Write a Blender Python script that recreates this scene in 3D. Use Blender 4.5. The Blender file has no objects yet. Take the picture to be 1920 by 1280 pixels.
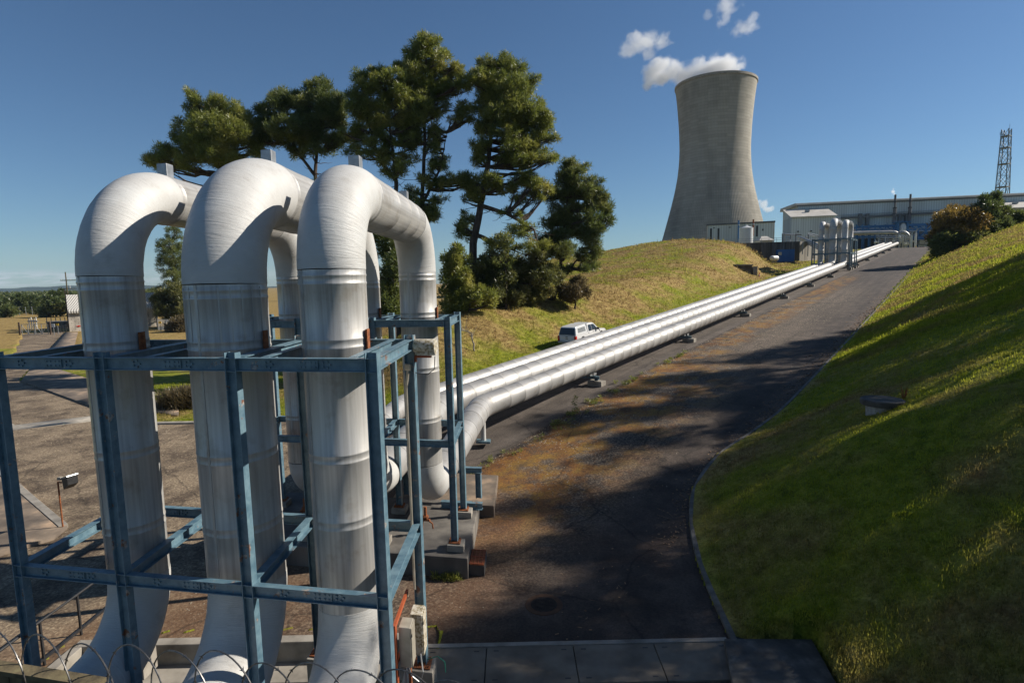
import bpy, math, random
import numpy as np
from mathutils import Vector, Matrix, Quaternion
from mathutils.geometry import delaunay_2d_cdt

# ------------------------------------------------------------------ camera, sky, sun
SC = bpy.context.scene
COL = SC.collection
R = math.radians
FPX, PITCH, ROLL = 1067.0, R(6.2), R(1.3)
cam = bpy.data.cameras.new('camera')
cam.sensor_width = 36.0
cam.lens = FPX / 1920 * 36
cam.clip_start, cam.clip_end = 0.1, 20000
CAM = bpy.data.objects.new('camera', cam)
COL.objects.link(CAM)
CM = (Matrix.Rotation(R(90) - PITCH, 4, 'X') @ Matrix.Rotation(-ROLL, 4, 'Z'))
CAM.matrix_world = CM
SC.camera = CAM

SUN_YAW, SUN_EL = R(79), R(33)
SUN_DIR = Vector((math.sin(SUN_YAW) * math.cos(SUN_EL), math.cos(SUN_YAW) * math.cos(SUN_EL), math.sin(SUN_EL)))
w = bpy.data.worlds.new('World')
SC.world = w
w.use_nodes = True
wn = w.node_tree.nodes
wl = w.node_tree.links
bg = wn['Background']
sky = wn.new('ShaderNodeTexSky')
sky.sky_type = 'NISHITA'
sky.sun_disc = False
sky.sun_elevation = SUN_EL
sky.sun_rotation = SUN_YAW
sky.altitude = 300
sky.air_density = 1.0
sky.dust_density = 0.3
sky.ozone_density = 3.0
bg.inputs['Strength'].default_value = 0.060
tint = wn.new('ShaderNodeMix'); tint.data_type = 'RGBA'; tint.blend_type = 'MULTIPLY'
tint.inputs[0].default_value = 1.0
tint.inputs[7].default_value = (0.67, 0.84, 0.975, 1)
wl.new(sky.outputs[0], tint.inputs[6])
# a low bank of cloud on the left horizon
tcw = wn.new('ShaderNodeTexCoord').outputs['Generated']
mpw = wn.new('ShaderNodeMapping'); mpw.inputs['Scale'].default_value = (9, 9, 55)
wl.new(tcw, mpw.inputs[0])
nzw = wn.new('ShaderNodeTexNoise'); nzw.inputs['Scale'].default_value = 2.2; nzw.inputs['Detail'].default_value = 7; nzw.inputs['Roughness'].default_value = 0.6
wl.new(mpw.outputs[0], nzw.inputs['Vector'])
spw = wn.new('ShaderNodeSeparateXYZ'); wl.new(tcw, spw.inputs[0])
def wmr(v, a, b, c=0.0, d=1.0):
    k = wn.new('ShaderNodeMapRange'); k.interpolation_type = 'SMOOTHSTEP'
    wl.new(v, k.inputs[0])
    for i, q in enumerate((a, b, c, d)): k.inputs[i + 1].default_value = q
    return k.outputs[0]
def wmul(a, b):
    k = wn.new('ShaderNodeMath'); k.operation = 'MULTIPLY'
    for i, q in enumerate((a, b)):
        if hasattr(q, 'is_output'): wl.new(q, k.inputs[i])
        else: k.inputs[i].default_value = q
    return k.outputs[0]
cl = wmul(wmul(wmr(nzw.outputs['Fac'], 0.42, 0.60), wmul(wmr(spw.outputs['Z'], 0.003, 0.010), wmr(spw.outputs['Z'], 0.030, 0.019))), wmr(spw.outputs['X'], -0.30, -0.52))
cmx = wn.new('ShaderNodeMix'); cmx.data_type = 'RGBA'
wl.new(wmul(cl, 0.6), cmx.inputs[0]); wl.new(tint.outputs[2], cmx.inputs[6])
cmx.inputs[7].default_value = (7.4, 7.6, 8.0, 1)
wl.new(cmx.outputs[2], bg.inputs['Color'])
sun = bpy.data.lights.new('sun', 'SUN')
sun.energy = 5.0
sun.angle = R(0.5)
sun.color = (1.0, 0.93, 0.82)
SUN = bpy.data.objects.new('sun', sun)
COL.objects.link(SUN)
SUN.rotation_mode = 'QUATERNION'
SUN.rotation_quaternion = SUN_DIR.to_track_quat('Z', 'Y')
SUN.location = SUN_DIR * 200
vs = SC.view_settings
vs.view_transform = 'Standard'
vs.look = 'None'
vs.exposure = 0.5
vs.gamma = 1.0
SC.cycles.volume_bounces = 3
SC.cycles.max_bounces = 8

# ------------------------------------------------------------------ helpers
CMI = CM.inverted()

def ray(px, py):
    return (CM.to_3x3() @ Vector(((px - 960) / FPX, -(py - 640) / FPX, -1.0)))

def P(px, py, d):
    "point at camera depth d behind a pixel of the 1920 px photograph"
    return ray(px, py) * d

def G(px, py, z=-8.75):
    r_ = ray(px, py)
    k = z / r_.z
    return Vector((r_.x * k, r_.y * k, z))

class MB:
    def __init__(s):
        s.v, s.f, s.uv = [], [], []
    def add(s, vs, fs, uvs=None):
        o = len(s.v)
        s.v.extend([tuple(v) for v in vs])
        for i, f in enumerate(fs):
            s.f.append(tuple(o + k for k in f))
            s.uv.append(uvs[i] if uvs else None)
        return s
    def box(s, c, size, ax=None):
        c = Vector(c)
        if ax is None:
            ax = (Vector((1, 0, 0)), Vector((0, 1, 0)), Vector((0, 0, 1)))
        hx, hy, hz = (ax[i] * (size[i] / 2) for i in range(3))
        vs = [c + hx * a + hy * b + hz * e for e in (-1, 1) for b in (-1, 1) for a in (-1, 1)]
        s.add(vs, [(0, 2, 3, 1), (4, 5, 7, 6), (0, 1, 5, 4), (2, 6, 7, 3), (0, 4, 6, 2), (1, 3, 7, 5)])
        return s
    def bbox(s, x0, x1, y0, y1, z0, z1):
        return s.box(((x0 + x1) / 2, (y0 + y1) / 2, (z0 + z1) / 2), (abs(x1 - x0), abs(y1 - y0), abs(z1 - z0)))
    def bar(s, a, b, wd, ht, side=None):
        "rectangular bar from a to b; side = direction of its width"
        a, b = Vector(a), Vector(b)
        d = b - a
        L = d.length
        d.normalize()
        if side is None:
            side = d.cross(Vector((0, 0, 1)))
            if side.length < 1e-3:
                side = Vector((1, 0, 0))
        side = Vector(side)
        side = (side - d * side.dot(d)).normalized()
        up = side.cross(d).normalized()
        s.box((a + b) / 2, (wd, L, ht), (side, d, up))
        return s
    def ibeam(s, a, b, n, h=0.21, wd=0.2, tf=0.014, tw=0.01):
        "I section from a to b, n = direction from flange to flange"
        a, b = Vector(a), Vector(b)
        d = (b - a).normalized()
        n = Vector(n)
        n = (n - d * n.dot(d)).normalized()
        sd = d.cross(n).normalized()
        L = (b - a).length
        c = (a + b) / 2
        for k in (-1, 1):
            s.box(c + n * k * (h / 2 - tf / 2), (wd, L, tf), (sd, d, n))
        s.box(c, (tw, L, h - 2 * tf - 0.0005), (sd, d, n))
        return s
    def tube(s, pts, rad, seg=12, caps=True, v0=0.0, closed=False):
        pts = [Vector(p) for p in pts]
        n = len(pts)
        rs = [rad] * n if isinstance(rad, (int, float)) else list(rad)
        ts = []
        for i in range(n):
            if closed:
                t = pts[(i + 1) % n] - pts[i - 1]
            else:
                t = pts[min(i + 1, n - 1)] - pts[max(i - 1, 0)]
            if t.length < 1e-9:
                t = Vector((0, 0, 1))
            ts.append(t.normalized())
        t0 = ts[0]
        ref = Vector((0, 0, 1)) if abs(t0.z) < 0.9 else Vector((1, 0, 0))
        x = (ref - t0 * ref.dot(t0)).normalized()
        base = len(s.v)
        vv = v0
        vlist = []
        for i in range(n):
            if i:
                q = ts[i - 1].rotation_difference(ts[i])
                x = (q @ x)
                x = (x - ts[i] * x.dot(ts[i])).normalized()
                vv += (pts[i] - pts[i - 1]).length
            vlist.append(vv)
            y = ts[i].cross(x)
            for k in range(seg):
                a = 2 * math.pi * k / seg
                p = pts[i] + (x * math.cos(a) + y * math.sin(a)) * rs[i]
                s.v.append(tuple(p))
        rng = n if closed else n - 1
        for i in range(rng):
            j = (i + 1) % n
            for k in range(seg):
                k2 = (k + 1) % seg
                s.f.append((base + i * seg + k, base + i * seg + k2, base + j * seg + k2, base + j * seg + k))
                va, vb = vlist[i], vlist[j] if j else vlist[i] + 0.1
                s.uv.append(((k / seg, va), ((k + 1) / seg, va), ((k + 1) / seg, vb), (k / seg, vb)))
        if caps and not closed:
            s.f.append(tuple(base + k for k in reversed(range(seg))))
            s.uv.append(None)
            s.f.append(tuple(base + (n - 1) * seg + k for k in range(seg)))
            s.uv.append(None)
        return s
    def cyl(s, a, b, r0, r1=None, seg=16, caps=True):
        return s.tube([a, b], [r0, r0 if r1 is None else r1], seg, caps)
    def lathe(s, c, prof, seg=24, axis=None, caps=False):
        "profile of (radius, height) round the axis through c"
        c = Vector(c)
        ax = Vector(axis).normalized() if axis else Vector((0, 0, 1))
        ref = Vector((1, 0, 0)) if abs(ax.x) < 0.9 else Vector((0, 1, 0))
        x = (ref - ax * ref.dot(ax)).normalized()
        y = ax.cross(x)
        base = len(s.v)
        for r_, h in prof:
            for k in range(seg):
                a = 2 * math.pi * k / seg
                s.v.append(tuple(c + ax * h + (x * math.cos(a) + y * math.sin(a)) * r_))
        for i in range(len(prof) - 1):
            for k in range(seg):
                k2 = (k + 1) % seg
                s.f.append((base + i * seg + k, base + i * seg + k2, base + (i + 1) * seg + k2, base + (i + 1) * seg + k))
                s.uv.append(((k / seg, prof[i][1]), ((k + 1) / seg, prof[i][1]), ((k + 1) / seg, prof[i + 1][1]), (k / seg, prof[i + 1][1])))
        if caps:
            s.f.append(tuple(base + k for k in reversed(range(seg)))); s.uv.append(None)
            e = base + (len(prof) - 1) * seg
            s.f.append(tuple(e + k for k in range(seg))); s.uv.append(None)
        return s
    def prism(s, poly, vec):
        "closed polygon of 3-D points pushed along vec"
        poly = [Vector(p) for p in poly]
        vec = Vector(vec)
        n = len(poly)
        nor = Vector((0, 0, 0))
        for i in range(n):
            nor += poly[i].cross(poly[(i + 1) % n])
        if nor.dot(vec) > 0:
            poly.reverse()
        vs = poly + [p + vec for p in poly]
        fs = [tuple(range(n)), tuple(reversed(range(n, 2 * n)))]
        for i in range(n):
            j = (i + 1) % n
            fs.append((j, i, n + i, n + j))
        s.add(vs, fs)
        return s

def mesh_np(name, verts, faces):
    "verts (N,3) array, faces (M,k) array"
    me = bpy.data.meshes.new(name)
    verts = np.asarray(verts, dtype=np.float32)
    faces = np.asarray(faces, dtype=np.int32)
    k = faces.shape[1]
    me.vertices.add(len(verts))
    me.vertices.foreach_set('co', verts.ravel())
    me.loops.add(faces.size)
    me.loops.foreach_set('vertex_index', faces.ravel())
    me.polygons.add(len(faces))
    me.polygons.foreach_set('loop_start', np.arange(0, faces.size, k, dtype=np.int32))
    me.polygons.foreach_set('loop_total', np.full(len(faces), k, dtype=np.int32))
    me.update(calc_edges=True)
    return me

def tag(o, label=None, cat=None, group=None, kind=None):
    if label: o['label'] = label
    if cat: o['category'] = cat
    if group: o['group'] = group
    if kind: o['kind'] = kind
    return o

def link(name, me, m, parent=None, smooth=False, sharp=None):
    o = bpy.data.objects.new(name, me)
    COL.objects.link(o)
    if m is not None:
        for mm in (m if isinstance(m, (list, tuple)) else [m]):
            me.materials.append(mm)
    if smooth:
        me.polygons.foreach_set('use_smooth', [True] * len(me.polygons))
        if sharp:
            me.set_sharp_from_angle(angle=R(sharp))
    if parent is not None:
        o.parent = parent
        o.matrix_parent_inverse = Matrix.Translation(-root_loc(parent))
    return o

def root_loc(o):
    l = Vector((0, 0, 0))
    if o.type == 'EMPTY':
        l = o.location.copy()
    return l

def obj(name, mb, m, parent=None, smooth=False, sharp=35, bevel=0.0):
    me = bpy.data.meshes.new(name)
    me.from_pydata(mb.v, [], mb.f)
    if any(u is not None for u in mb.uv):
        lay = me.uv_layers.new(name='UVMap')
        i = 0
        dat = np.zeros(len(me.loops) * 2, dtype=np.float32)
        for f, u in zip(mb.f, mb.uv):
            if u is not None:
                for k, q in enumerate(u):
                    dat[(i + k) * 2] = q[0]
                    dat[(i + k) * 2 + 1] = q[1]
            i += len(f)
        lay.data.foreach_set('uv', dat)
    o = link(name, me, m, parent, smooth, sharp)
    if bevel:
        b = o.modifiers.new('bevel', 'BEVEL')
        b.width = bevel
        b.segments = 2
        b.limit_method = 'ANGLE'
    return o

def thing(name, loc, label, cat, group=None, kind=None):
    o = bpy.data.objects.new(name, None)
    o.empty_display_size = 0.3
    COL.objects.link(o)
    o.location = loc
    tag(o, label, cat, group, kind)
    return o

def dup(root, loc=None, rotz=None, scale=None, label=None, group=None):
    r = root.copy(); COL.objects.link(r)
    if loc is not None: r.location = loc
    if rotz is not None: r.rotation_euler = (0, 0, rotz)
    if scale is not None: r.scale = scale
    if label: r['label'] = label
    if group: r['group'] = group
    for ch in list(root.children):
        c = ch.copy(); COL.objects.link(c); c.parent = r
        for g in list(ch.children):
            d = g.copy(); COL.objects.link(d); d.parent = c
    return r

# ------------------------------------------------------------------ materials
def new_mat(name):
    m = bpy.data.materials.new(name)
    m.use_nodes = True
    nt = m.node_tree
    return m, nt.nodes, nt.links, nt.nodes['Principled BSDF']

def ramp(nodes, stops, interp='LINEAR'):
    r = nodes.new('ShaderNodeValToRGB')
    r.color_ramp.interpolation = interp
    el = r.color_ramp.elements
    while len(el) < len(stops):
        el.new(0.5)
    for e, (p, c) in zip(el, stops):
        e.position = p
        e.color = (c[0], c[1], c[2], 1) if not isinstance(c, (int, float)) else (c, c, c, 1)
    return r

def mix(nodes, links, fac, a, b, mode='MIX'):
    n = nodes.new('ShaderNodeMix')
    n.data_type = 'RGBA'
    n.blend_type = mode
    for sock, val in ((n.inputs[0], fac), (n.inputs[6], a), (n.inputs[7], b)):
        if hasattr(val, 'is_output'):
            links.new(val, sock)
        elif isinstance(val, (int, float)):
            sock.default_value = val if sock.type == 'VALUE' else (val, val, val, 1)
        else:
            sock.default_value = (val[0], val[1], val[2], 1)
    return n.outputs[2]

def coords(nodes, links, kind='Object', scale=(1, 1, 1)):
    if kind == 'World':
        t = nodes.new('ShaderNodeNewGeometry').outputs['Position']
    else:
        t = nodes.new('ShaderNodeTexCoord').outputs[kind]
    mp = nodes.new('ShaderNodeMapping')
    mp.inputs['Scale'].default_value = scale
    links.new(t, mp.inputs[0])
    return mp.outputs[0]

def noise(nodes, links, vec, scale, detail=4, rough=0.55, dist=0.0):
    n = nodes.new('ShaderNodeTexNoise')
    n.inputs['Scale'].default_value = scale
    n.inputs['Detail'].default_value = detail
    n.inputs['Roughness'].default_value = rough
    n.inputs['Distortion'].default_value = dist
    links.new(vec, n.inputs['Vector'])
    return n.outputs['Fac']

def bump(nodes, links, bsdf, height, strength, dist=0.02):
    b = nodes.new('ShaderNodeBump')
    b.inputs['Strength'].default_value = strength
    b.inputs['Distance'].default_value = dist
    links.new(height, b.inputs['Height'])
    links.new(b.outputs[0], bsdf.inputs['Normal'])

def simple(name, stops, scale=3.0, rough=0.6, metal=0.0, bumps=0.0, kind='Object', sc=(1, 1, 1), detail=5, bdist=0.01, spec=0.5, rough2=None):
    m, n, l, b = new_mat(name)
    v = coords(n, l, kind, sc)
    f = noise(n, l, v, scale, detail)
    r = ramp(n, stops)
    l.new(f, r.inputs[0])
    l.new(r.outputs[0], b.inputs['Base Color'])
    b.inputs['Roughness'].default_value = rough
    if rough2 is not None:
        rr = ramp(n, [(0.3, rough), (0.7, rough2)])
        l.new(f, rr.inputs[0])
        l.new(rr.outputs[0], b.inputs['Roughness'])
    b.inputs['Metallic'].default_value = metal
    b.inputs['Specular IOR Level'].default_value = spec
    if bumps:
        f2 = noise(n, l, v, scale * 4, 5)
        bump(n, l, b, f2, bumps, bdist)
    return m

def scaled(c, k):
    return tuple(x * k for x in c)

def m_cladding(name, streak_u, light=(0.53, 0.515, 0.49), dark=(0.36, 0.345, 0.325), metal=0.35, rough=0.38, joints=0):
    "weathered aluminium sheet: streaks along the pipe, blotches, faint scratches"
    m, n, l, b = new_mat(name)
    v1 = coords(n, l, 'UV', (streak_u, 0.12, 1))
    f1 = noise(n, l, v1, 1.0, 6, 0.65)
    v2 = coords(n, l, 'UV', (streak_u * 0.35, 0.5, 1))
    f2 = noise(n, l, v2, 1.0, 4, 0.6, 0.6)
    v3 = coords(n, l, 'World', (1, 1, 1))
    f3 = noise(n, l, v3, 2.2, 5, 0.6)
    r1 = ramp(n, [(0.36, dark), (0.50, scaled(light, 0.86)), (0.66, light)])
    l.new(f1, r1.inputs[0])
    r2 = ramp(n, [(0.30, 0.80), (0.55, 1.0)])
    l.new(f2, r2.inputs[0])
    c = mix(n, l, 1.0, r1.outputs[0], r2.outputs[0], 'MULTIPLY')
    r3 = ramp(n, [(0.28, (0.66, 0.58, 0.48)), (0.45, 1.0)])
    l.new(f3, r3.inputs[0])
    c = mix(n, l, 0.6, c, r3.outputs[0], 'MULTIPLY')
    if joints:
        sp = n.new('ShaderNodeSeparateXYZ')
        l.new(n.new('ShaderNodeTexCoord').outputs['UV'], sp.inputs[0])
        pp = n.new('ShaderNodeMath'); pp.operation = 'PINGPONG'; pp.inputs[1].default_value = joints / 2
        l.new(sp.outputs[1], pp.inputs[0])
        jr = ramp(n, [(0.010, 0.66), (0.028, 0.82), (0.045, 1.0)])
        l.new(pp.outputs[0], jr.inputs[0])
        c = mix(n, l, 1.0, c, jr.outputs[0], 'MULTIPLY')
        # every sheet has its own tone
        fl = n.new('ShaderNodeMath'); fl.operation = 'DIVIDE'; fl.inputs[1].default_value = joints
        l.new(sp.outputs[1], fl.inputs[0])
        fl2 = n.new('ShaderNodeMath'); fl2.operation = 'FLOOR'; l.new(fl.outputs[0], fl2.inputs[0])
        wn_ = n.new('ShaderNodeTexWhiteNoise'); wn_.noise_dimensions = '1D'; l.new(fl2.outputs[0], wn_.inputs['W'])
        wr_ = ramp(n, [(0.0, 0.80), (0.12, 0.92), (1.0, 1.0)]); l.new(wn_.outputs['Value'], wr_.inputs[0])
        c = mix(n, l, 1.0, c, wr_.outputs[0], 'MULTIPLY')
    l.new(c, b.inputs['Base Color'])
    b.inputs['Metallic'].default_value = metal
    rr = ramp(n, [(0.25, rough + 0.16), (0.7, rough)])
    l.new(f2, rr.inputs[0])
    l.new(rr.outputs[0], b.inputs['Roughness'])
    vb = coords(n, l, 'UV', (6, 2.5, 1))
    fb = noise(n, l, vb, 1.0, 4, 0.6)
    bump(n, l, b, fb, 0.10, 0.03)
    return m

def m_lagging(name):
    "painted cloth wrapped round the bends: rings, creases, small stains"
    m, n, l, b = new_mat(name)
    v1 = coords(n, l, 'UV', (4.0, 11, 1))
    f1 = noise(n, l, v1, 1.0, 7, 0.66, 1.6)
    v2 = coords(n, l, 'World')
    f2 = noise(n, l, v2, 1.6, 6, 0.65)
    f4 = noise(n, l, v2, 14, 3, 0.6)
    r2 = ramp(n, [(0.22, (0.31, 0.29, 0.26)), (0.42, (0.455, 0.445, 0.425)), (0.7, (0.51, 0.51, 0.495))])
    l.new(f2, r2.inputs[0])
    r1 = ramp(n, [(0.28, 0.72), (0.45, 1.0)])
    l.new(f1, r1.inputs[0])
    c = mix(n, l, 0.16, r2.outputs[0], r1.outputs[0], 'MULTIPLY')
    r4 = ramp(n, [(0.24, 0.45), (0.30, 1.0)])
    l.new(f4, r4.inputs[0])
    c = mix(n, l, 0.5, c, r4.outputs[0], 'MULTIPLY')
    l.new(c, b.inputs['Base Color'])
    b.inputs['Roughness'].default_value = 0.55
    bump(n, l, b, f1, 0.36, 0.05)
    return m

def m_bluepaint(name, base=(0.056, 0.118, 0.162), pale=(0.130, 0.212, 0.255)):
    m, n, l, b = new_mat(name)
    v = coords(n, l, 'World')
    f1 = noise(n, l, v, 5.0, 6, 0.65)
    r1 = ramp(n, [(0.35, base), (0.65, pale)])
    l.new(f1, r1.inputs[0])
    f2 = noise(n, l, v, 3.1, 8, 0.7)
    chip = ramp(n, [(0.61, 0.0), (0.622, 1.0)])
    l.new(f2, chip.inputs[0])
    f3 = noise(n, l, v, 9.0, 4)
    cc = ramp(n, [(0.45, (0.16, 0.06, 0.025)), (0.55, (0.30, 0.27, 0.24))])
    l.new(f3, cc.inputs[0])
    c = mix(n, l, chip.outputs[0], r1.outputs[0], cc.outputs[0])
    l.new(c, b.inputs['Base Color'])
    b.inputs['Roughness'].default_value = 0.5
    b.inputs['Specular IOR Level'].default_value = 0.8
    bump(n, l, b, f1, 0.12, 0.01)
    return m

M = {}
M['clad'] = m_cladding('aluminium_cladding', 38)
M['cladrun'] = m_cladding('aluminium_run', 3.0, light=(0.46, 0.45, 0.435), dark=(0.33, 0.32, 0.31), metal=0.30, rough=0.42, joints=1.25)
M['lag'] = m_lagging('lagging_cloth')
M['blue'] = m_bluepaint('blue_paint')
M['concrete'] = simple('concrete', [(0.25, (0.13, 0.115, 0.095)), (0.5, (0.26, 0.235, 0.20)), (0.75, (0.36, 0.33, 0.285))], 1.6, 0.9, bumps=0.35, kind='World', detail=9)
M['darkconc'] = simple('stained_concrete', [(0.25, (0.045, 0.04, 0.036)), (0.5, (0.10, 0.09, 0.08)), (0.78, (0.22, 0.20, 0.17))], 1.2, 0.92, bumps=0.35, kind='World', detail=9, sc=(1, 1, 0.35))
M['rust'] = simple('rust', [(0.3, (0.10, 0.028, 0.010)), (0.55, (0.24, 0.075, 0.022)), (0.75, (0.36, 0.14, 0.05))], 14, 0.85, bumps=0.4, kind='World')
M['orange'] = simple('red_oxide_paint', [(0.3, (0.26, 0.055, 0.018)), (0.7, (0.38, 0.085, 0.028))], 8, 0.6, kind='World')
M['steelbox'] = simple('grey_enclosure_steel', [(0.3, (0.36, 0.32, 0.25)), (0.7, (0.50, 0.46, 0.38))], 6, 0.42, metal=0.35, kind='World')
M['lichen'] = simple('lichen_stained_metal', [(0.35, (0.16, 0.12, 0.05)), (0.5, (0.40, 0.36, 0.28)), (0.7, (0.58, 0.55, 0.48))], 18, 0.75, kind='World', detail=8)
M['black'] = simple('black_paint', [(0.3, (0.012, 0.012, 0.013)), (0.7, (0.03, 0.03, 0.032))], 9, 0.5, kind='World')
M['galv'] = simple('galvanised_steel', [(0.3, (0.26, 0.27, 0.275)), (0.7, (0.42, 0.43, 0.44))], 7, 0.45, metal=0.7, kind='World')
M['wire'] = simple('razor_wire_steel', [(0.3, (0.10, 0.095, 0.09)), (0.7, (0.22, 0.21, 0.20))], 30, 0.45, metal=0.8, kind='World')
M['timber'] = simple('weathered_timber', [(0.3, (0.045, 0.035, 0.02)), (0.55, (0.12, 0.095, 0.05)), (0.75, (0.17, 0.15, 0.075))], 9, 0.9, bumps=0.5, kind='World', sc=(1, 1, 0.25))
M['white'] = simple('white_paint', [(0.3, (0.52, 0.52, 0.51)), (0.7, (0.60, 0.60, 0.59))], 4, 0.35, kind='World')
M['carwhite'] = simple('white_car_paint', [(0.3, (0.62, 0.62, 0.61)), (0.7, (0.68, 0.68, 0.67))], 2, 0.18, kind='Object')
M['glass'] = simple('dark_glass', [(0.3, (0.012, 0.014, 0.016)), (0.7, (0.02, 0.024, 0.027))], 2, 0.06, kind='Object')
M['rubber'] = simple('tyre_rubber', [(0.3, (0.012, 0.012, 0.012)), (0.7, (0.022, 0.022, 0.022))], 9, 0.8, kind='Object')
M['redlens'] = simple('red_lamp_lens', [(0.3, (0.42, 0.012, 0.010)), (0.7, (0.55, 0.02, 0.015))], 9, 0.2, kind='Object')
M['yellow'] = simple('yellow_sign', [(0.3, (0.70, 0.42, 0.02)), (0.7, (0.80, 0.50, 0.04))], 9, 0.5, kind='World')
M['conered'] = simple('orange_plastic', [(0.3, (0.65, 0.10, 0.015)), (0.7, (0.75, 0.14, 0.02))], 9, 0.5, kind='World')
M['greencable'] = simple('green_wire', [(0.3, (0.01, 0.16, 0.11)), (0.7, (0.02, 0.22, 0.15))], 9, 0.5, kind='World')
M['bark'] = simple('bark', [(0.3, (0.030, 0.020, 0.014)), (0.55, (0.085, 0.058, 0.042)), (0.78, (0.16, 0.115, 0.085))], 4, 0.95, bumps=0.8, kind='World', sc=(1, 1, 0.3), bdist=0.05)
M['contblue'] = simple('blue_container', [(0.3, (0.012, 0.085, 0.27)), (0.7, (0.02, 0.115, 0.34))], 0.8, 0.5, kind='World')
M['stblue'] = simple('blue_rack_steel', [(0.3, (0.018, 0.10, 0.24)), (0.7, (0.03, 0.14, 0.31))], 0.4, 0.5, kind='World')
M['stack'] = simple('dark_flue_steel', [(0.3, (0.07, 0.06, 0.055)), (0.7, (0.17, 0.15, 0.14))], 0.6, 0.6, kind='World')

def leafmat(name, c0, c1, c2, scale=0.35, trans=0.5):
    m, n, l, b = new_mat(name)
    v = coords(n, l, 'Object')
    f = noise(n, l, v, scale, 4, 0.6)
    f2 = noise(n, l, v, scale * 9, 2, 0.6)
    r = ramp(n, [(0.30, c0), (0.5, c1), (0.72, c2)])
    l.new(f, r.inputs[0])
    r2 = ramp(n, [(0.3, 0.6), (0.7, 1.25)])
    l.new(f2, r2.inputs[0])
    c = mix(n, l, 1.0, r.outputs[0], r2.outputs[0], 'MULTIPLY')
    l.new(c, b.inputs['Base Color'])
    b.inputs['Roughness'].default_value = 0.42
    b.inputs['Specular IOR Level'].default_value = 0.6
    t = n.new('ShaderNodeBsdfTranslucent')
    l.new(c, t.inputs[0])
    ms = n.new('ShaderNodeMixShader')
    ms.inputs[0].default_value = trans
    l.new(b.outputs[0], ms.inputs[1])
    l.new(t.outputs[0], ms.inputs[2])
    l.new(ms.outputs[0], n['Material Output'].inputs[0])
    return m

M['pine'] = leafmat('pine_needles', (0.115, 0.145, 0.030), (0.225, 0.250, 0.046), (0.40, 0.36, 0.088))
M['pine2'] = leafmat('dark_pine_needles', (0.080, 0.112, 0.030), (0.150, 0.180, 0.044), (0.26, 0.255, 0.068))
M['shrub'] = leafmat('shrub_leaves', (0.085, 0.100, 0.030), (0.165, 0.170, 0.050), (0.28, 0.245, 0.095))
M['goldbush'] = leafmat('golden_bush', (0.16, 0.105, 0.026), (0.26, 0.175, 0.040), (0.36, 0.25, 0.06))
M['farleaf'] = leafmat('far_tree_leaves', (0.060, 0.090, 0.026), (0.115, 0.145, 0.040), (0.20, 0.20, 0.062), 0.2)
M['tussock'] = leafmat('dry_tussock', (0.085, 0.065, 0.032), (0.15, 0.115, 0.055), (0.22, 0.175, 0.09), 0.8)
M['deadwood'] = simple('dead_wood', [(0.3, (0.20, 0.17, 0.14)), (0.7, (0.34, 0.30, 0.26))], 8, 0.9, kind='World')

# ------------------------------------------------------------------ the lie of the land
P0 = Vector((-2.16, 27.0, 0))
TAN = 0.785
_n = math.hypot(1, TAN)
E3 = Vector((TAN / _n, 1 / _n, 0))          # along the pipeline, uphill
N3 = Vector((1 / _n, -TAN / _n, 0))         # to the right of it
SL = 0.07
ZPAD = -8.75

def RS(t, s, z=None):
    p = P0 + E3 * t + N3 * s
    return Vector((p.x, p.y, float(zroad(p.x, p.y)) if z is None else z))

def sstep(a, b, x):
    k = np.clip((x - a) / (b - a), 0, 1)
    return k * k * (3 - 2 * k)

def ts_of(X, Y):
    X = np.asarray(X, dtype=float); Y = np.asarray(Y, dtype=float)
    dx, dy = X - P0.x, Y - P0.y
    return dx * E3.x + dy * E3.y, dx * N3.x + dy * N3.y

def zroad(X, Y):
    X = np.asarray(X, dtype=float); Y = np.asarray(Y, dtype=float)
    t, s = ts_of(X, Y)
    tx = (-400, -7, -3, 1.3, 6, 12, 18, 222, 900)
    tz = (0, 0, 0.14, 0.78, 1.42, 2.03, 2.51, 16.79, 16.79)
    h = sum(np.interp(t + o, tx, tz) for o in (-2, -1, 0, 1, 2)) / 5
    wgt = sstep(-17, -6, X - 0.13 * np.maximum(0, Y - 45))
    h = h * wgt * (1 - sstep(420, 700, Y) * 0.9)
    return ZPAD + h

KERB = [(5.0, -20), (5.03, 10), (5.08, 13), (5.35, 16), (5.85, 18.6), (6.7, 21.0), (8.6, 23.6), (11.0, 25.6)] + \
       [tuple(RS(t, s, 0)[:2]) for t, s in ((12, 11.7), (30, 11.7), (60, 11.7), (110, 11.6), (160, 11.6), (260, 11.6))]

def pdist(X, Y, poly, closed=False):
    "distance to a polyline and signed side (positive to its right)"
    X = np.asarray(X, dtype=float); Y = np.asarray(Y, dtype=float)
    best = np.full(X.shape, 1e9)
    sgn = np.ones(X.shape)
    n = len(poly)
    for i in range(n if closed else n - 1):
        ax, ay = poly[i]
        bx, by = poly[(i + 1) % n]
        dx, dy = bx - ax, by - ay
        L2 = dx * dx + dy * dy
        k = np.clip(((X - ax) * dx + (Y - ay) * dy) / L2, 0, 1)
        ex, ey = X - ax - k * dx, Y - ay - k * dy
        d = np.sqrt(ex * ex + ey * ey)
        c = dx * (Y - ay) - dy * (X - ax)
        m = d < best - 1e-9
        best = np.where(m, d, best)
        sgn = np.where(m, np.where(c < 0, 1.0, -1.0), sgn)
    return best, sgn

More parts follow.
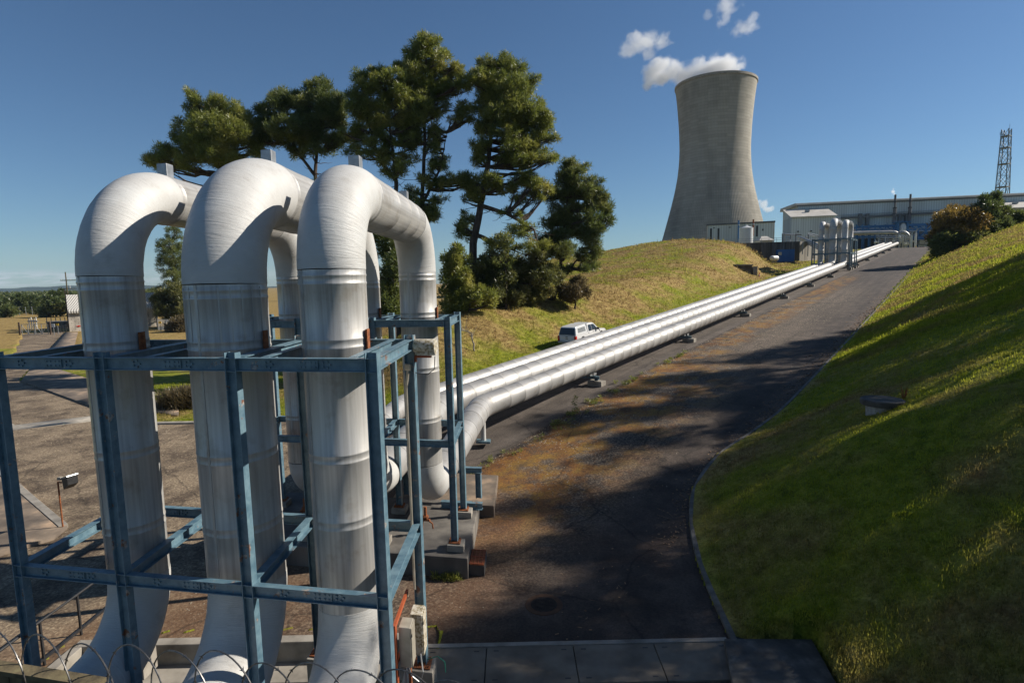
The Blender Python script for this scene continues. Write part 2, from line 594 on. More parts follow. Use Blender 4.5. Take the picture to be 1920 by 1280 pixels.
def inside(X, Y, poly):
    X = np.asarray(X, dtype=float); Y = np.asarray(Y, dtype=float)
    r = np.zeros(X.shape, dtype=bool)
    n = len(poly)
    for i in range(n):
        x1, y1 = poly[i]; x2, y2 = poly[(i + 1) % n]
        c = ((y1 > Y) != (y2 > Y))
        with np.errstate(divide='ignore', invalid='ignore'):
            xi = (x2 - x1) * (Y - y1) / ((y2 - y1) if y2 != y1 else 1e-9) + x1
        r ^= c & (X < xi)
    return r

def wob(X, Y, f, seed=0):
    return (np.sin(X * f * 1.0 + seed) * np.cos(Y * f * 1.3 + seed * 2.1) + 0.5 * np.sin(X * f * 2.3 + Y * f * 1.7 + seed * 3.3) + 0.25 * np.sin(X * f * 5.1 - Y * f * 4.3 + seed))

BANKX = [0, 1, 2.5, 5, 10, 16, 20, 26, 40, 90]
BANKZ = [0, 0.30, 0.98, 2.3, 4.6, 7.0, 8.2, 8.9, 9.3, 9.8]

def zland(X, Y):
    "height of the grassed land"
    X = np.asarray(X, dtype=float); Y = np.asarray(Y, dtype=float)
    z = zroad(X, Y)
    t, s = ts_of(X, Y)
    d, sg = pdist(X, Y, KERB)
    q = np.where(sg > 0, d, 0)
    z = z + np.interp(q, BANKX, BANKZ) * (1 - sstep(380, 500, Y))
    z = z + np.where(q > 0.3, 0.10 * wob(X, Y, 0.45, 2) * sstep(0.3, 4, q), 0)
    L = np.maximum(0, -9.3 - s)
    ww = sstep(-20, -6, X - 0.13 * np.maximum(0, Y - 45)) * sstep(2, 14, t) * (1 - sstep(250, 300, Y))
    rise = 3.0 * (1 - .27 * sstep(70, 110, t)) * sstep(0, 9, L) + 0.025 * np.minimum(L, 60)
    rise = rise + 0.16 * wob(X, Y, 0.35, 5) * sstep(0, 5, L)
    g = np.exp(-(((X - 43) / np.where(X > 43, 13.0, 18.0)) ** 2 + ((Y - 140) / 26) ** 2) / 2)
    rise = rise + 5.1 * g * sstep(2, 13, L)
    rise = rise * (1 - .85 * sstep(53, 63, X) * sstep(95, 110, Y))
    z = z + rise * ww
    return z

R3 = lambda p: (p.x, p.y)
EDGE_L = [RS(226, -9.6, 0), RS(150, -9.6, 0), RS(100, -9.6, 0), RS(60, -9.6, 0), RS(30, -9.6, 0), RS(12, -9.6, 0), RS(3, -9.6, 0)]
TRENCH = (-10.9, -2.3, 2.0, 13.3)
ROADPOLY = [(5.4, 2), (5.43, 10), (5.48, 13), (5.75, 15.95), (6.25, 18.3), (7.05, 20.65), (8.9, 23.25), (11.3, 25.2)] + \
    [R3(RS(t, s, 0)) for t, s in ((12, 12.2), (30, 12.2), (60, 12.2), (110, 12.1), (160, 12.1), (226, 12.1))] + \
    [R3(p) for p in EDGE_L] + \
    [R3(G(x, y)) for x, y in ((640, 786), (505, 788), (350, 791), (290, 789), (182, 757), (52, 710), (72, 690), (108, 650), (134, 620), (33, 626), (0, 686))] + \
    [(-60, 40), (-32, 24), (-30, 2), (TRENCH[0], 2), (TRENCH[0], TRENCH[3]), (TRENCH[1], TRENCH[3]), (TRENCH[1], 2)]

def cdt_sheet(name, poly, zf, m, step=lambda r: max(0.7, 0.03 * r), thick=0.0, attr=False, dz=0.0):
    "a sheet that fills a plan polygon, draped over zf"
    xs = [p[0] for p in poly]; ys = [p[1] for p in poly]
    rnd = random.Random(3)
    pts = []
    n = len(poly)
    edges = []
    for i in range(n):
        a, b = Vector(poly[i]), Vector(poly[(i + 1) % n])
        L = (b - a).length
        k = max(1, int(L / step(min(a.length, b.length))))
        for j in range(k):
            pts.append(a.lerp(b, j / k))
    nb = len(pts)
    edges = [(i, (i + 1) % nb) for i in range(nb)]
    y = min(ys)
    cand = []
    while y < max(ys):
        st = step(abs(y))
        x = min(xs)
        while x < max(xs):
            s2 = max(st, step(math.hypot(x, y)))
            cand.append((x + rnd.uniform(-.2, .2) * s2, y + rnd.uniform(-.2, .2) * s2))
            x += s2
        y += st
    ca = np.array(cand)
    ins = inside(ca[:, 0], ca[:, 1], poly)
    dd, _ = pdist(ca[:, 0], ca[:, 1], poly, True)
    rr = np.hypot(ca[:, 0], ca[:, 1])
    ok = ins & (dd > 0.35 * np.maximum(0.7, 0.03 * rr))
    pts += [Vector(c) for c in ca[ok]]
    vo, eo, fo, _, _, _ = delaunay_2d_cdt(pts, edges, [], 0, 1e-5)
    v = np.array([(p.x, p.y) for p in vo])
    cen = np.array([v[list(f)].mean(axis=0) for f in fo])
    keep = inside(cen[:, 0], cen[:, 1], poly)
    z = np.asarray(zf(v[:, 0], v[:, 1])) + dz
    me = bpy.data.meshes.new(name)
    fs = [tuple(f) for f, k in zip(fo, keep) if k]
    me.from_pydata([(a, b, c) for (a, b), c in zip(v, z)], [], fs)
    # face upwards
    nz = np.zeros(len(me.polygons) * 3)
    me.polygons.foreach_get('normal', nz)
    if nz[2::3].sum() < 0:
        me.flip_normals()
    o = link(name, me, m, None, True)
    if attr:
        t, s = ts_of(v[:, 0], v[:, 1])
        for nm, arr in (('run_t', t), ('run_s', s)):
            at = me.attributes.new(nm, 'FLOAT', 'POINT')
            at.data.foreach_set('value', arr.astype(np.float32))
    if thick:
        sm = o.modifiers.new('thick', 'SOLIDIFY'); sm.thickness = thick; sm.offset = -1
    return o

# -- asphalt: dark by the foot of the bank, mossy and rusty next to the pipes, gritty in the yard
def m_asphalt():
    m, n, l, b = new_mat('asphalt')
    pos = coords(n, l, 'World')
    def attr(nm):
        a = n.new('ShaderNodeAttribute'); a.attribute_name = nm
        return a.outputs['Fac']
    ss, tt = attr('run_s'), attr('run_t')
    def rng(v, a, b_):
        r = n.new('ShaderNodeMapRange'); r.interpolation_type = 'SMOOTHSTEP'
        l.new(v, r.inputs[0])
        r.inputs[1].default_value = a; r.inputs[2].default_value = b_
        return r.outputs[0]
    def mul(a, b_, op='MULTIPLY'):
        k = n.new('ShaderNodeMath'); k.operation = op; k.use_clamp = True
        for i, q in enumerate((a, b_)):
            if hasattr(q, 'is_output'): l.new(q, k.inputs[i])
            else: k.inputs[i].default_value = q
        return k.outputs[0]
    big = noise(n, l, pos, 0.16, 6, 0.6)
    mid = noise(n, l, pos, 0.8, 8, 0.65)
    grit = noise(n, l, pos, 16, 5, 0.7)
    grit2 = noise(n, l, pos, 11, 7, 0.75)
    base = ramp(n, [(0.3, (0.025, 0.019, 0.0155)), (0.5, (0.050, 0.037, 0.030)), (0.72, (0.100, 0.074, 0.058))])
    l.new(mid, base.inputs[0])
    yard = ramp(n, [(0.34, (0.105, 0.077, 0.052)), (0.5, (0.23, 0.170, 0.112)), (0.64, (0.42, 0.335, 0.215))])
    l.new(grit2, yard.inputs[0])
    gcol = attr('yard')
    pt = ramp(n, [(0.40, (0.42, 0.40, 0.40)), (0.58, 1.0)])
    l.new(noise(n, l, pos, 0.55, 8, 0.7), pt.inputs[0])
    yard_c = mix(n, l, 1.0, yard.outputs[0], pt.outputs[0], 'MULTIPLY')
    c = mix(n, l, gcol, base.outputs[0], yard_c)
    # pale lichen and gravel near the pipes
    pale = ramp(n, [(0.46, 0.0), (0.60, 1.0)])
    l.new(grit2, pale.inputs[0])
    zone = mul(mul(rng(ss, 2.2, 4.0), rng(ss, 10.5, 6.5)), rng(tt, 90, 60))
    c = mix(n, l, mul(mul(pale.outputs[0], zone), 0.75), c, (0.27, 0.21, 0.145))
    # orange-brown moss
    near_z = mul(rng(ss, 9.5, 5.5), rng(tt, 26, 14))
    far_z = mul(rng(ss, 5.6, 4.0), rng(tt, 104, 84))
    mz = mul(mul(rng(ss, 1.7, 2.3), mul(near_z, far_z, 'MAXIMUM')), rng(tt, -9, -3))
    mossn = ramp(n, [(0.43, 0.0), (0.53, 1.0)])
    sc = coords(n, l, 'World', (1, 1, 1))
    l.new(noise(n, l, sc, 0.55, 7, 0.65), mossn.inputs[0])
    mcol = ramp(n, [(0.35, (0.12, 0.045, 0.010)), (0.47, (0.22, 0.095, 0.016)), (0.56, (0.27, 0.145, 0.018)), (0.7, (0.10, 0.06, 0.02))])
    l.new(mid, mcol.inputs[0])
    mg = ramp(n, [(0.36, 0.25), (0.52, 1.0)])
    l.new(grit2, mg.inputs[0])
    c = mix(n, l, mul(mul(mul(mossn.outputs[0], mz), mg.outputs[0]), 0.92), c, mcol.outputs[0])
    # rusty wash across the near pad
    wash = mul(rng(tt, 2, -8), rng(big, 0.40, 0.62))
    wash = mul(wash, rng(ss, -1, 2))
    c = mix(n, l, mul(wash, 0.55), c, (0.14, 0.065, 0.028))
    # smooth strip under the pipes
    strip = mul(mul(rng(ss, 1.9, 1.6), rng(ss, -9.9, -9.3)), rng(tt, -4, 0))
    stc = ramp(n, [(0.3, (0.070, 0.056, 0.046)), (0.7, (0.130, 0.106, 0.088))])
    l.new(mid, stc.inputs[0])
    c = mix(n, l, strip, c, stc.outputs[0])
    # gutter debris by the bank
    gut = mul(rng(ss, 10.0, 11.6), rng(tt, -6, 3))
    gn = ramp(n, [(0.40, 0.0), (0.60, 1.0)])
    l.new(grit2, gn.inputs[0])
    c = mix(n, l, mul(mul(gut, gn.outputs[0]), 0.6), c, (0.16, 0.115, 0.085))
    cb = n.new('ShaderNodeCombineXYZ')
    for q_, (sk_, so_) in enumerate(((1.5, ss), (0.05, tt))):
        mm_ = n.new('ShaderNodeMath'); mm_.operation = 'MULTIPLY'; mm_.inputs[1].default_value = sk_
        l.new(so_, mm_.inputs[0]); l.new(mm_.outputs[0], cb.inputs[q_])
    strk = ramp(n, [(0.36, 0.72), (0.5, 1.0), (0.66, 1.3)])
    l.new(noise(n, l, cb.outputs[0], 1.0, 5, 0.6), strk.inputs[0])
    c = mix(n, l, mul(rng(tt, -8, 6), 0.85), c, mix(n, l, 1.0, c, strk.outputs[0], 'MULTIPLY'))
    vr = n.new('ShaderNodeTexVoronoi'); vr.feature = 'DISTANCE_TO_EDGE'; vr.inputs['Scale'].default_value = 0.22
    dsv = n.new('ShaderNodeVectorMath'); dsv.operation = 'ADD'
    nv = n.new('ShaderNodeTexNoise'); nv.inputs['Scale'].default_value = 0.7; nv.inputs['Detail'].default_value = 5
    l.new(pos, nv.inputs['Vector']); l.new(pos, dsv.inputs[0]); l.new(nv.outputs['Color'], dsv.inputs[1])
    l.new(dsv.outputs[0], vr.inputs['Vector'])
    ck = ramp(n, [(0.0, 0.45), (0.006, 0.6), (0.012, 1.0)])
    l.new(vr.outputs['Distance'], ck.inputs[0])
    c = mix(n, l, 0.8, c, ck.outputs[0], 'MULTIPLY')
    g4 = ramp(n, [(0.35, 0.62), (0.65, 1.25)])
    l.new(grit, g4.inputs[0])
    c = mix(n, l, 1.0, c, g4.outputs[0], 'MULTIPLY')
    l.new(c, b.inputs['Base Color'])
    b.inputs['Roughness'].default_value = 0.88
    b.inputs['Specular IOR Level'].default_value = 0.35
    bump(n, l, b, grit, 0.55, 0.02)
    return m

road = cdt_sheet('road', ROADPOLY, zroad, m_asphalt(), attr=True)
tag(road, kind='structure')
_me = road.data
_co = np.zeros(len(_me.vertices) * 3)
_me.vertices.foreach_get('co', _co)
_X, _Y = _co[0::3], _co[1::3]
_t, _s = ts_of(_X, _Y)
_yard = (1 - sstep(-9.5, -4.5, _X - 0.10 * (_Y - 14))) * (1 - sstep(-2, 8, _t + 0.0 * _s) * sstep(-12, -9.3, _s))
_a = _me.attributes.new('yard', 'FLOAT', 'POINT')
_a.data.foreach_set('value', _yard.astype(np.float32))

# -- grass land
def m_grass():
    m, n, l, b = new_mat('grass_ground')
    pos = coords(n, l, 'World')
    a = n.new('ShaderNodeAttribute'); a.attribute_name = 'dry'
    f1 = noise(n, l, pos, 0.22, 7, 0.62)
    f2 = noise(n, l, pos, 1.9, 7, 0.66)
    f3 = noise(n, l, pos, 14, 4, 0.7)
    sp = coords(n, l, 'World', (1.0, 1.0, 6.0))
    green = ramp(n, [(0.32, (0.085, 0.105, 0.012)), (0.5, (0.185, 0.205, 0.022)), (0.68, (0.29, 0.275, 0.038))])
    l.new(f2, green.inputs[0])
    dry = ramp(n, [(0.30, (0.150, 0.095, 0.038)), (0.5, (0.285, 0.195, 0.072)), (0.7, (0.40, 0.31, 0.115))])
    l.new(f2, dry.inputs[0])
    ad = n.new('ShaderNodeMath'); ad.operation = 'ADD'
    l.new(f1, ad.inputs[0]); l.new(a.outputs['Fac'], ad.inputs[1])
    k = ramp(n, [(0.46, 0.0), (0.68, 1.0)])
    half = n.new('ShaderNodeMath'); half.operation = 'MULTIPLY'; half.inputs[1].default_value = 1.0
    l.new(ad.outputs[0], half.inputs[0])
    l.new(half.outputs[0], k.inputs[0])
    c = mix(n, l, k.outputs[0], green.outputs[0], dry.outputs[0])
    g = ramp(n, [(0.3, 0.55), (0.7, 1.3)])
    l.new(f3, g.inputs[0])
    c = mix(n, l, 1.0, c, g.outputs[0], 'MULTIPLY')
    l.new(c, b.inputs['Base Color'])
    b.inputs['Roughness'].default_value = 0.95
    b.inputs['Specular IOR Level'].default_value = 0.1
    bump(n, l, b, f3, 0.8, 0.06)
    return m

def dryness(X, Y):
    t, s = ts_of(X, Y)
    L = -9.3 - s
    left = sstep(0.5, 4.0, L) * (1 - sstep(13, 26, L)) * sstep(-2, 10, t)
    left = np.maximum(left * 0.13, 0.10 * sstep(0.5, 2, L) * sstep(0, 20, t))
    plain = sstep(-12, -30, X - 0.13 * np.maximum(0, Y - 45)) * sstep(70, 110, Y) * 0.30
    d, sg = pdist(X, Y, KERB)
    q = np.where(sg > 0, d, 0)
    near = 0.09 * sstep(7, 1, q) * (q > 0) * sstep(30, 20, Y) + 0.05 * sstep(10, 18, q) + 0.07 * sstep(40, 70, Y) * (q > 0)
    mound = 0.06 * np.exp(-(((X - 50) / 18) ** 2 + ((Y - 128) / 22) ** 2))
    return np.maximum(np.maximum(left, plain), near) + mound

NA, NR = 1080, 420
ang = np.radians(np.linspace(-85, 140, NA))
rad = 2.0 * (5200 / 2.0) ** (np.linspace(0, 1, NR))
AA, RR = np.meshgrid(ang, rad)
GX, GY = RR * np.sin(AA), RR * np.cos(AA)
GZ = zland(GX, GY)
ins = inside(GX, GY, ROADPOLY)
dd, _ = pdist(GX, GY, ROADPOLY, True)
FPOLY = [R3(G(x, y, ZPAD + .13)) for x, y in ((40, 713), (172, 761), (335, 776), (335, 765), (210, 722), (152, 705), (104, 690), (112, 675), (140, 645), (146, 622), (122, 622), (98, 648), (62, 685))]
fin = inside(GX, GY, FPOLY)
intr = (GX > TRENCH[0] - 0.3) & (GX < TRENCH[1] + 0.3) & (GY < TRENCH[3] + 0.3) & (GY > 0)
GZ = np.where(ins & (dd > 0.34 + 0.006 * RR), GZ - 0.35 - 0.003 * RR, GZ + 0.045)
GZ = np.where(fin, np.minimum(GZ, ZPAD - .05), GZ)
GZ = np.where(intr, -11.6, GZ)
PZ = ZPAD + 0.17
SLABP = [R3(G(x, y, PZ)) for x, y in ((1358, 1196), (1522, 1197), (1580, 1300), (1600, 1420), (1398, 1420))]
sd_, _ = pdist(GX, GY, SLABP, True)
GZ = np.where(inside(GX, GY, SLABP) | (sd_ < 0.15), np.minimum(GZ, PZ - 0.3), GZ)
# the ground by the camera stays below it
GZ = np.where((RR < 6) & (GX < 6) & ~intr, np.minimum(GZ, -8.9), GZ)
GZ = GZ - np.maximum(0, RR - 1500) * 0.004
fi = (np.arange(NR - 1)[:, None] * NA + np.arange(NA - 1)[None, :]).ravel()
faces = np.stack([fi, fi + NA, fi + NA + 1, fi + 1], axis=1)
me = mesh_np('ground', np.stack([GX.ravel(), GY.ravel(), GZ.ravel()], axis=1), faces)
nz = np.zeros(len(me.polygons) * 3); me.polygons.foreach_get('normal', nz)
if nz[2::3].sum() < 0: me.flip_normals()
ground = link('ground', me, m_grass(), None, True)
tag(ground, kind='structure')
at = me.attributes.new('dry', 'FLOAT', 'POINT')
at.data.foreach_set('value', dryness(GX, GY).ravel().astype(np.float32))

# -- blue hills on the left horizon
hx = np.linspace(-5200, 1200, 220)
prof = 6 + 26 * np.exp(-((hx + 3550) / 300) ** 2) + 40 * np.exp(-((hx + 2950) / 420) ** 2) + 26 * np.exp(-((hx + 2300) / 400) ** 2) + 14 * np.exp(-((hx + 4200) / 500) ** 2) \
    + 14 * np.exp(-((hx + 1300) / 500) ** 2) + 2.5 * np.sin(hx / 90.0) + 1.6 * np.sin(hx / 37.0 + 1)
rows = []
for k, (fy, fz) in enumerate(((3300, -0.0), (3450, 0.35), (3650, 0.8), (3850, 1.0), (4300, 0.85), (4900, 0.3))):
    wv = 1 + 0.10 * np.sin(hx / 130 + k * 2) * (1 if 0 < k < 3 else 0)
    rows.append(np.stack([hx, np.full_like(hx, fy), -38 + 1.4 * prof * fz * wv], axis=1))
vv = np.concatenate(rows)
nh = len(hx)
fi = (np.arange(len(rows) - 1)[:, None] * nh + np.arange(nh - 1)[None, :]).ravel()
M['hill'] = simple('hill_forest', [(0.3, (0.018, 0.026, 0.018)), (0.6, (0.030, 0.040, 0.026)), (0.75, (0.07, 0.072, 0.042))], 0.006, 1.0, kind='World', detail=8, spec=0.0)
hills = link('hills', mesh_np('hills', vv, np.stack([fi, fi + 1, fi + nh + 1, fi + nh], axis=1)), M['hill'], None, True)
tag(hills, kind='structure')

# -- kerbs, footpaths
def sweep_kerb(name, line, wd, ht, m, zf=zroad, dz=0.0):
    mb = MB()
    pts = [Vector((a, b, 0)) for a, b in line]
    n = len(pts)
    sec = []
    for i in range(n):
        d = (pts[min(i + 1, n - 1)] - pts[max(i - 1, 0)]).normalized()
        s_ = Vector((d.y, -d.x, 0))
        z = float(zf(pts[i].x, pts[i].y)) + dz
        a, b = pts[i], pts[i] + s_ * wd
        sec.append([(a.x, a.y, z - 0.2), (a.x, a.y, z + ht), (a.x + s_.x * .02, a.y + s_.y * .02, z + ht + .02), (b.x, b.y, z + ht + .02), (b.x, b.y, z - 0.2)])
    k = 5
    vs = [p for q in sec for p in q]
    fs = []
    for i in range(n - 1):
        for j in range(k - 1):
            fs.append((i * k + j, i * k + j + 1, (i + 1) * k + j + 1, (i + 1) * k + j))
    fs += [tuple(range(k - 1, -1, -1)), tuple((n - 1) * k + j for j in range(k))]
    mb.add(vs, fs)
    return obj(name, mb, m)

def densify(line, st):
    out = []
    for a, b in zip(line[:-1], line[1:]):
        a, b = Vector(a), Vector(b)
        k = max(1, int((b - a).length / st))
        for j in range(k):
            out.append(tuple(a.lerp(b, j / k)))
    out.append(tuple(line[-1]))
    return out

def smooth_line(line, it=2):
    for _ in range(it):
        o = [line[0]]
        for a, b in zip(line[:-1], line[1:]):
            a, b = Vector(a), Vector(b)
            o += [tuple(a.lerp(b, .25)), tuple(a.lerp(b, .75))]
        o.append(line[-1])
        line = o
    return line

M['kerb'] = simple('mossy_kerb', [(0.3, (0.055, 0.05, 0.043)), (0.5, (0.12, 0.11, 0.095)), (0.75, (0.22, 0.20, 0.175))], 2.5, .9, bumps=.4, kind='World', detail=8)
kl = smooth_line([(5.03, 12.3), (5.08, 13), (5.35, 16), (5.85, 18.6), (6.7, 21.0), (8.6, 23.6), (11.0, 25.6)] + [R3(RS(t, 11.7, 0)) for t in (12, 30, 60, 100)])
tag(sweep_kerb('kerb', kl, 0.15, 0.075, M['kerb']), kind='structure')

def gp(pts, z=ZPAD):
    return [R3(G(x, y, z)) for x, y in pts]

flat = lambda z: (lambda X, Y: np.full(np.shape(X), z))
M['path'] = simple('footpath_concrete', [(0.25, (0.070, 0.055, 0.043)), (0.47, (0.135, 0.105, 0.080)), (0.56, (0.19, 0.145, 0.105)), (0.70, (0.36, 0.25, 0.165))], 0.9, 0.92, bumps=0.3, kind='World', detail=9)
fp = cdt_sheet('footpath', gp([(40, 713), (172, 761), (335, 776), (335, 765), (210, 722), (152, 705), (104, 690), (112, 675), (140, 645), (146, 622), (122, 622), (98, 648), (62, 685)], ZPAD + 0.13), flat(ZPAD + 0.13), M['path'], thick=0.3)
tag(fp, kind='structure')
fp2 = cdt_sheet('footpath', gp([(-120, 800), (2, 872), (126, 985), (100, 1006), (0, 1036), (-200, 1080)], ZPAD + 0.12), flat(ZPAD + 0.12), M['path'], thick=0.3)
tag(fp2, kind='structure')
a, b = G(-40, 846, ZPAD), G(128, 988, ZPAD)
tag(sweep_kerb('kerb', [R3(a), R3(b)], 0.28, 0.125, M['concrete'], flat(ZPAD)), kind='structure')
a, b = G(0, 797, ZPAD), G(168, 783, ZPAD)
gut = cdt_sheet('gutter_strip', gp([(-30, 806), (28, 806), (170, 790), (170, 780), (94, 789), (28, 797), (8, 784), (-30, 770)]), flat(ZPAD + 0.02), M['concrete'], thick=0.2)
tag(gut, kind='structure')
a, b = G(290, 796, ZPAD), G(640, 790, ZPAD)
tag(sweep_kerb('kerb', [R3(a), R3(b)][::-1], 0.35, 0.10, M['concrete'], flat(ZPAD)), kind='structure')

# -- leaf litter and twigs swept against the kerb and over the road
def litter():
    rng = np.random.default_rng(12)
    n = 5200
    t = rng.uniform(-16, 75, n) * rng.uniform(.35, 1, n)
    s = 11.55 - np.abs(rng.normal(0, .75, n)) - (rng.uniform(0, 1, n) < .14) * rng.uniform(0, 8, n)
    X = P0.x + E3.x * t + N3.x * s; Y = P0.y + E3.y * t + N3.y * s
    d, sg = pdist(X, Y, KERB)
    ok = (sg < 0) & (d > .03) & (Y > 13) & ((d < .15 + np.abs(rng.normal(0, .55, n))) | (rng.uniform(0, 1, n) < .10))
    X, Y = X[ok], Y[ok]
    n = len(X)
    z = zroad(X, Y) + .012
    a = rng.uniform(0, 6.28, n)
    L = rng.uniform(.012, .045, n) * (1 + np.hypot(X, Y) / 45); W = rng.uniform(.006, .018, n) * (1 + np.hypot(X, Y) / 45)
    tw = rng.uniform(0, 1, n) < .08
    L = np.where(tw, L * 3.5, L); W = np.where(tw, .006, W)
    u = np.stack([np.cos(a), np.sin(a), rng.normal(0, .15, n)], axis=1) * L[:, None]
    v = np.stack([-np.sin(a), np.cos(a), rng.normal(0, .3, n)], axis=1) * W[:, None]
    c = np.stack([X, Y, z], axis=1)
    V = np.stack([c - u - v, c + u - v, c + u + v, c - u + v], axis=1).reshape(-1, 3)
    m = simple('dead_leaves', [(0.3, (0.10, 0.055, 0.028)), (0.55, (0.22, 0.135, 0.075)), (0.75, (0.34, 0.24, 0.15))], 9, .9, kind='World')
    tag(link('leaf_litter', mesh_np('leaf_litter', V, np.arange(n * 4).reshape(-1, 4)), m), 'dry leaf litter and twigs lying along the foot of the grass bank', 'leaf litter', kind='stuff')
litter()

# -- loose gravel on the worn asphalt between the pipes and the middle of the road, and in the yard
def gravel():
    rng = np.random.default_rng(23)
    n = 16000
    t = rng.uniform(-14, 60, n); s = 1.8 + np.abs(rng.normal(0, 2.6, n))
    X = P0.x + E3.x * t + N3.x * s; Y = P0.y + E3.y * t + N3.y * s
    X2, Y2 = rng.uniform(-34, -7, 9000), rng.uniform(15, 42, 9000)
    X, Y = np.concatenate([X, X2]), np.concatenate([Y, Y2])
    keep = (wob(X, Y, .9, 4) + rng.normal(0, .6, len(X)) > .1) & (Y > 14) & inside(X, Y, ROADPOLY)
    keep &= ~((X > -8.5) & (X < .7) & (Y > 15.5) & (Y < 24.5))
    X, Y = X[keep], Y[keep]
    n = len(X)
    z = zroad(X, Y)
    r = rng.uniform(.010, .026, n) * (1 + np.hypot(X, Y) / 40)
    a = rng.uniform(0, 6.28, n)
    V = np.zeros((n, 5, 3))
    for k in range(4):
        an = a + k * 1.57 + rng.normal(0, .25, n)
        V[:, k, 0] = X + np.cos(an) * r * rng.uniform(.7, 1.3, n); V[:, k, 1] = Y + np.sin(an) * r * rng.uniform(.7, 1.3, n); V[:, k, 2] = z - .003
    V[:, 4, 0] = X; V[:, 4, 1] = Y; V[:, 4, 2] = z + r * rng.uniform(.5, .9, n)
    i0 = np.arange(n) * 5
    Fc = np.concatenate([np.stack([i0 + k, i0 + (k + 1) % 4, i0 + 4], axis=1) for k in range(4)])
    m = simple('pale_gravel', [(0.3, (0.10, 0.08, 0.06)), (0.5, (0.22, 0.175, 0.125)), (0.72, (0.38, 0.32, 0.24))], 7, .9, kind='World')
    tag(link('gravel', mesh_np('gravel', V.reshape(-1, 3), Fc), m), 'loose pale gravel scattered over the worn asphalt', 'gravel', kind='stuff')
gravel()

# ------------------------------------------------------------------ the three steam pipes
FA = R(1.5)
FU = Vector((math.cos(R(10.8)), -math.sin(R(10.8)), 0))     # the rows of posts lie a little askew to the pipes
FV = Vector((math.sin(FA), math.cos(FA), 0))
FC = Vector((-2.09, 8.43, 0))
Z = Vector((0, 0, 1))

def F(i, j, z):
    return FC + FU * i + FV * j + Z * z

def rod(mb, a, b, r, seams=(), seg=40, bead=0.008, bw=0.024, v0=0.0, caps=True, double=False):
    "straight clad pipe with raised joint beads at distances along it"
    a, b = Vector(a), Vector(b)
    L = (b - a).length
    d = (b - a) / L
    st = [(0, 0)]
    for s in sorted(seams):
        if s <= 0.12 or s >= L - 0.12: continue
        for o in ((-0.07, 0.07) if double else (0.0,)):
            st += [(s + o - bw, 0), (s + o - bw * .5, bead), (s + o + bw * .5, bead), (s + o + bw, 0)]
    st.append((L, 0))
    mb.tube([a + d * s for s, _ in st], [r + e for _, e in st], seg, caps, v0)

def arcpts(c, a, b, rad, n):
    "quarter (or less) of a circle about c; a, b unit vectors to start and end"
    a, b = Vector(a).normalized(), Vector(b).normalized()
    th = a.angle(b)
    o = []
    for k in range(n + 1):
        x = th * k / n
        o.append(Vector(c) + (a * math.sin(th - x) + b * math.sin(x)) / math.sin(th) * rad)
    return o

def fillet(a, corner, b, rad, n):
    "points of a rounded corner"
    a, corner, b = Vector(a), Vector(corner), Vector(b)
    d1, d2 = (a - corner).normalized(), (b - corner).normalized()
    th = d1.angle(d2)
    tl = rad / math.tan(th / 2)
    p1, p2 = corner + d1 * tl, corner + d2 * tl
    bis = (d1 + d2).normalized()
    c = corner + bis * (rad / math.sin(th / 2))
    return arcpts(c, p1 - c, p2 - c, rad, n), p1, p2

def bendmesh(pts, r, seed, wr=0.0025, seg=44, v0=0.0):
    rnd = random.Random(seed)
    rs = []
    for i in range(len(pts)):
        rs.append(r + 0.006 + rnd.uniform(-wr, wr))
    rs[0] = rs[-1] = r + 0.007
    return MB().tube(pts, rs, seg, True, v0)

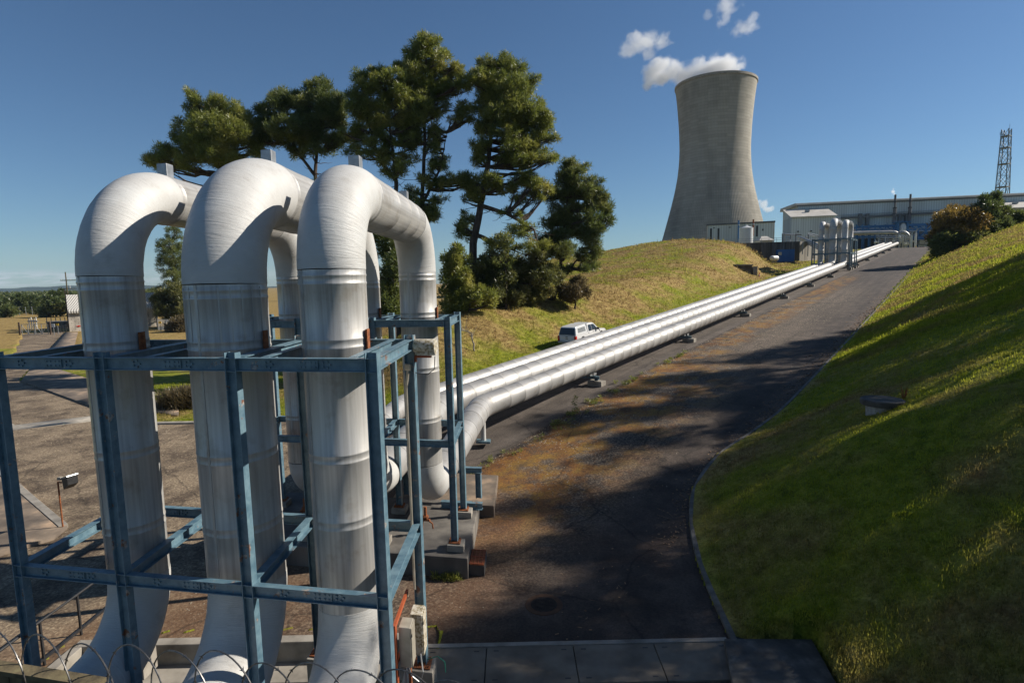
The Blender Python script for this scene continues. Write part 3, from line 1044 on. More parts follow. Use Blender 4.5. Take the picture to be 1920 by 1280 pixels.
PIPES = [  # i of the column, radius, bottom axis, crossover axis, bend radius, label
    (-5.36, 0.510, -6.75, 1.82, 1.36, 'clad steam pipe with the leftmost upright loop, farthest from the dark road'),
    (-3.10, 0.680, -6.98, 1.87, 1.62, 'fattest steam pipe, its wrapped loop standing highest in the middle'),
    (-1.09, 0.572, -7.15, 1.70, 1.36, 'clad steam pipe nearest the dark road, its loop beside the floodlight'),
]
J1, J2 = 1.42, 9.32
pipe_s = [-4.14, -2.07, 0.0]
TL0, TL1 = 111.5, 118.5           # the second loop, far up the hill
for k, (pi, r, zb, zt, rb, lab) in enumerate(PIPES):
    s = pipe_s[k]
    root = thing('steam_pipe', F(pi, J1, ZPAD), lab, 'pipe', 'steam pipes')
    j1_ = J1 - (0.34, 0.17, 0.0)[k]
    b1 = F(pi, j1_, 0); b2 = F(pi, J2, 0)
    def at(base, z): return Vector((base.x, base.y, z))
    # bottom run towards the viewer, first bend
    st = F(pi, j1_ - 7.0, zb - 0.35)
    arc, p1, p2 = fillet(st, at(b1, zb), at(b1, 0), rb, 18)
    mb = MB(); rod(mb, st, p1, r, [1.3, 2.6, 3.9]); obj('buried_run', mb, M['lag'], root, True)
    obj('bend', bendmesh(arc, r, k), M['lag'], root, True)
    # riser
    rt3 = (1.60, 1.84, 1.46)[k]
    arc2, q1, q2 = fillet(at(b1, 0), at(b1, zt), at(b2, zt), rt3, 26)
    L = q1.z - p2.z
    mb = MB()
    seams = [(z_ - p2.z) for z_ in (-4.45 + 0.12 * k, -3.02, -1.02, q1.z - 0.17)]
    rod(mb, p2, q1, r, seams, seg=56, double=True)
    # long standing seam with rivets
    an = (-0.55, -0.3, -0.75)[k]
    fwd = Vector((math.sin(an), -math.cos(an), 0))
    mb.bar(p2 + fwd * (r + 0.003), q1 + fwd * (r + 0.003), 0.05, 0.012, Vector((math.cos(an), math.sin(an), 0)))
    for q in range(22):
        mb.box(p2.lerp(q1, (q + .5) / 22) + fwd * (r + 0.012), (0.014, 0.014, 0.014))
    if k == 1:
        for q in range(-5, 6):
            a_ = q * 0.27
            f2 = Vector((math.sin(a_), -math.cos(a_), 0))
            za, zb_ = -0.95, q1.z - 0.05
            if q != 0:
                mb.bar(at(b1, za) + f2 * (r + 0.002), at(b1, zb_) + f2 * (r + 0.002), 0.022, 0.014, Vector((math.cos(a_), math.sin(a_), 0)))
    obj('riser', mb, M['clad'], root, True)
    obj('bend', bendmesh(arc2, r, 10 + k), M['lag'], root, True)
    # guide shoe where the riser passes the frame
    for side in (1,):
        mb = MB().box(at(b1, -0.98) + FU * (r + 0.035), (0.03, 0.16, 0.36), (FU, FV, Z))
        obj('guide_plate', mb, M['rust'], root)
        mb = MB().box(at(b2, -0.98) + FU * (r + 0.035), (0.03, 0.16, 0.36), (FU, FV, Z))
        obj('guide_plate', mb, M['rust'], root)
    # crossover
    arc3, c1, c2 = fillet(q2, at(b2, zt), at(b2, 0), rt3 - .05, 22)
    mb = MB(); Lx = (c1 - q2).length
    rod(mb, q2, c1, r, [0.15, Lx * .35, Lx * .6, Lx * .82], seg=48, bead=0.008)
    obj('crossover', mb, M['clad'], root, True)
    for fr in (0.06, 0.97):
        pc = q2.lerp(c1, fr) + Z * (r + 0.10)
        mb = MB().box(pc, (0.24, 0.24, 0.32), (FU, FV, Z))
        obj('lifting_box', mb, M['galv'], root, bevel=0.012)
    obj('bend', bendmesh(arc3, r, 20 + k), M['lag'], root, True)
    # second riser and its foot
    zr2 = -6.85 + (0.1 if k == 1 else 0)
    pm_ = RS(0, s, -6.27)                               # where the pipe turns uphill
    pm_.z = -6.27
    # plan: the run goes along FV until it meets the uphill line at offset s
    # intersection of b2 + FV*a with P0 + N3*s + E3*t
    FW = Vector((math.sin(R(7.5)), math.cos(R(7.5)), 0))
    det = FW.x * (-E3.y) - FW.y * (-E3.x)
    dx, dy = P0.x + N3.x * s - b2.x, P0.y + N3.y * s - b2.y
    aa = (dx * (-E3.y) - dy * (-E3.x)) / det
    tb = ((b2.x + FW.x * aa) - (P0.x + N3.x * s)) * E3.x + ((b2.y + FW.y * aa) - (P0.y + N3.y * s)) * E3.y
    zc = -6.3 + SL * tb
    corner = Vector((b2.x + FW.x * aa, b2.y + FW.y * aa, zc))
    foot = at(b2, zr2)
    arc4, d1, d2 = fillet(at(b2, 0), foot, corner, r + 0.42, 14)
    mb = MB(); L2 = c2.z - d1.z
    # c2 is the lower end of the top bend
    rod(mb, d1 if d1.z < c2.z else c2, c2 if d1.z < c2.z else d1, r, [(z_ - d1.z) for z_ in (-4.35, -2.75, -1.02, c2.z - .17)], seg=44, double=True)
    an = -0.35
    fwd = Vector((math.sin(an), -math.cos(an), 0))
    mb.bar(d1 + fwd * (r + 0.003), c2 + fwd * (r + 0.003), 0.05, 0.012, Vector((math.cos(an), math.sin(an), 0)))
    obj('riser', mb, M['clad'], root, True)
    obj('bend', bendmesh(arc4, r, 30 + k, 0.012), M['lag'], root, True)
    # drain under the foot
    mb = MB()
    low = foot - Z * (r + 0.02) - FV * 0.25 + Z * 0.12
    mb.cyl(low + Z * .1, low - Z * 0.28, 0.05, seg=12)
    mb.cyl(low - Z * 0.20, low - Z * 0.26, 0.10, seg=12)
    mb.tube([low - Z * .28, low - Z * .36 + FU * .1, low - Z * .45 + FU * .22, low - Z * .62 + FU * .24], 0.025, 8)
    mb.tube([low - Z * .28, low - Z * .40 - FU * .1, low - Z * .66 - FU * .12], 0.025, 8)
    mb.cyl(low - Z * .34 - FU * .16, low - Z * .34 + FU * .14, 0.045, seg=10)
    obj('drain_valve', mb, M['rust'], root, True)
    # level run, bend, long run up the slope
    up_end = P0 + N3 * s + E3 * TL0
    up_end = Vector((up_end.x, up_end.y, -6.3 + SL * TL0))
    arc5, e1, e2 = fillet(d2, corner, up_end, 1.9, 12)
    mb = MB()
    Lr = (e1 - d2).length
    if Lr > 0.4:
        rod(mb, d2, e1, r, [q * 1.25 for q in range(1, int(Lr / 1.25) + 1)], seg=40, bead=0.01)
        obj('level_run', mb, M['cladrun'], root, True)
    mb = MB()
    rs = []
    pp = []
    n5 = len(arc5)
    for q in range(n5):
        pp.append(arc5[q]); rs.append(r + (0.014 if q % 2 else 0.002))
    mb.tube(pp, rs, 40)
    obj('bend', mb, M['cladrun'], root, True)
    # end flange rings near the foot
    # second loop
    zu = up_end.z
    ztop = zu + 8.35 + (0.35 if k == 1 else 0)
    e_up = Vector((E3.x, E3.y, SL)).normalized()
    l0 = P0 + N3 * s + E3 * TL0; l1 = P0 + N3 * s + E3 * TL1
    f0 = Vector((l0.x, l0.y, zu)); f1 = Vector((l1.x, l1.y, zu + SL * 7))
    t0_, t1_ = Vector((l0.x, l0.y, ztop)), Vector((l1.x, l1.y, ztop))
    a6, g1, g2 = fillet(e2, f0, t0_, r + .5, 8)
    mb = MB()
    Lr = (g1 - e2).length
    rod(mb, e2, g1, r, [q * 1.25 for q in range(1, int(Lr / 1.25) + 1)], seg=32, bead=0.0035, bw=0.02)
    obj('long_run', mb, M['cladrun'], root, True)
    obj('bend', MB().tube(a6, r, 24), M['lag'], root, True)
    a7, h1, h2 = fillet(f0, t0_, t1_, 1.25, 10)
    mb = MB(); rod(mb, g2, h1, r * .98, [2, 4, 6], seg=28); obj('riser', mb, M['lag'], root, True)
    obj('bend', MB().tube(a7, r, 28), M['lag'], root, True)
    a8, i1, i2 = fillet(t0_, t1_, f1, 1.25, 10)
    mb = MB(); rod(mb, h2, i1, r * .97, [.4, 1.2, 2.4, 3.6], seg=28, bead=0.09, bw=0.12); obj('crossover', mb, M['clad'], root, True)
    obj('bend', MB().tube(a8, r, 28), M['lag'], root, True)
    endp = f1 + e_up * 112
    a9, k1, k2 = fillet(t1_, f1, endp, r + .5, 8)
    mb = MB(); rod(mb, k1, i2, r * .98, [2, 4, 6], seg=28); obj('riser', mb, M['lag'], root, True)
    obj('bend', MB().tube(a9, r, 24), M['lag'], root, True)
    mb = MB()
    Lr = (endp - k2).length
    rod(mb, k2, endp, r, [q * 2.5 for q in range(1, int(Lr / 2.5) + 1)], seg=24, bead=0.011)
    obj('long_run', mb, M['cladrun'], root, True)

# ------------------------------------------------------------------ blue guide frames
def plate_bolts(mb, c, n, u_, w=0.34, h=0.13):
    mb.box(c + n * 0.006, (w, 0.012, h), (u_, n, Z))
    for a in (-.36, -.14, .14, .36):
        for b in (-.25, .25):
            mb.box(c + n * 0.018 + u_ * (a * w) + Z * (b * h * 1.1), (0.026, 0.02, 0.026), (u_, n, Z))

def frame(label, is_, j0, j1, zb, zl, zt, pipes, guide=True, lastmid=False):
    root = thing('guide_frame', F(0, j0, zb), label, 'steel frame', 'blue guide frames round the loops')
    H = 0.205
    for j in (j0, j1):
        for i in is_:
            mb = MB().ibeam(F(i, j, zb + 0.02), F(i, j, zt + 0.085), FU, 0.195, 0.14, 0.014, 0.010)
            for z_ in (zt - 0.002, zt - H - 0.004, zl - 0.002, zl - H - 0.004):
                mb.box(F(i, j, z_), (0.164, 0.132, 0.012), (FU, FV, Z))
            obj('post', mb, M['blue'], root)
            mb = MB().box(F(i, j, zb + 0.01), (0.36, 0.36, 0.025), (FU, FV, Z))
            for a in (-1, 1):
                for b in (-1, 1):
                    mb.cyl(F(i + a * .14, j + b * .14, zb + .02), F(i + a * .14, j + b * .14, zb + .06), 0.016, seg=8)
            obj('base_plate', mb, M['rust'], root)
        for z_ in (zt, zl):
            for a, b in zip(is_[1:], is_[:-1]):
                mb = MB().ibeam(F(a + .099, j, z_ - H / 2), F(b - .099, j, z_ - H / 2), Z, H, 0.125, 0.013, 0.009)
                mid = F((a + b) / 2, j, z_ - H / 2) - FV * 0.012
                plate_bolts(mb, mid + FU * 0.12, -FV, FU)
                for e in (-.55, .42):
                    for q in range(5):
                        an = q * 1.257
                        mb.box(mid + FU * (e + .065 * math.cos(an)) + Z * (.05 * math.sin(an)), (0.03, 0.03, 0.03), (FU, FV, Z))
                obj('beam', mb, M['blue'], root)
    for z_ in (zt, zl):
        for i in is_:
            mb = MB().ibeam(F(i, j0 + .072, z_ - H / 2), F(i, j1 - .072, z_ - H / 2), Z, H, 0.15, 0.014, 0.009)
            obj('beam', mb, M['blue'], root)
    if guide:
        for (pi, r) in pipes:
            for sd in (-1, 1):
                i = pi + sd * (r + 0.17)
                mb = MB().ibeam(F(i, j0 + .09, zt - H / 2 + .006), F(i, j1 - .09, zt - H / 2 + .006), Z, H - .01, 0.13, 0.012, 0.008)
                obj('guide_beam', mb, M['blue'], root)
    return root

IS = [0.0, -2.35, -4.77, -6.93]
prs = [(p[0], p[1]) for p in PIPES]
frame('blue steel frame round the near risers, its peeling front beams crossing the foreground', IS, 0.0, 2.72, -7.95, -4.86, -1.12, prs)
frame('smaller looking blue steel frame round the rear risers, standing on the concrete plinth', IS, 8.17, 10.62, -7.88, -4.74, -1.12, prs)

# footings of the near frame
for j in (0.0, 2.72):
    for i in IS:
        if j == 0.0 and i < -0.5: continue
        mb = MB().box(F(i + (0.02 if i == 0 else 0), j, -8.45), (0.46, 0.5, 0.98), (FU, FV, Z))
        lab = {0.0: 'mossy concrete footing under the near frame corner post by the junction boxes'}.get(i, None)
        if j == 2.72:
            lab = ['mossy concrete footing under the corner post beside the junction boxes',
                   'low concrete footing between the fattest pipe and the pipe by the road',
                   'low concrete footing between the leftmost and the fattest pipe',
                   'low concrete footing left of the leftmost pipe'][IS.index(i)]
        tag(obj('footing', mb, M['concrete'], bevel=0.02), lab if lab else 'concrete footing below the front corner post of the near frame', 'footing', 'footings of the near frame')

# plinth under the rear risers
mb = MB()
mb.box(F(-3.4, 9.75, -8.62), (7.7, 4.3, 1.02), (FU, FV, Z))
obj_pl = obj('plinth', mb, M['darkconc'], bevel=0.03)
tag(obj_pl, 'stained concrete plinth carrying the rear blue frame and the pipe feet', 'plinth')
for j in (8.17, 10.62):
    for i in IS:
        mb = MB().box(F(i + (.04 if i == 0 else 0), j - 0.02, -8.0), (0.52, 0.5, 0.215), (FU, FV, Z))
        o = obj('pad_block', mb, M['concrete'], obj_pl, bevel=0.02)
# second lower plinth and the steel stool behind it
mb = MB().box(F(-1.0, 13.5, -8.72), (4.0, 3.3, 1.0), (FU, FV, Z))
tag(obj('plinth', mb, M['path'], bevel=0.03), 'low plain concrete slab beyond the rear frame where the pipes turn', 'plinth')
root = thing('pipe_stool', F(0.3, 12.1, -8.05), 'short blue steel stool holding the pipe just behind the rear frame', 'pipe support')
mb = MB().ibeam(F(-2.6, 12.1, -6.98), F(0.55, 12.1, -6.98), Z, 0.2, 0.18); obj('cross_beam', mb, M['blue'], root)
mb = MB().ibeam(F(0.42, 12.1, -8.05), F(0.42, 12.1, -7.09), FU, 0.2, 0.18); obj('leg', mb, M['blue'], root)
mb = MB().ibeam(F(-2.4, 12.1, -8.05), F(-2.4, 12.1, -7.09), FU, 0.2, 0.18); obj('leg', mb, M['blue'], root)
mb = MB().ibeam(F(-0.9, 11.2, -7.98), F(0.62, 11.2, -7.98), Z, 0.24, 0.2)
tag(obj('loose_beam', mb, M['blue']), 'short blue beam lying on the back edge of the concrete plinth', 'beam')

# ------------------------------------------------------------------ supports of the long runs
def pipe_support(t, label):
    zc = -6.3 + SL * t
    zg = float(zroad(*RS(t, 0, 0)[:2]))
    root = thing('pipe_support', RS(t, 0, zg), label, 'pipe support', 'pipe supports up the slope')
    zb_ = zc - 0.70
    a, b = RS(t, -4.9, zb_ - .1), RS(t, 0.75, zb_ - .1)
    mb = MB().ibeam(a, b, Z, 0.18, 0.2); obj('cross_beam', mb, M['blue'], root)
    for s_ in (-4.6, -2.1, 0.55):
        mb = MB().box(RS(t, s_, zg + .10), (1.0, 0.6, 0.42), (N3, E3, Z)); obj('block', mb, M['concrete'], root, bevel=.02)
        mb = MB().ibeam(RS(t, s_, zg + .3), RS(t, s_, zb_ - .19), N3, 0.2, 0.18); obj('leg', mb, M['blue'], root)
    for k, s_ in enumerate(pipe_s):
        r = PIPES[k][1]
        mb = MB().box(RS(t, s_, zc - r - .045), (0.34, 0.3, 0.16), (N3, E3, Z))
        mb.box(RS(t, s_ + (.42 if k == 2 else 0.0), zc - r + .0), (0.05, 0.36, 0.16), (N3, E3, Z))
        obj('saddle', mb, M['galv'], root)
    return root

sup_words = ['steel support on concrete blocks nearest the rear frame, below the pipe run',
             'second pipe support up from the rear frame', 'third pipe support up from the rear frame',
             'pipe support midway between the rear frame and the far loop', 'second pipe support below the far loop',
             'pipe support nearest below the far loop']
for t, lb in zip((11.4, 27.2, 43.3, 60.5, 77, 94), sup_words):
    pipe_support(t, lb)
for t, lb in zip((126, 144, 162, 180, 198), ['pipe support just above the far loop', 'second pipe support above the far loop', 'third pipe support above the far loop', 'fourth pipe support above the far loop', 'pipe support closest to the turbine hall']):
    pipe_support(t, lb)

# pale tubular leg under the turning pipe
root = thing('pipe_stand', RS(-1.0, 1.0), 'pale tubular leg on a blue foot under the pipe that turns uphill', 'pipe support')
q = RS(0.6, 0.35, -7.85)
mb = MB().cyl(q, q + Z * 1.2, 0.13, seg=20); obj('leg', mb, M['lag'], root, True)
mb = MB().box(q + Z * .0, (0.7, 0.5, 0.10), (FU, FV, Z)); obj('foot', mb, M['blue'], root)

# far blue frame round the second loop
zg = float(zroad(*RS(115, -2, 0)[:2]))
root = thing('guide_frame', RS(115, -2, zg), 'far blue steel frame round the second pipe loop up the hill', 'steel frame', 'blue guide frames round the loops')
fs_ = (-5.6, -3.2, -1.05, 1.15)
for t in (110.6, 113.2, 117.2, 119.8):
    for s_ in (fs_ if t in (110.6, 119.8) else (fs_[0], fs_[-1])):
        mb = MB().ibeam(RS(t, s_, zg - .3), RS(t, s_, zg + 6.2), N3, .20, .18, .02, .02); obj('post', mb, M['blue'], root)
        mb = MB().box(RS(t, s_, zg + (0.1 if t < 115 else .4)), (.8, .8, .5), (N3, E3, Z)); obj('block', mb, M['concrete'], root)
    for z_ in (1.2, 3.2, 6.0):
        mb = MB().ibeam(RS(t, fs_[0], zg + z_), RS(t, fs_[-1], zg + z_), Z, .24, .2, .02, .02); obj('beam', mb, M['blue'], root)
for s_ in (fs_[0], fs_[-1]):
    for z_ in (3.2, 6.0):
        mb = MB().ibeam(RS(110.6, s_, zg + z_), RS(119.8, s_, zg + z_), Z, .24, .2, .02, .02); obj('beam', mb, M['blue'], root)

# ------------------------------------------------------------------ things near the frame
# floodlight on the corner post
c = F(0.33, 2.72, -1.26)
root = thing('floodlight', c, 'lichen stained floodlight bolted to the corner post of the near frame', 'floodlight')
mb = MB().lathe(c - FU * .22, [(0.04, 0.0), (0.135, 0.0), (0.145, .02), (0.145, .40), (0.13, .43), (0.02, .43)], 20, FU)
mb.box(c - FU * .0 - Z * .15, (0.42, 0.2, 0.03), (FU, FV, Z))
obj('housing', mb, M['lichen'], root, True)
mb = MB().box(c - Z * .125, (0.40, 0.22, 0.05), (FU, FV, Z)); obj('visor', mb, M['lichen'], root)
mb = MB().box(c - FU * .06 - Z * .205, (0.34, 0.09, 0.035), (FU, FV, Z)).box(c - FU * .22 - Z * .26, (0.05, 0.07, 0.1), (FU, FV, Z)); obj('bracket', mb, M['orange'], root)
mb = MB().tube([c + FU * .18 - Z * .2, c + FU * .16 - Z * .45, c + FU * .02 - Z * .56, c - FU * .2 - Z * .54, c - FU * .37 - Z * .44], 0.008, 6); obj('cable', mb, M['black'], root)
c2 = F(-.03, 2.60, -1.66)
root = thing('junction_box', c2, 'small round grey conduit box below the floodlight', 'junction box')
mb = MB().box(c2, (0.13, 0.07, 0.13), (FU, FV, Z)); obj('box', mb, M['steelbox'], root, bevel=.02)
mb = MB().tube([c2 - Z * .06, c2 - Z * .22 - FU * .02, c2 - Z * .4 - FU * .05, F(-.085, 2.60, -6.25)], 0.028, 10); obj('conduit', mb, M['steelbox'], root, True)

# junction boxes on the red-oxide rail
def cabinet(c, sx, sy, sz, m, label, top=None):
    root = thing('junction_box', c, label, 'junction box', 'enclosures on the rail')
    obj('cabinet', MB().box(c, (sx, sy, sz), (FU, FV, Z)), m, root, bevel=.012)
    obj('door', MB().box(c + FU * (sx / 2 + .012), (0.022, sy - .03, sz - .03), (FU, FV, Z)), m, root, bevel=.006)
    obj('hinge', MB().box(c + FU * (sx / 2 + .02) - FV * (sy / 2 - .03) + Z * (sz * .3), (0.02, .03, .06), (FU, FV, Z)), M['black'], root)
    obj('gland', MB().cyl(c - Z * (sz / 2), c - Z * (sz / 2 + .07), .025, seg=10), M['black'], root)
    return root
cb1 = P(763, 1203, 10.9)
cabinet(cb1, 0.23, 0.34, 0.80, M['steelbox'], 'brownish steel junction box on the red rail, nearer one with the plain lid')
cb2 = P(784, 1180, 11.45)
cabinet(cb2, 0.25, 0.36, 0.86, M['lichen'], 'lichen speckled grey junction box behind the brown one')
ra = cb1 - FU * .17
def RL(dj, z): return Vector((ra.x, ra.y, 0)) + FV * dj + Z * z
root = thing('mounting_rail', RL(0, -8.6), 'red oxide steel rail carrying the two junction boxes', 'bracket')
obj('rail', MB().bar(RL(-.30, cb1.z + .46), RL(.9, cb1.z + .50), 0.05, 0.08), M['orange'], root)
obj('rail', MB().bar(RL(-.26, cb1.z - .30), RL(1.0, cb1.z - .30), 0.05, 0.06), M['orange'], root)
obj('leg', MB().bar(RL(-.24, cb1.z + .50), RL(-.24, -8.6), 0.05, 0.07, FU), M['orange'], root)
obj('leg', MB().bar(RL(.05, cb1.z - .4) + FU * .2, RL(.05, -8.6) + FU * .2, 0.05, 0.05, FU), M['rust'], root)
c_ = cb1 - Z * .43
mb = MB().tube([c_, c_ + FU * .06 - Z * .25, c_ + FU * .24 - Z * .38, c_ + FU * .30 - Z * .15, c_ + FU * .2 + FV * .3], .014, 6)
mb.tube([c_ - FU * .06, c_ - FU * .05 - Z * .5, c_ + FU * .2 - Z * .9, c_ + FU * .6 - Z * 1.3], .012, 6)
tag(obj('cable', mb, M['galv'], None, True), 'grey cables looping below the junction boxes', 'cable')
mb = MB().tube([F(.1, 2.72, -7.85), F(.32, 2.75, -7.78), F(.48, 2.7, -7.85), F(.5, 2.66, -8.05)], .010, 6)
tag(obj('earth_wire', mb, M['greencable'], None, True), 'thin green earth wire beside the footing of the corner post', 'wire')

# rusty slatted grate box on the asphalt
g0 = F(0.62, 8.3, ZPAD)
gax = (FU, FV, Z)
root = thing('drain_box', g0, 'rusty slatted grate on a low concrete box beside the plinth', 'drain box')
obj('concrete_box', MB().box(g0 + Z * .16, (0.62, 0.98, 0.34), gax), M['darkconc'], root, bevel=.02)
mb = MB().box(g0 + Z * .345, (0.60, 0.96, 0.02), gax)
obj('grate', mb, M['rust'], root)
mb = MB()
for q in range(5):
    mb.box(g0 + FU * (-.24 + q * .12) + Z * .365, (0.014, 0.92, 0.02), gax)
for q in range(3):
    mb.box(g0 + FV * (-.44 + q * .44) + Z * .362, (0.58, 0.03, 0.015), gax)
obj('grate_bars', mb, M['orange'], root)

# manhole cover
mc = G(1020, 1133, ZPAD)
root = thing('manhole_cover', mc, 'round iron manhole cover in a rust stained ring on the asphalt', 'manhole cover')
obj('ring', MB().lathe(mc + Z * .004, [(0.36, 0.0), (0.36, .012), (0.50, .012), (0.51, .0)], 40), simple('rusty_ring', [(0.3, (0.055, 0.025, 0.012)), (0.7, (0.095, 0.045, 0.02))], 6, 0.9, kind='World'), root)
mb = MB().lathe(mc + Z * .002, [(0.0, .012), (0.35, .012), (0.355, 0.0)], 40)
for q in range(-7, 8):
    for w_ in range(-7, 8):
        if q * q + w_ * w_ < 45:
            mb.box(mc + Vector((q * .046, w_ * .046, .016)), (.026, .026, .008))
obj('lid', mb, simple('dark_iron', [(0.3, (0.022, 0.017, 0.014)), (0.7, (0.05, 0.038, 0.03))], 9, .85, kind='World', spec=.25), root)

M['cover'] = simple('dirty_cover_concrete', [(0.25, (0.075, 0.062, 0.048)), (0.5, (0.145, 0.122, 0.095)), (0.75, (0.215, 0.185, 0.148))], 1.3, 0.92, bumps=0.35, kind='World', detail=9)
# concrete trench covers across the foot of the road
xs = [(-2.25, -0.78), (-0.76, 1.28), (1.30, 3.20), (3.22, 5.0)]
labs = ['concrete trench cover beside the junction boxes, leftmost of the row', 'second concrete trench cover from the junction boxes', 'third concrete trench cover, last but one before the grass bank', 'concrete trench cover against the kerb of the grass bank']
for (x0, x1), lb in zip(xs, labs):
    mb = MB().bbox(x0, x1, 11.45, 12.72, ZPAD - .1, ZPAD + .05)
    o = obj('trench_cover', mb, M['cover'], bevel=.012)
    tag(o, lb, 'trench cover', 'concrete trench covers')
    for cx in (x0 + .22, x1 - .22):
        for cy in (11.6, 12.58):
            obj('lifting_slot', MB().box((cx, cy, ZPAD + .052), (.12, .035, .004)), M['black'], o)
mb = MB().bbox(-2.3, 5.0, 12.74, 12.88, ZPAD - .1, ZPAD + .065)
tag(obj('trench_edge', mb, M['concrete'], bevel=.01), 'narrow concrete edging along the row of trench covers', 'edging')
# slab on the right, let into the bank
poly = [Vector((x, y, PZ)) for x, y in SLABP]
mb = MB().prism(poly, (0, 0, -.5))
M['slab'] = simple('dark_lichened_slab', [(0.3, (0.045, 0.042, 0.038)), (0.55, (0.085, 0.08, 0.072)), (0.68, (0.14, 0.13, 0.115)), (0.8, (0.30, 0.29, 0.27))], 3, .95, bumps=.4, kind='World', detail=9)
tag(obj('concrete_slab', mb, M['slab'], bevel=.02), 'dark weathered concrete slab let into the foot of the grass bank', 'slab')

# concrete ring on the bank
rc = P(1652, 797, 21.0)
rc.z = float(zland(rc.x, rc.y)) - .05
root = thing('well_ring', rc, 'round concrete well ring with a dark lid on the grass bank', 'well ring')
obj('ring', MB().lathe(rc, [(0.50, -.3), (0.52, .32), (0.0, .32)], 32), M['white'], root, True).data.materials[0] = simple('pale_concrete', [(0.3, (0.20, 0.19, 0.18)), (0.7, (0.42, 0.41, 0.39))], 5, .9, kind='World')
obj('lid', MB().lathe(rc + Z * .30, [(0.0, .0), (0.68, .0), (0.71, .05), (0.71, .19), (0.66, .22), (0.56, .19), (0.0, .17)], 40), M['slab'], root, True)
mb = MB()
sp_ = rc + Vector((.85, .1, .0)); sp_.z = float(zland(sp_.x, sp_.y))
rnd = random.Random(5)
for q in range(14):
    a_ = rnd.uniform(0, 6.28)
    tip = sp_ + Vector((math.cos(a_) * .14, math.sin(a_) * .14, rnd.uniform(.25, .55)))
    mb.tube([sp_, sp_.lerp(tip, .6) + Z * .05, tip], [.014, .012, .004], 4)
tag(obj('dock_weed', mb, M['rust']), 'rust brown weed standing beside the well ring', 'weed')

# trench of the near bends: walls, ledge, floor
tx0, tx1, ty0, ty1 = TRENCH
root = thing('pipe_trench', ((tx0 + tx1) / 2, ty1, -10.6), 'concrete walled trench below the near bends', 'trench')
obj('back_wall', MB().bbox(tx0 - .0, tx1 + .0, ty1 - .28, ty1 - .002, -10.9, ZPAD + .10), M['concrete'], root, bevel=.02)
obj('ledge', MB().bbox(tx0 + .26, tx1 - .3, ty1 - 1.0, ty1 - .283, -10.9, ZPAD - .42), M['concrete'], root, bevel=.02)
obj('side_wall', MB().bbox(tx0 - .02, tx0 + .25, 2.0, ty1 - .283, -10.9, ZPAD + .10), M['concrete'], root, bevel=.02)
obj('side_wall', MB().bbox(tx1 - .28, tx1 + .02, 2.0, ty1 - .283, -10.9, ZPAD + .08), M['concrete'], root, bevel=.02)
obj('floor', MB().bbox(tx0 + .2, tx1 - .2, 2.0, ty1 - .2, -11.2, -10.4), M['darkconc'], root)
obj('drain_pipe', MB().cyl((tx0 + .3, ty1 - 1.1, ZPAD - .62), (tx1 - .3, ty1 - 1.1, ZPAD - .62), .035, seg=10), M['galv'], root)

# black handrail on the left wall of the trench
root = thing('handrail', (-11.15, 11, ZPAD), 'black steel handrail along the left wall of the trench', 'handrail')
y0, y1 = 5.0, 15.0
ht = 1.08
obj('top_rail', MB().cyl((-11.15, y0, ZPAD + ht), (-11.15, y1, ZPAD + ht), .03, seg=10), M['black'], root, True)
obj('bottom_rail', MB().box((-11.15, (y0 + y1) / 2, ZPAD + .16), (.05, y1 - y0, .06)), M['black'], root)
for q in range(9):
    yy = y0 + .6 + q * 1.15
    obj('post', MB().bar((-11.15, yy, ZPAD), (-11.15, yy, ZPAD + ht), .045, .045, (1, 0, 0)), M['black'], root)
# pale cable tray standing by the handrail end
root = thing('cable_tray', (-10.7, 14.6, ZPAD), 'pale upright cable tray behind the leftmost pipe foot', 'cable tray')
obj('tray', MB().bar((-10.75, 14.9, ZPAD), (-10.75, 14.9, ZPAD + 1.15), .42, .05, (1, 0, 0)), M['galv'], root)
obj('flange', MB().bar((-10.52, 14.85, ZPAD), (-10.52, 14.85, ZPAD + 1.18), .05, .12, (1, 0, 0)), M['galv'], root)
obj('flange', MB().bar((-10.98, 14.85, ZPAD), (-10.98, 14.85, ZPAD + 1.18), .05, .12, (1, 0, 0)), M['galv'], root)

# floodlight on a thin post at the left path
b_ = G(118, 988, ZPAD + .1)
root = thing('lamp_post', b_, 'short thin post with a black floodlight at the corner of the left path', 'floodlight')
d_ = (b_ - Vector((0, 0, 0))).length
hh = 72 * d_ / 1067 * .93
top = b_ + Z * hh
rgt = Vector((0.9, -.42, 0)).normalized()
fw = Vector((.42, .9, 0)).normalized()
obj('post', MB().tube([b_, top, top + rgt * .22], .028, 8), M['rust'], root, True)
hc = top + rgt * .42 + Z * .05
mb = MB().prism([hc + rgt * -.17 + Z * .14, hc + rgt * .2 + Z * .24, hc + rgt * .2 - Z * .10, hc - rgt * .10 - Z * .30], fw * .34)
obj('lamp_head', mb, M['black'], root)
obj('lens', MB().prism([hc + rgt * -.12 + Z * .15 - fw * .02, hc + rgt * .2 + Z * .25 - fw * .02, hc + rgt * .22 + Z * .21 - fw * .02, hc - rgt * .1 + Z * .11 - fw * .02], fw * .38), M['galv'], root)
obj('knob', MB().box(hc - rgt * .26 + Z * .1, (.12, .12, .1)), M['concrete'], root)

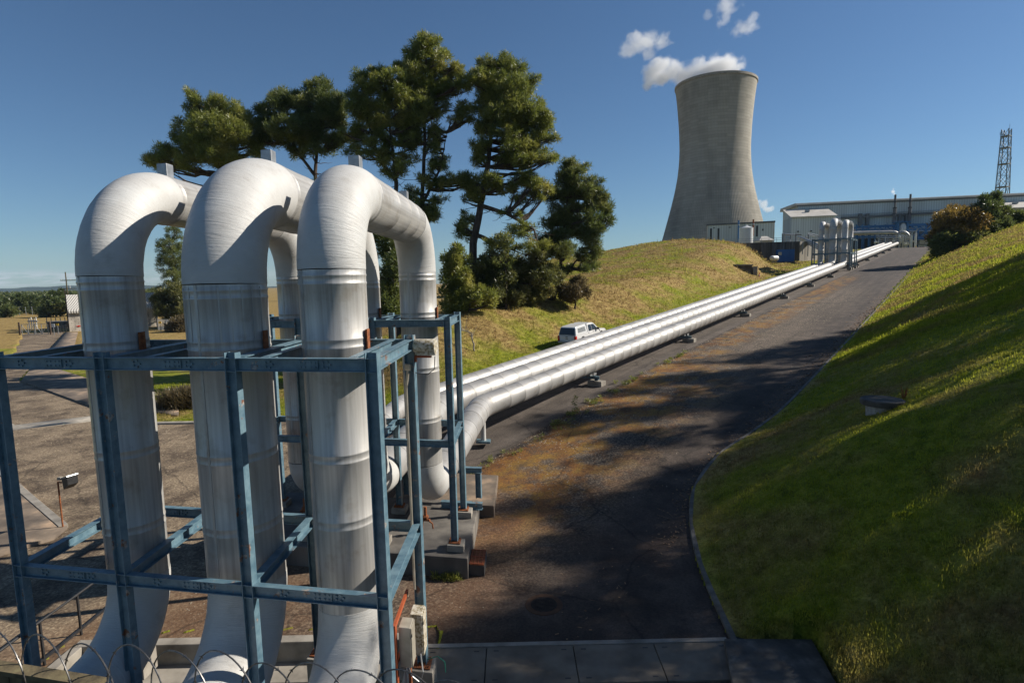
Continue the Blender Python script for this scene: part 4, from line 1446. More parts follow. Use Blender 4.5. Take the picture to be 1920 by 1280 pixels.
# timber fence and razor wire close to the camera
root = thing('timber_fence', (-3.2, 3.9, -4.6), 'weathered timber fence top in the lower left corner', 'fence')
a, b = P(-60, 1246, 4.3), P(190, 1286, 4.2)
dirf = (b - a).normalized()
L = (b - a).length
nb = int(L / .115)
for q in range(nb):
    c = a + dirf * (.06 + q * .115)
    obj('paling', MB().box(c - Z * (1.0 + .008 * math.sin(q * 7.1)), (.108, .024, 2.0), (Vector((dirf.x, dirf.y, 0)).normalized(), Vector((-dirf.y, dirf.x, 0)).normalized(), Z)), M['timber'], root)
obj('top_rail', MB().bar(a + Z * .02, b + Z * .02, .10, .035), M['timber'], root)

def coil(px0, py0, px1, py1, turns, rad_, d0, d1):
    a, b = P(px0, py0, d0), P(px1, py1, d1)
    d = (b - a)
    L = d.length
    d.normalize()
    sx = Z - d * d.z; sx.normalize()
    sy = d.cross(sx)
    sy = (d * .86 + sy * .5).normalized()         # the loops stand askew to the line of the fence
    pts = []
    n = turns * 30
    for q in range(n + 1):
        th = 2 * math.pi * q / 30
        rr_ = rad_ * (1 + .08 * math.sin(q * .113) + .03 * math.sin(q * .37))
        pts.append(a + d * (q / n * L) + (sx * math.cos(th) + sy * math.sin(th)) * rr_ + sx * .02 * math.sin(q * .05))
    return pts, d
pts, d = coil(-80, 1236, 860, 1334, 11, .235, 4.2, 4.05)
root = thing('razor_wire', pts[0], 'coil of razor wire looping along the bottom edge of the view', 'razor wire')
obj('coil', MB().tube(pts, .0058, 6), M['wire'], root, True)
mb = MB()
for q in range(3, len(pts) - 2, 4):
    t_ = (pts[q + 1] - pts[q - 1]).normalized()
    s1 = t_.cross(d).normalized()
    s2 = t_.cross(s1)
    for sg in (-1, 1):
        p = pts[q]
        mb.add([p - t_ * .012, p + t_ * .012, p + t_ * .024 + s1 * sg * .020, p + t_ * .018 + s1 * sg * .006], [(0, 1, 2, 3)])
        mb.add([p - t_ * .012, p + t_ * .012, p - t_ * .024 + s2 * sg * .018, p - t_ * .015 + s2 * sg * .006], [(0, 1, 2, 3)])
o = obj('barbs', mb, M['wire'], root)
so = o.modifiers.new('thick', 'SOLIDIFY'); so.thickness = .0016

# ------------------------------------------------------------------ trees and shrubs
def needles(rng, centers, radii, per, ln=(0.28, 0.55), wd=(0.045, 0.085), up=0.35, flat=0.75):
    "clumps of needle blades: returns (verts, quads)"
    nC = len(centers)
    c = np.repeat(np.asarray(centers), per, axis=0)
    rr = np.repeat(np.asarray(radii), per)
    n = nC * per
    d = rng.normal(size=(n, 3)); d /= np.linalg.norm(d, axis=1)[:, None]
    off = d * (rr * rng.uniform(0.15, 1.0, n) ** 0.6)[:, None]
    off[:, 2] *= flat
    dirn = d * 0.8 + rng.normal(size=(n, 3)) * 0.45
    dirn[:, 2] += up
    dirn /= np.linalg.norm(dirn, axis=1)[:, None]
    side = np.cross(dirn, rng.normal(size=(n, 3)))
    side /= np.linalg.norm(side, axis=1)[:, None] + 1e-9
    L = rng.uniform(ln[0], ln[1], n)[:, None]
    W = rng.uniform(wd[0], wd[1], n)[:, None]
    p = c + off
    v = np.stack([p - side * W * 0.5, p + side * W * 0.5, p + dirn * L + side * W * 0.22, p + dirn * L - side * W * 0.22], axis=1).reshape(-1, 3)
    f = np.arange(n * 4).reshape(-1, 4)
    return v, f

def limb(mb, a, b, r0, r1, rnd, sag=0.12, seg=6, n=5):
    a, b = Vector(a), Vector(b)
    L = (b - a).length
    pts, rs = [], []
    for k in range(n + 1):
        u = k / n
        p = a.lerp(b, u)
        p += Vector((rnd.uniform(-1, 1), rnd.uniform(-1, 1), rnd.uniform(-1, 1))) * L * 0.035 * (1 if 0 < k < n else 0)
        p.z -= sag * L * math.sin(math.pi * u) * 0.6
        pts.append(p); rs.append(r0 + (r1 - r0) * u)
    mb.tube(pts, rs, seg)
    return pts

def pine(label, d, trunks, masses, m, seed, name='pine_tree', cat='tree', group=None, dens=19, per=38, bare=0.0, rt=0.34, zbase=None, needle=None, trunk_name='trunk', fill=0, spread=0.85, cl=0.43):
    rng = np.random.default_rng(seed)
    rnd = random.Random(seed)
    px0, py0 = trunks[0][0][:2]
    base = P(px0, py0, d)
    base.z = float(zland(base.x, base.y)) - 0.1 if zbase is None else zbase
    root = thing(name, base, label, cat, group)
    mb = MB()
    tr = []
    for ti, tk in enumerate(trunks):
        pts = []
        for q in tk:
            pts.append(P(q[0], q[1], d + (q[2] if len(q) > 2 else 0)))
        if ti == 0:
            pts[0] = base.copy()
        # refine
        fine = []
        for a, b in zip(pts[:-1], pts[1:]):
            for k in range(4):
                fine.append(a.lerp(b, k / 4) + Vector((rnd.uniform(-1, 1), rnd.uniform(-1, 1), 0)) * 0.05)
        fine.append(pts[-1])
        n = len(fine)
        r0 = rt if ti == 0 else rt * 0.55
        rs = [max(0.03, r0 * (1 - 0.88 * k / (n - 1))) for k in range(n)]
        if ti == 0:
            rs[0] *= 1.3
        mb.tube(fine, rs, 9)
        tr += fine
    mpx = d / FPX
    C, RD = [], []
    subs = []
    tk0 = trunks[0]
    for q in range(fill):                          # sparse sprays up the stem
        u_ = rnd.uniform(.30, .92) * (len(tk0) - 1)
        i_ = min(int(u_), len(tk0) - 2); f_ = u_ - i_
        x_ = tk0[i_][0] * (1 - f_) + tk0[i_ + 1][0] * f_ + rnd.choice((-1, 1)) * rnd.uniform(7, 34)
        y_ = tk0[i_][1] * (1 - f_) + tk0[i_ + 1][1] * f_ + rnd.uniform(-6, 8)
        masses = masses + [(x_, y_, rnd.uniform(9, 17), rnd.uniform(8, 14), .42)]
    for ms in masses:                              # break each mass of foliage into uneven lobes
        x_, y_, a_, b_ = ms[:4]
        w0_ = ms[4] if len(ms) > 4 else 1.0
        subs.append((x_, y_, a_ * .70, b_ * .88, w0_))
        for q in range(4):
            an = rnd.uniform(0, 6.28)
            k_ = rnd.uniform(.62, 1.0)
            f_ = rnd.uniform(.30, .55)
            subs.append((x_ + math.cos(an) * a_ * k_, y_ + math.sin(an) * b_ * k_, max(6, a_ * f_), max(6, b_ * f_ * 1.35), w0_))
    for ms in subs:
        cx, cy, rx, ry = ms[:4]
        wgt = ms[4] if len(ms) > 4 else 1.0
        rxm, rym = rx * mpx * 1.12, ry * mpx * 1.12
        rzm = max(rym, rxm * spread)
        dz = rng.normal() * 0.9 * max(rxm, 0.8)
        c = P(cx, cy, d + dz)
        # limb from the stem to the mass
        lower = [p for p in tr if p.z < c.z + 0.3 * rym] or tr[:1]
        at_ = min(lower, key=lambda p: (p - c).length + 0.35 * abs(p.z - (c.z - 0.3 * (p - c).length)))
        lp = limb(mb, at_, c, 0.09 + 0.02 * min(4, (at_ - c).length), 0.03, rnd)
        nC = max(3, int(dens * (rxm * rym + rxm * rzm + rym * rzm) / 3 * 1.35 * wgt + 2))
        dr = rng.normal(size=(nC, 3)); dr /= np.linalg.norm(dr, axis=1)[:, None]
        u = rng.uniform(0.55, 1.0, nC)[:, None]
        right = np.array(CM.to_3x3() @ Vector((1, 0, 0))); up_ = np.array((0, 0, 1.0)); fwd = np.cross(up_, right)
        loc = dr * u
        pos = np.array(c)[None, :] + loc[:, :1] * rxm * right + loc[:, 1:2] * rym * up_ + loc[:, 2:] * rzm * fwd
        C.append(pos)
        RD.append(rng.uniform(0.62, 1.1, nC) * cl * min(1.0, 0.55 + rym * 0.35))
        for k in range(min(nC, 5)):
            limb(mb, lp[rnd.randint(2, 5)], pos[k], 0.035, 0.012, rnd, 0.05, 4, 3)
    C = np.concatenate(C); RD = np.concatenate(RD)
    for k in range(int(bare * 1.6)):
        a = rnd.choice(tr[len(tr) // 5: len(tr) * 3 // 4])
        an = rnd.uniform(0, 6.28)
        limb(mb, a, a + Vector((math.cos(an), math.sin(an), rnd.uniform(-.35, .25))) * rnd.uniform(1.2, 3.0), 0.045, 0.01, rnd, 0.1, 4, 4)
    obj(trunk_name, mb, M['bark'], root, True)
    kw = dict(ln=(0.24, 0.46), wd=(0.035, 0.075), flat=.9)
    kw.update(needle or {})
    v, f = needles(rng, C, RD, per, **kw)
    link('crown', mesh_np('crown', v, f), m, root)
    return root

G_T = 'pines behind the steam pipes'
pine('ragged pine with a thin leaning spire, above the leftmost pipe bend', 60, [[(418, 560), (416, 400), (414, 300), (408, 240), (404, 190)], [(408, 250), (385, 220), (366, 190), (360, 172)]],
     [(360, 182, 9, 13), (365, 208, 13, 16), (404, 200, 25, 18), (401, 240, 58, 30), (380, 262, 45, 22), (457, 224, 18, 24), (440, 245, 30, 22), (300, 283, 20, 13), (325, 300, 42, 16), (345, 285, 30, 14), (407, 272, 60, 22), (470, 275, 22, 18), (300, 305, 22, 9), (430, 300, 35, 12)],
     M['pine'], 11, group=G_T, fill=6)
pine('dark drooping conifer seen through the leftmost pipe loop', 130, [[(330, 600), (326, 500), (322, 430)]],
     [(322, 440, 18, 16), (316, 462, 26, 14), (326, 480, 28, 16), (314, 500, 30, 14), (328, 522, 30, 16), (318, 545, 34, 14), (345, 520, 20, 30), (330, 562, 30, 12), (345, 550, 24, 16)], M['pine2'], 12, group=G_T, dens=9)
pine('broad dark pine above the gap between the middle and right pipe bends', 60, [[(590, 560), (592, 400), (592, 325), (596, 240), (597, 165)], [(592, 330), (560, 290), (535, 240), (520, 190)]],
     [(522, 178, 24, 14), (594, 160, 22, 12), (575, 178, 22, 14), (512, 207, 32, 18), (545, 200, 26, 18), (588, 198, 42, 22), (625, 188, 18, 20), (490, 226, 12, 12), (540, 240, 50, 17), (604, 226, 42, 20), (627, 215, 18, 20), (512, 262, 32, 12), (555, 270, 38, 13), (600, 255, 40, 12), (500, 240, 20, 12), (585, 285, 40, 9, .6), (640, 262, 24, 12, .6)],
     M['pine2'], 13, group=G_T, fill=12, bare=8)
pine('olive pine with two slim stems, just left of the tallest pine', 57, [[(745, 560), (744, 400), (742, 330), (733, 250), (722, 150)], [(742, 340), (712, 300), (690, 230), (680, 170)]],
     [(686, 150, 24, 15), (712, 150, 24, 16), (738, 148, 26, 20), (662, 188, 22, 18), (700, 182, 32, 22), (740, 185, 32, 22), (775, 190, 24, 24), (690, 222, 42, 18), (735, 228, 36, 20), (772, 240, 24, 20), (662, 250, 20, 14), (700, 258, 30, 14), (750, 268, 26, 14), (665, 285, 24, 12, .6), (715, 290, 26, 10, .6), (770, 300, 28, 12, .5)],
     M['pine'], 14, group=G_T, fill=16, bare=14)
pine('tallest pine of the group with a forked stem and a broken limb', 58, [[(775, 570), (782, 440), (790, 380), (797, 271), (795, 186), (801, 75)], [(790, 385), (812, 345), (826, 313), (832, 280), (838, 248)]],
     [(801, 76, 18, 12), (790, 88, 22, 10), (812, 92, 20, 12), (772, 106, 22, 12), (800, 112, 26, 12), (828, 112, 16, 14), (762, 128, 16, 12), (797, 140, 34, 16), (835, 146, 20, 13), (858, 138, 20, 13), (872, 155, 16, 12), (772, 168, 30, 18), (812, 172, 26, 12), (856, 170, 22, 9), (785, 205, 26, 14), (826, 205, 18, 9, .5), (877, 203, 16, 10), (862, 222, 20, 9, .7), (814, 250, 12, 13, .6), (826, 300, 13, 16, .7), (852, 334, 22, 12, .8), (800, 330, 14, 10, .5), (838, 345, 18, 9, .7), (870, 340, 20, 10, .7), (805, 405, 16, 12, .7)],
     M['pine'], 15, group=G_T, fill=20, bare=26)
pine('large leaning pine, last tall one before the small bushy pine', 58, [[(884, 560), (888, 456), (902, 380), (915, 313), (921, 250), (932, 180), (945, 115)], [(898, 385), (950, 400), (1000, 430), (1015, 470)], [(892, 440), (940, 460), (985, 478)]],
     [(945, 116, 26, 13), (922, 128, 26, 14), (955, 134, 30, 16), (905, 145, 26, 16), (985, 160, 24, 20), (919, 168, 36, 18), (955, 172, 36, 20), (915, 195, 30, 14), (965, 200, 38, 20), (1000, 198, 22, 20), (936, 214, 38, 18), (985, 228, 36, 22), (1018, 222, 16, 18), (1030, 250, 18, 14), (945, 246, 34, 16), (995, 258, 38, 18), (960, 275, 32, 14), (1005, 284, 34, 14), (1030, 302, 14, 9), (968, 302, 36, 11), (919, 336, 24, 14), (945, 354, 20, 10), (978, 338, 36, 11), (1010, 350, 26, 13), (985, 370, 30, 11, .8), (877, 418, 18, 16, .6), (870, 438, 14, 10, .6), (928, 465, 20, 10, .6), (968, 431, 26, 12, .7), (998, 462, 30, 13, .8), (955, 400, 20, 9, .4)],
     M['pine'], 16, group=G_T, fill=20, bare=30, rt=0.46)
pine('small bushy pine on the grass slope, rightmost of the group', 62, [[(1034, 556), (1048, 530), (1052, 490), (1058, 420), (1070, 320)], [(1048, 530), (1066, 511), (1085, 480), (1098, 450)]],
     [(1071, 311, 16, 12), (1083, 326, 26, 14), (1056, 330, 18, 13), (1092, 345, 28, 15), (1046, 360, 20, 14), (1071, 362, 34, 16), (1118, 362, 18, 14), (1105, 384, 28, 16), (1134, 408, 15, 12), (1128, 390, 16, 12), (1050, 396, 28, 16), (1085, 402, 34, 18), (1115, 420, 26, 14), (1045, 425, 26, 14), (1080, 430, 38, 16), (1105, 448, 28, 15), (1037, 450, 28, 14), (1066, 468, 28, 13), (1098, 478, 30, 13), (1028, 474, 20, 12), (1108, 498, 18, 9)],
     M['pine2'], 17, group=G_T, fill=7, bare=6, rt=0.3)
sh = dict(cl=.5, name='shrub', cat='shrub', trunk_name='stem', group='shrubs below the pines', rt=0.12, needle=dict(ln=(0.18, 0.4), wd=(0.06, 0.12)), per=34, dens=20)
pine('bright young pine shrub just right of the rear riser', 54, [[(852, 588), (853, 540), (856, 470)]], [(855, 470, 10, 16), (840, 492, 14, 14), (858, 500, 24, 14), (848, 522, 26, 18), (862, 545, 30, 18), (846, 570, 30, 16)], M['pine'], 31, **sh)
pine('grey green shrub at the foot of the leaning pine', 57, [[(920, 572), (920, 530), (918, 480)]], [(915, 492, 34, 16), (935, 505, 34, 20), (900, 520, 30, 20), (930, 535, 34, 20), (905, 555, 34, 20), (950, 560, 22, 16)], M['shrub'], 32, **sh)
pine('low rounded shrub filling the foreground below the leaning pine', 53, [[(880, 588), (880, 560)]], [(875, 555, 30, 22), (905, 568, 28, 16), (855, 575, 24, 14)], M['pine'], 33, **sh)
pine('dull green shrub between the leaning pine and the bushy pine', 59, [[(995, 566), (996, 520), (998, 480)]], [(975, 510, 26, 22), (1000, 495, 30, 18), (1018, 520, 30, 22), (990, 540, 36, 20), (965, 550, 20, 16), (1015, 550, 22, 12)], M['shrub'], 34, **sh)
pine('thin dark sapling standing among the shrubs', 56, [[(948, 574), (949, 530), (946, 480), (946, 440)]], [(946, 450, 14, 14, .5), (950, 490, 18, 16, .5)], M['pine2'], 35, **sh)
pine('brown leaved shrub at the base of the bushy pine', 61, [[(1078, 562), (1078, 540)]], [(1072, 545, 24, 16), (1090, 538, 14, 16), (1062, 555, 16, 10)], M['tussock'], 36, **sh)
pine('tall dark shrub between the right riser and the rear riser', 50, [[(738, 588), (738, 520), (736, 450)]], [(730, 450, 22, 24), (742, 490, 24, 26), (728, 520, 24, 24), (742, 555, 26, 26), (722, 580, 24, 14)], M['pine2'], 37, **sh)
sh2 = dict(sh); sh2.update(dens=9, needle=dict(ln=(0.3, 0.7), wd=(0.10, 0.2)), cl=.7)
pine('green scrub behind the right end of the block hut', 124, [[(326, 610), (326, 560)]], [(308, 566, 20, 14), (338, 560, 24, 20), (325, 582, 32, 14), (350, 585, 20, 18)], M['shrub'], 38, **sh2)
pine('low mound of dry scrub right of the paling fence by the hut', 112, [[(336, 622), (336, 606)]], [(338, 604, 20, 10), (350, 612, 22, 10), (326, 612, 12, 7)], M['tussock'], 39, **sh2)

# dead bleached branch by the rear frame
root = thing('dead_shrub', P(886, 610, 46), 'bleached dead shrub standing beside the corner of the rear frame', 'shrub')
b0 = P(888, 600, 46); b0.z = float(zland(b0.x, b0.y))
rnd = random.Random(4)
mb = MB()
kn = b0 + Vector((-.2, 0, 1.5))
limb(mb, b0, kn, .07, .05, rnd, 0)
limb(mb, kn, kn + Vector((-1.6, .2, .3)), .05, .015, rnd, -.1)
for q in range(14):
    a = kn.lerp(b0, rnd.uniform(0, .6)) if q < 6 else kn + Vector((-rnd.uniform(0, 1.2), 0, .2))
    limb(mb, a, a + Vector((rnd.uniform(-.9, .5), rnd.uniform(-.5, .5), rnd.uniform(.3, 1.3))), .022, .006, rnd, 0, 4, 3)
obj('branches', mb, M['deadwood'], root, True)

# dry tussock bush between the two left pipes
b0 = G(322, 775, ZPAD)
b0 = b0 + Vector((-.2, 2.4, 0))
root = thing('tussock', b0, 'big shaggy dry tussock on the green verge between the two left risers', 'grass tussock')
rng = np.random.default_rng(3)
n = 4200
th = rng.uniform(0, 2 * np.pi, n); ph = rng.uniform(0.05, 1.25, n)
hub = np.stack([rng.normal(0, .75, n), rng.normal(0, .6, n), np.zeros(n)], axis=1) + np.array((b0.x, b0.y, b0.z))
dr = np.stack([np.sin(ph) * np.cos(th), np.sin(ph) * np.sin(th), np.cos(ph)], axis=1)
L = rng.uniform(1.0, 2.3, n)[:, None] * np.array([1])
sd = np.stack([-np.sin(th), np.cos(th), np.zeros(n)], axis=1) * 0.022
p1 = hub + dr * L * 0.6
p2 = hub + dr * L * np.array((1, 1, 0.72))
v = np.stack([hub - sd, hub + sd, p1 + sd, p1 - sd, p1 - sd, p1 + sd, p2 + sd * .2, p2 - sd * .2], axis=1).reshape(-1, 3)
link('blades', mesh_np('blades', v, np.arange(n * 8).reshape(-1, 4)), M['tussock'], root)

# bushes on the right hand bank
rb_ = dict(name='bush', cat='bush', trunk_name='stem', group='bushes on the right bank', rt=0.2, spread=.9, cl=.85, per=44, dens=5.5, needle=dict(ln=(0.35, 0.7), wd=(0.10, 0.2)))
pine('golden brown rounded bush on the bank by the top of the road', 112, [[(1795, 462), (1795, 430)]], [(1795, 405, 26, 12), (1775, 425, 28, 20), (1805, 425, 34, 24), (1765, 440, 16, 20), (1825, 420, 24, 26)], M['goldbush'], 41, **rb_)
pine('dark low shrub spreading under the golden bush', 109, [[(1785, 470), (1785, 455)]], [(1768, 462, 20, 14), (1795, 452, 30, 12), (1825, 448, 26, 14), (1760, 470, 12, 10)], M['pine2'], 42, **rb_)
pine('dark spreading tree on the bank in front of the turbine hall roof', 111, [[(1850, 452), (1850, 410), (1856, 372)]], [(1858, 374, 14, 8), (1848, 388, 24, 12), (1866, 392, 22, 14), (1840, 408, 28, 16), (1866, 412, 24, 18), (1845, 430, 32, 18), (1872, 432, 22, 14)], M['farleaf'], 43, **rb_)
pine('small dark bush at the right edge of view on the bank crest', 112, [[(1908, 425), (1908, 412)]], [(1905, 412, 14, 10), (1918, 408, 12, 10), (1892, 420, 10, 6)], M['pine2'], 44, **rb_)

# pines beyond the right edge of the view; their shadows reach the bank and the road
def local_pine(seed, h):
    rng = np.random.default_rng(seed); rnd = random.Random(seed)
    root = thing('pine_tree', (0, 0, 0), 'tall pine standing on the grass bank beyond the right edge of view', 'tree', 'pines on the right bank')
    mb = MB()
    tp = [Vector((0, 0, -.5 + (h + .5) * k / 8)) + Vector((rnd.uniform(-.2, .2), rnd.uniform(-.2, .2), 0)) for k in range(9)]
    mb.tube(tp, [.42 * (1 - .9 * k / 8) + .02 for k in range(9)], 8)
    C = []
    for q in range(42):
        u = rnd.uniform(.16, 1)
        a = tp[0].lerp(tp[8], u)
        ln = (1.05 - u) ** .7 * h * .30 * rnd.uniform(.55, 1.1) + .4
        an = rnd.uniform(0, 6.28)
        b = a + Vector((math.cos(an) * ln, math.sin(an) * ln, ln * .15))
        limb(mb, a, b, .07, .02, rnd, .05, 5, 4)
        for w_ in range(5):
            C.append(np.array(a.lerp(b, rnd.uniform(.35, 1.05))) + rng.normal(size=3) * .45)
    obj('trunk', mb, M['bark'], root, True)
    v, f = needles(rng, np.array(C), rng.uniform(.5, .95, len(C)), 30, ln=(.35, .7), wd=(.09, .18))
    link('crown', mesh_np('crown', v, f), M['pine'], root)
    return root
OFF = [(39, 32, 0, .95), (46, 33, 1, .80), (54, 35, 0, .95), (31, 31, 0, .72), (22, 29, 0, .58), (12, 27, 0, .47), (5, 25, 0, .40), (-4, 24, 1, .34), (63, 40, 1, .85), (72, 45, 1, .85), (84, 51, 0, 1.0), (48, 41, 1, .95), (18, 35, 1, .62), (8, 31, 0, .6), (60, 34, 0, .62), (27, 37, 1, .75), (14, 30, 0, .56), (0, 28, 0, .46), (34, 39, 1, .85), (27, 32, 0, .60), (40, 36, 0, .8), (10, 35, 1, .55)]
protos = [local_pine(71, 20.0), local_pine(72, 24.0)]
for q, (t, s, k, sc_) in enumerate(OFF):
    p = RS(t, s, 0)
    p.z = float(zland(p.x, p.y)) - .1
    if q < 2:
        protos[q].location = p
        protos[q].rotation_euler = (0, 0, q * 1.3)
        protos[q].scale = (sc_, sc_, sc_)
    else:
        dup(protos[k], p, q * 1.7, (sc_, sc_, sc_))

# far plantation on the left
far_grp = 'young pines of the far plantation'
def far_pine(seed, h, w_):
    rng = np.random.default_rng(seed)
    root = thing('pine_tree', (0, 0, 0), 'small pine in the distant plantation on the left horizon', 'tree', far_grp)
    obj('trunk', MB().cyl((0, 0, -.3), (0, 0, h * .9), .14, .03, 6), M['bark'], root)
    n = 130
    u = rng.uniform(0.02, 1, n) ** 1.2
    an = rng.uniform(0, 6.28, n)
    rr_ = (1 - u) * w_ * rng.uniform(.3, 1.05, n)
    C = np.stack([rr_ * np.cos(an), rr_ * np.sin(an), u * h], axis=1)
    v, f = needles(rng, C, rng.uniform(.35, .7, n), 16, ln=(.4, .8), wd=(.2, .42))
    link('crown', mesh_np('crown', v, f), M['farleaf'], root)
    return root
fp_ = [far_pine(81, 6.0, 2.6), far_pine(82, 7.0, 2.0), far_pine(83, 4.2, 3.0)]
rnd = random.Random(77)
first = [True] * 3
for q in range(95):
    px = rnd.uniform(-60, 350)
    d = rnd.uniform(212, 262) if q < 70 else rnd.uniform(203, 215)
    k = rnd.choice((0, 0, 1, 1, 2)) if q < 70 else 2
    p = P(px, 560, d)
    p.z = float(zland(p.x, p.y)) - .1
    s_ = rnd.uniform(.65, 1.0)
    if 80 < px < 135 and q % 2 == 0:
        s_ *= 1.45
    if first[k]:
        first[k] = False
        o = fp_[k]; o.location = p; o.scale = (s_, s_, s_)
    else:
        dup(fp_[k], p, rnd.uniform(0, 6.28), (s_, s_, s_ * rnd.uniform(.85, 1.15)))
# the wood that closes the plain behind the plantation
def far_wood():
    rng = np.random.default_rng(55)
    n = 2600
    dd_ = 255 * (1500 / 255.) ** rng.uniform(0, 1, n)
    px = rng.uniform(-160, 380, n)
    C, RD, K = [], [], []
    for d, x in zip(dd_, px):
        p = P(x, 560, d)
        z = float(zland(p.x, p.y))
        h = rng.uniform(3.0, 7.5)
        k = 7
        C.append(np.stack([p.x + rng.normal(0, 1.6, k), p.y + rng.normal(0, 1.6, k), z + rng.uniform(.1, 1, k) ** .8 * h], axis=1))
        RD.append(np.full(k, 1.1) * rng.uniform(.7, 1.3))
    v, f = needles(rng, np.concatenate(C), np.concatenate(RD), 9, ln=(.7, 1.5), wd=(.6, 1.2))
    tag(link('far_wood', mesh_np('far_wood', v, f), M['farleaf']), 'far wood closing the plain below the blue hills', 'wood', kind='stuff')
far_wood()
# big rounded bush left of the hut and low bush at the left edge
pine('rounded green bush left of the block hut', 185, [[(105, 592), (105, 575)]], [(105, 572, 22, 14), (118, 580, 16, 12), (92, 586, 12, 8)], M['farleaf'], 51, name='bush', cat='bush', trunk_name='stem', rt=.25, cl=1.1, dens=3, per=40, needle=dict(ln=(.5, 1.0), wd=(.25, .5)))
pine('low green bush on the field at the left edge', 190, [[(10, 591), (10, 584)]], [(4, 582, 12, 8), (18, 585, 8, 5)], M['farleaf'], 52, name='bush', cat='bush', trunk_name='stem', rt=.2, cl=1.0, dens=3, per=40, needle=dict(ln=(.5, 1.0), wd=(.25, .5)))

# ------------------------------------------------------------------ grass blades
def grass_blades():
    rng = np.random.default_rng(8)
    V, Fc, D = [], [], []
    def patch(n, rmin, rmax, a0, a1, h, wd, keepf, lean=0.5):
        u = rng.uniform(0, 1, n)
        r = rmin * (rmax / rmin) ** u
        a = np.radians(rng.uniform(a0, a1, n))
        X, Y = r * np.sin(a), r * np.cos(a)
        ok = ~inside(X, Y, ROADPOLY) & keepf(X, Y)
        ok &= ~((X > TRENCH[0] - .4) & (X < TRENCH[1] + .4) & (Y < TRENCH[3] + .3))
        ok &= ~inside(X, Y, SLABP)
        X, Y, r = X[ok], Y[ok], r[ok]
        n = len(X)
        z = zland(X, Y) + 0.02
        k = 4
        c = np.repeat(np.stack([X, Y, z], axis=1), k, axis=0)
        rr = np.repeat(r, k)
        n2 = n * k
        th = rng.uniform(0, 2 * np.pi, n2)
        sc = np.maximum(1, rr / 22)
        L = rng.uniform(0.5, 1.2, n2) * h * sc ** 0.35
        W = wd * rng.uniform(.6, 1.3, n2) * sc * 0.9
        off = rng.normal(size=(n2, 2)) * (0.07 * sc)[:, None]
        c[:, :2] += off
        le = rng.uniform(0.1, lean, n2)
        dx = np.stack([np.cos(th) * le, np.sin(th) * le, np.sqrt(1 - le ** 2)], axis=1) * L[:, None]
        sd = np.stack([-np.sin(th), np.cos(th), np.zeros(n2)], axis=1) * W[:, None] * .5
        v = np.stack([c - sd, c + sd, c + dx], axis=1).reshape(-1, 3)
        V.append(v)
        D.append(np.repeat(dryness(c[:, 0], c[:, 1]), 3))
    tt = lambda X, Y: ts_of(X, Y)
    right = lambda X, Y: tt(X, Y)[1] > 8
    left = lambda X, Y: (tt(X, Y)[1] < -9.4) & (X > -30 - .2 * Y)
    patch(60000, 7, 45, 18, 46, 0.10, 0.026, right)
    patch(60000, 40, 170, 26, 48, 0.13, 0.030, right)
    patch(52000, 36, 170, -16, 29, 0.15, 0.030, left, .6)
    patch(3500, 36, 150, -16, 24, 0.55, 0.030, lambda X, Y: left(X, Y) & (wob(X, Y, .5, 3) > .25) & (dryness(X, Y) > .12), .7)
    patch(9000, 36, 60, -36, -10, 0.14, 0.03, lambda X, Y: tt(X, Y)[1] < -9.4)
    v = np.concatenate(V)
    me = mesh_np('grass', v, np.arange(len(v)).reshape(-1, 3))
    at = me.attributes.new('dry', 'FLOAT', 'POINT')
    at.data.foreach_set('value', np.concatenate(D).astype(np.float32))
    m, n, l, b = new_mat('grass_blade')
    pos = coords(n, l, 'World')
    a = n.new('ShaderNodeAttribute'); a.attribute_name = 'dry'
    f1 = noise(n, l, pos, 0.22, 7, 0.62)
    f2 = noise(n, l, pos, 3.0, 4, 0.66)
    green = ramp(n, [(0.32, (0.14, 0.175, 0.014)), (0.5, (0.29, 0.325, 0.026)), (0.68, (0.43, 0.42, 0.050))])
    l.new(f2, green.inputs[0])
    dry = ramp(n, [(0.30, (0.15, 0.095, 0.04)), (0.5, (0.26, 0.18, 0.075)), (0.7, (0.37, 0.285, 0.12))])
    l.new(f2, dry.inputs[0])
    ad = n.new('ShaderNodeMath'); ad.operation = 'ADD'
    l.new(f1, ad.inputs[0]); l.new(a.outputs['Fac'], ad.inputs[1])
    k = ramp(n, [(0.46, 0.0), (0.68, 1.0)])
    l.new(ad.outputs[0], k.inputs[0])
    c = mix(n, l, k.outputs[0], green.outputs[0], dry.outputs[0])
    l.new(c, b.inputs['Base Color'])
    b.inputs['Roughness'].default_value = 0.7
    b.inputs['Specular IOR Level'].default_value = 0.2
    t = n.new('ShaderNodeBsdfTranslucent'); l.new(c, t.inputs[0])
    ms = n.new('ShaderNodeMixShader'); ms.inputs[0].default_value = 0.62
    l.new(b.outputs[0], ms.inputs[1]); l.new(t.outputs[0], ms.inputs[2])
    l.new(ms.outputs[0], n['Material Output'].inputs[0])
    o = link('grass', me, m)
    tag(o, 'rough grass over the banks and verges', 'grass', kind='stuff')
grass_blades()

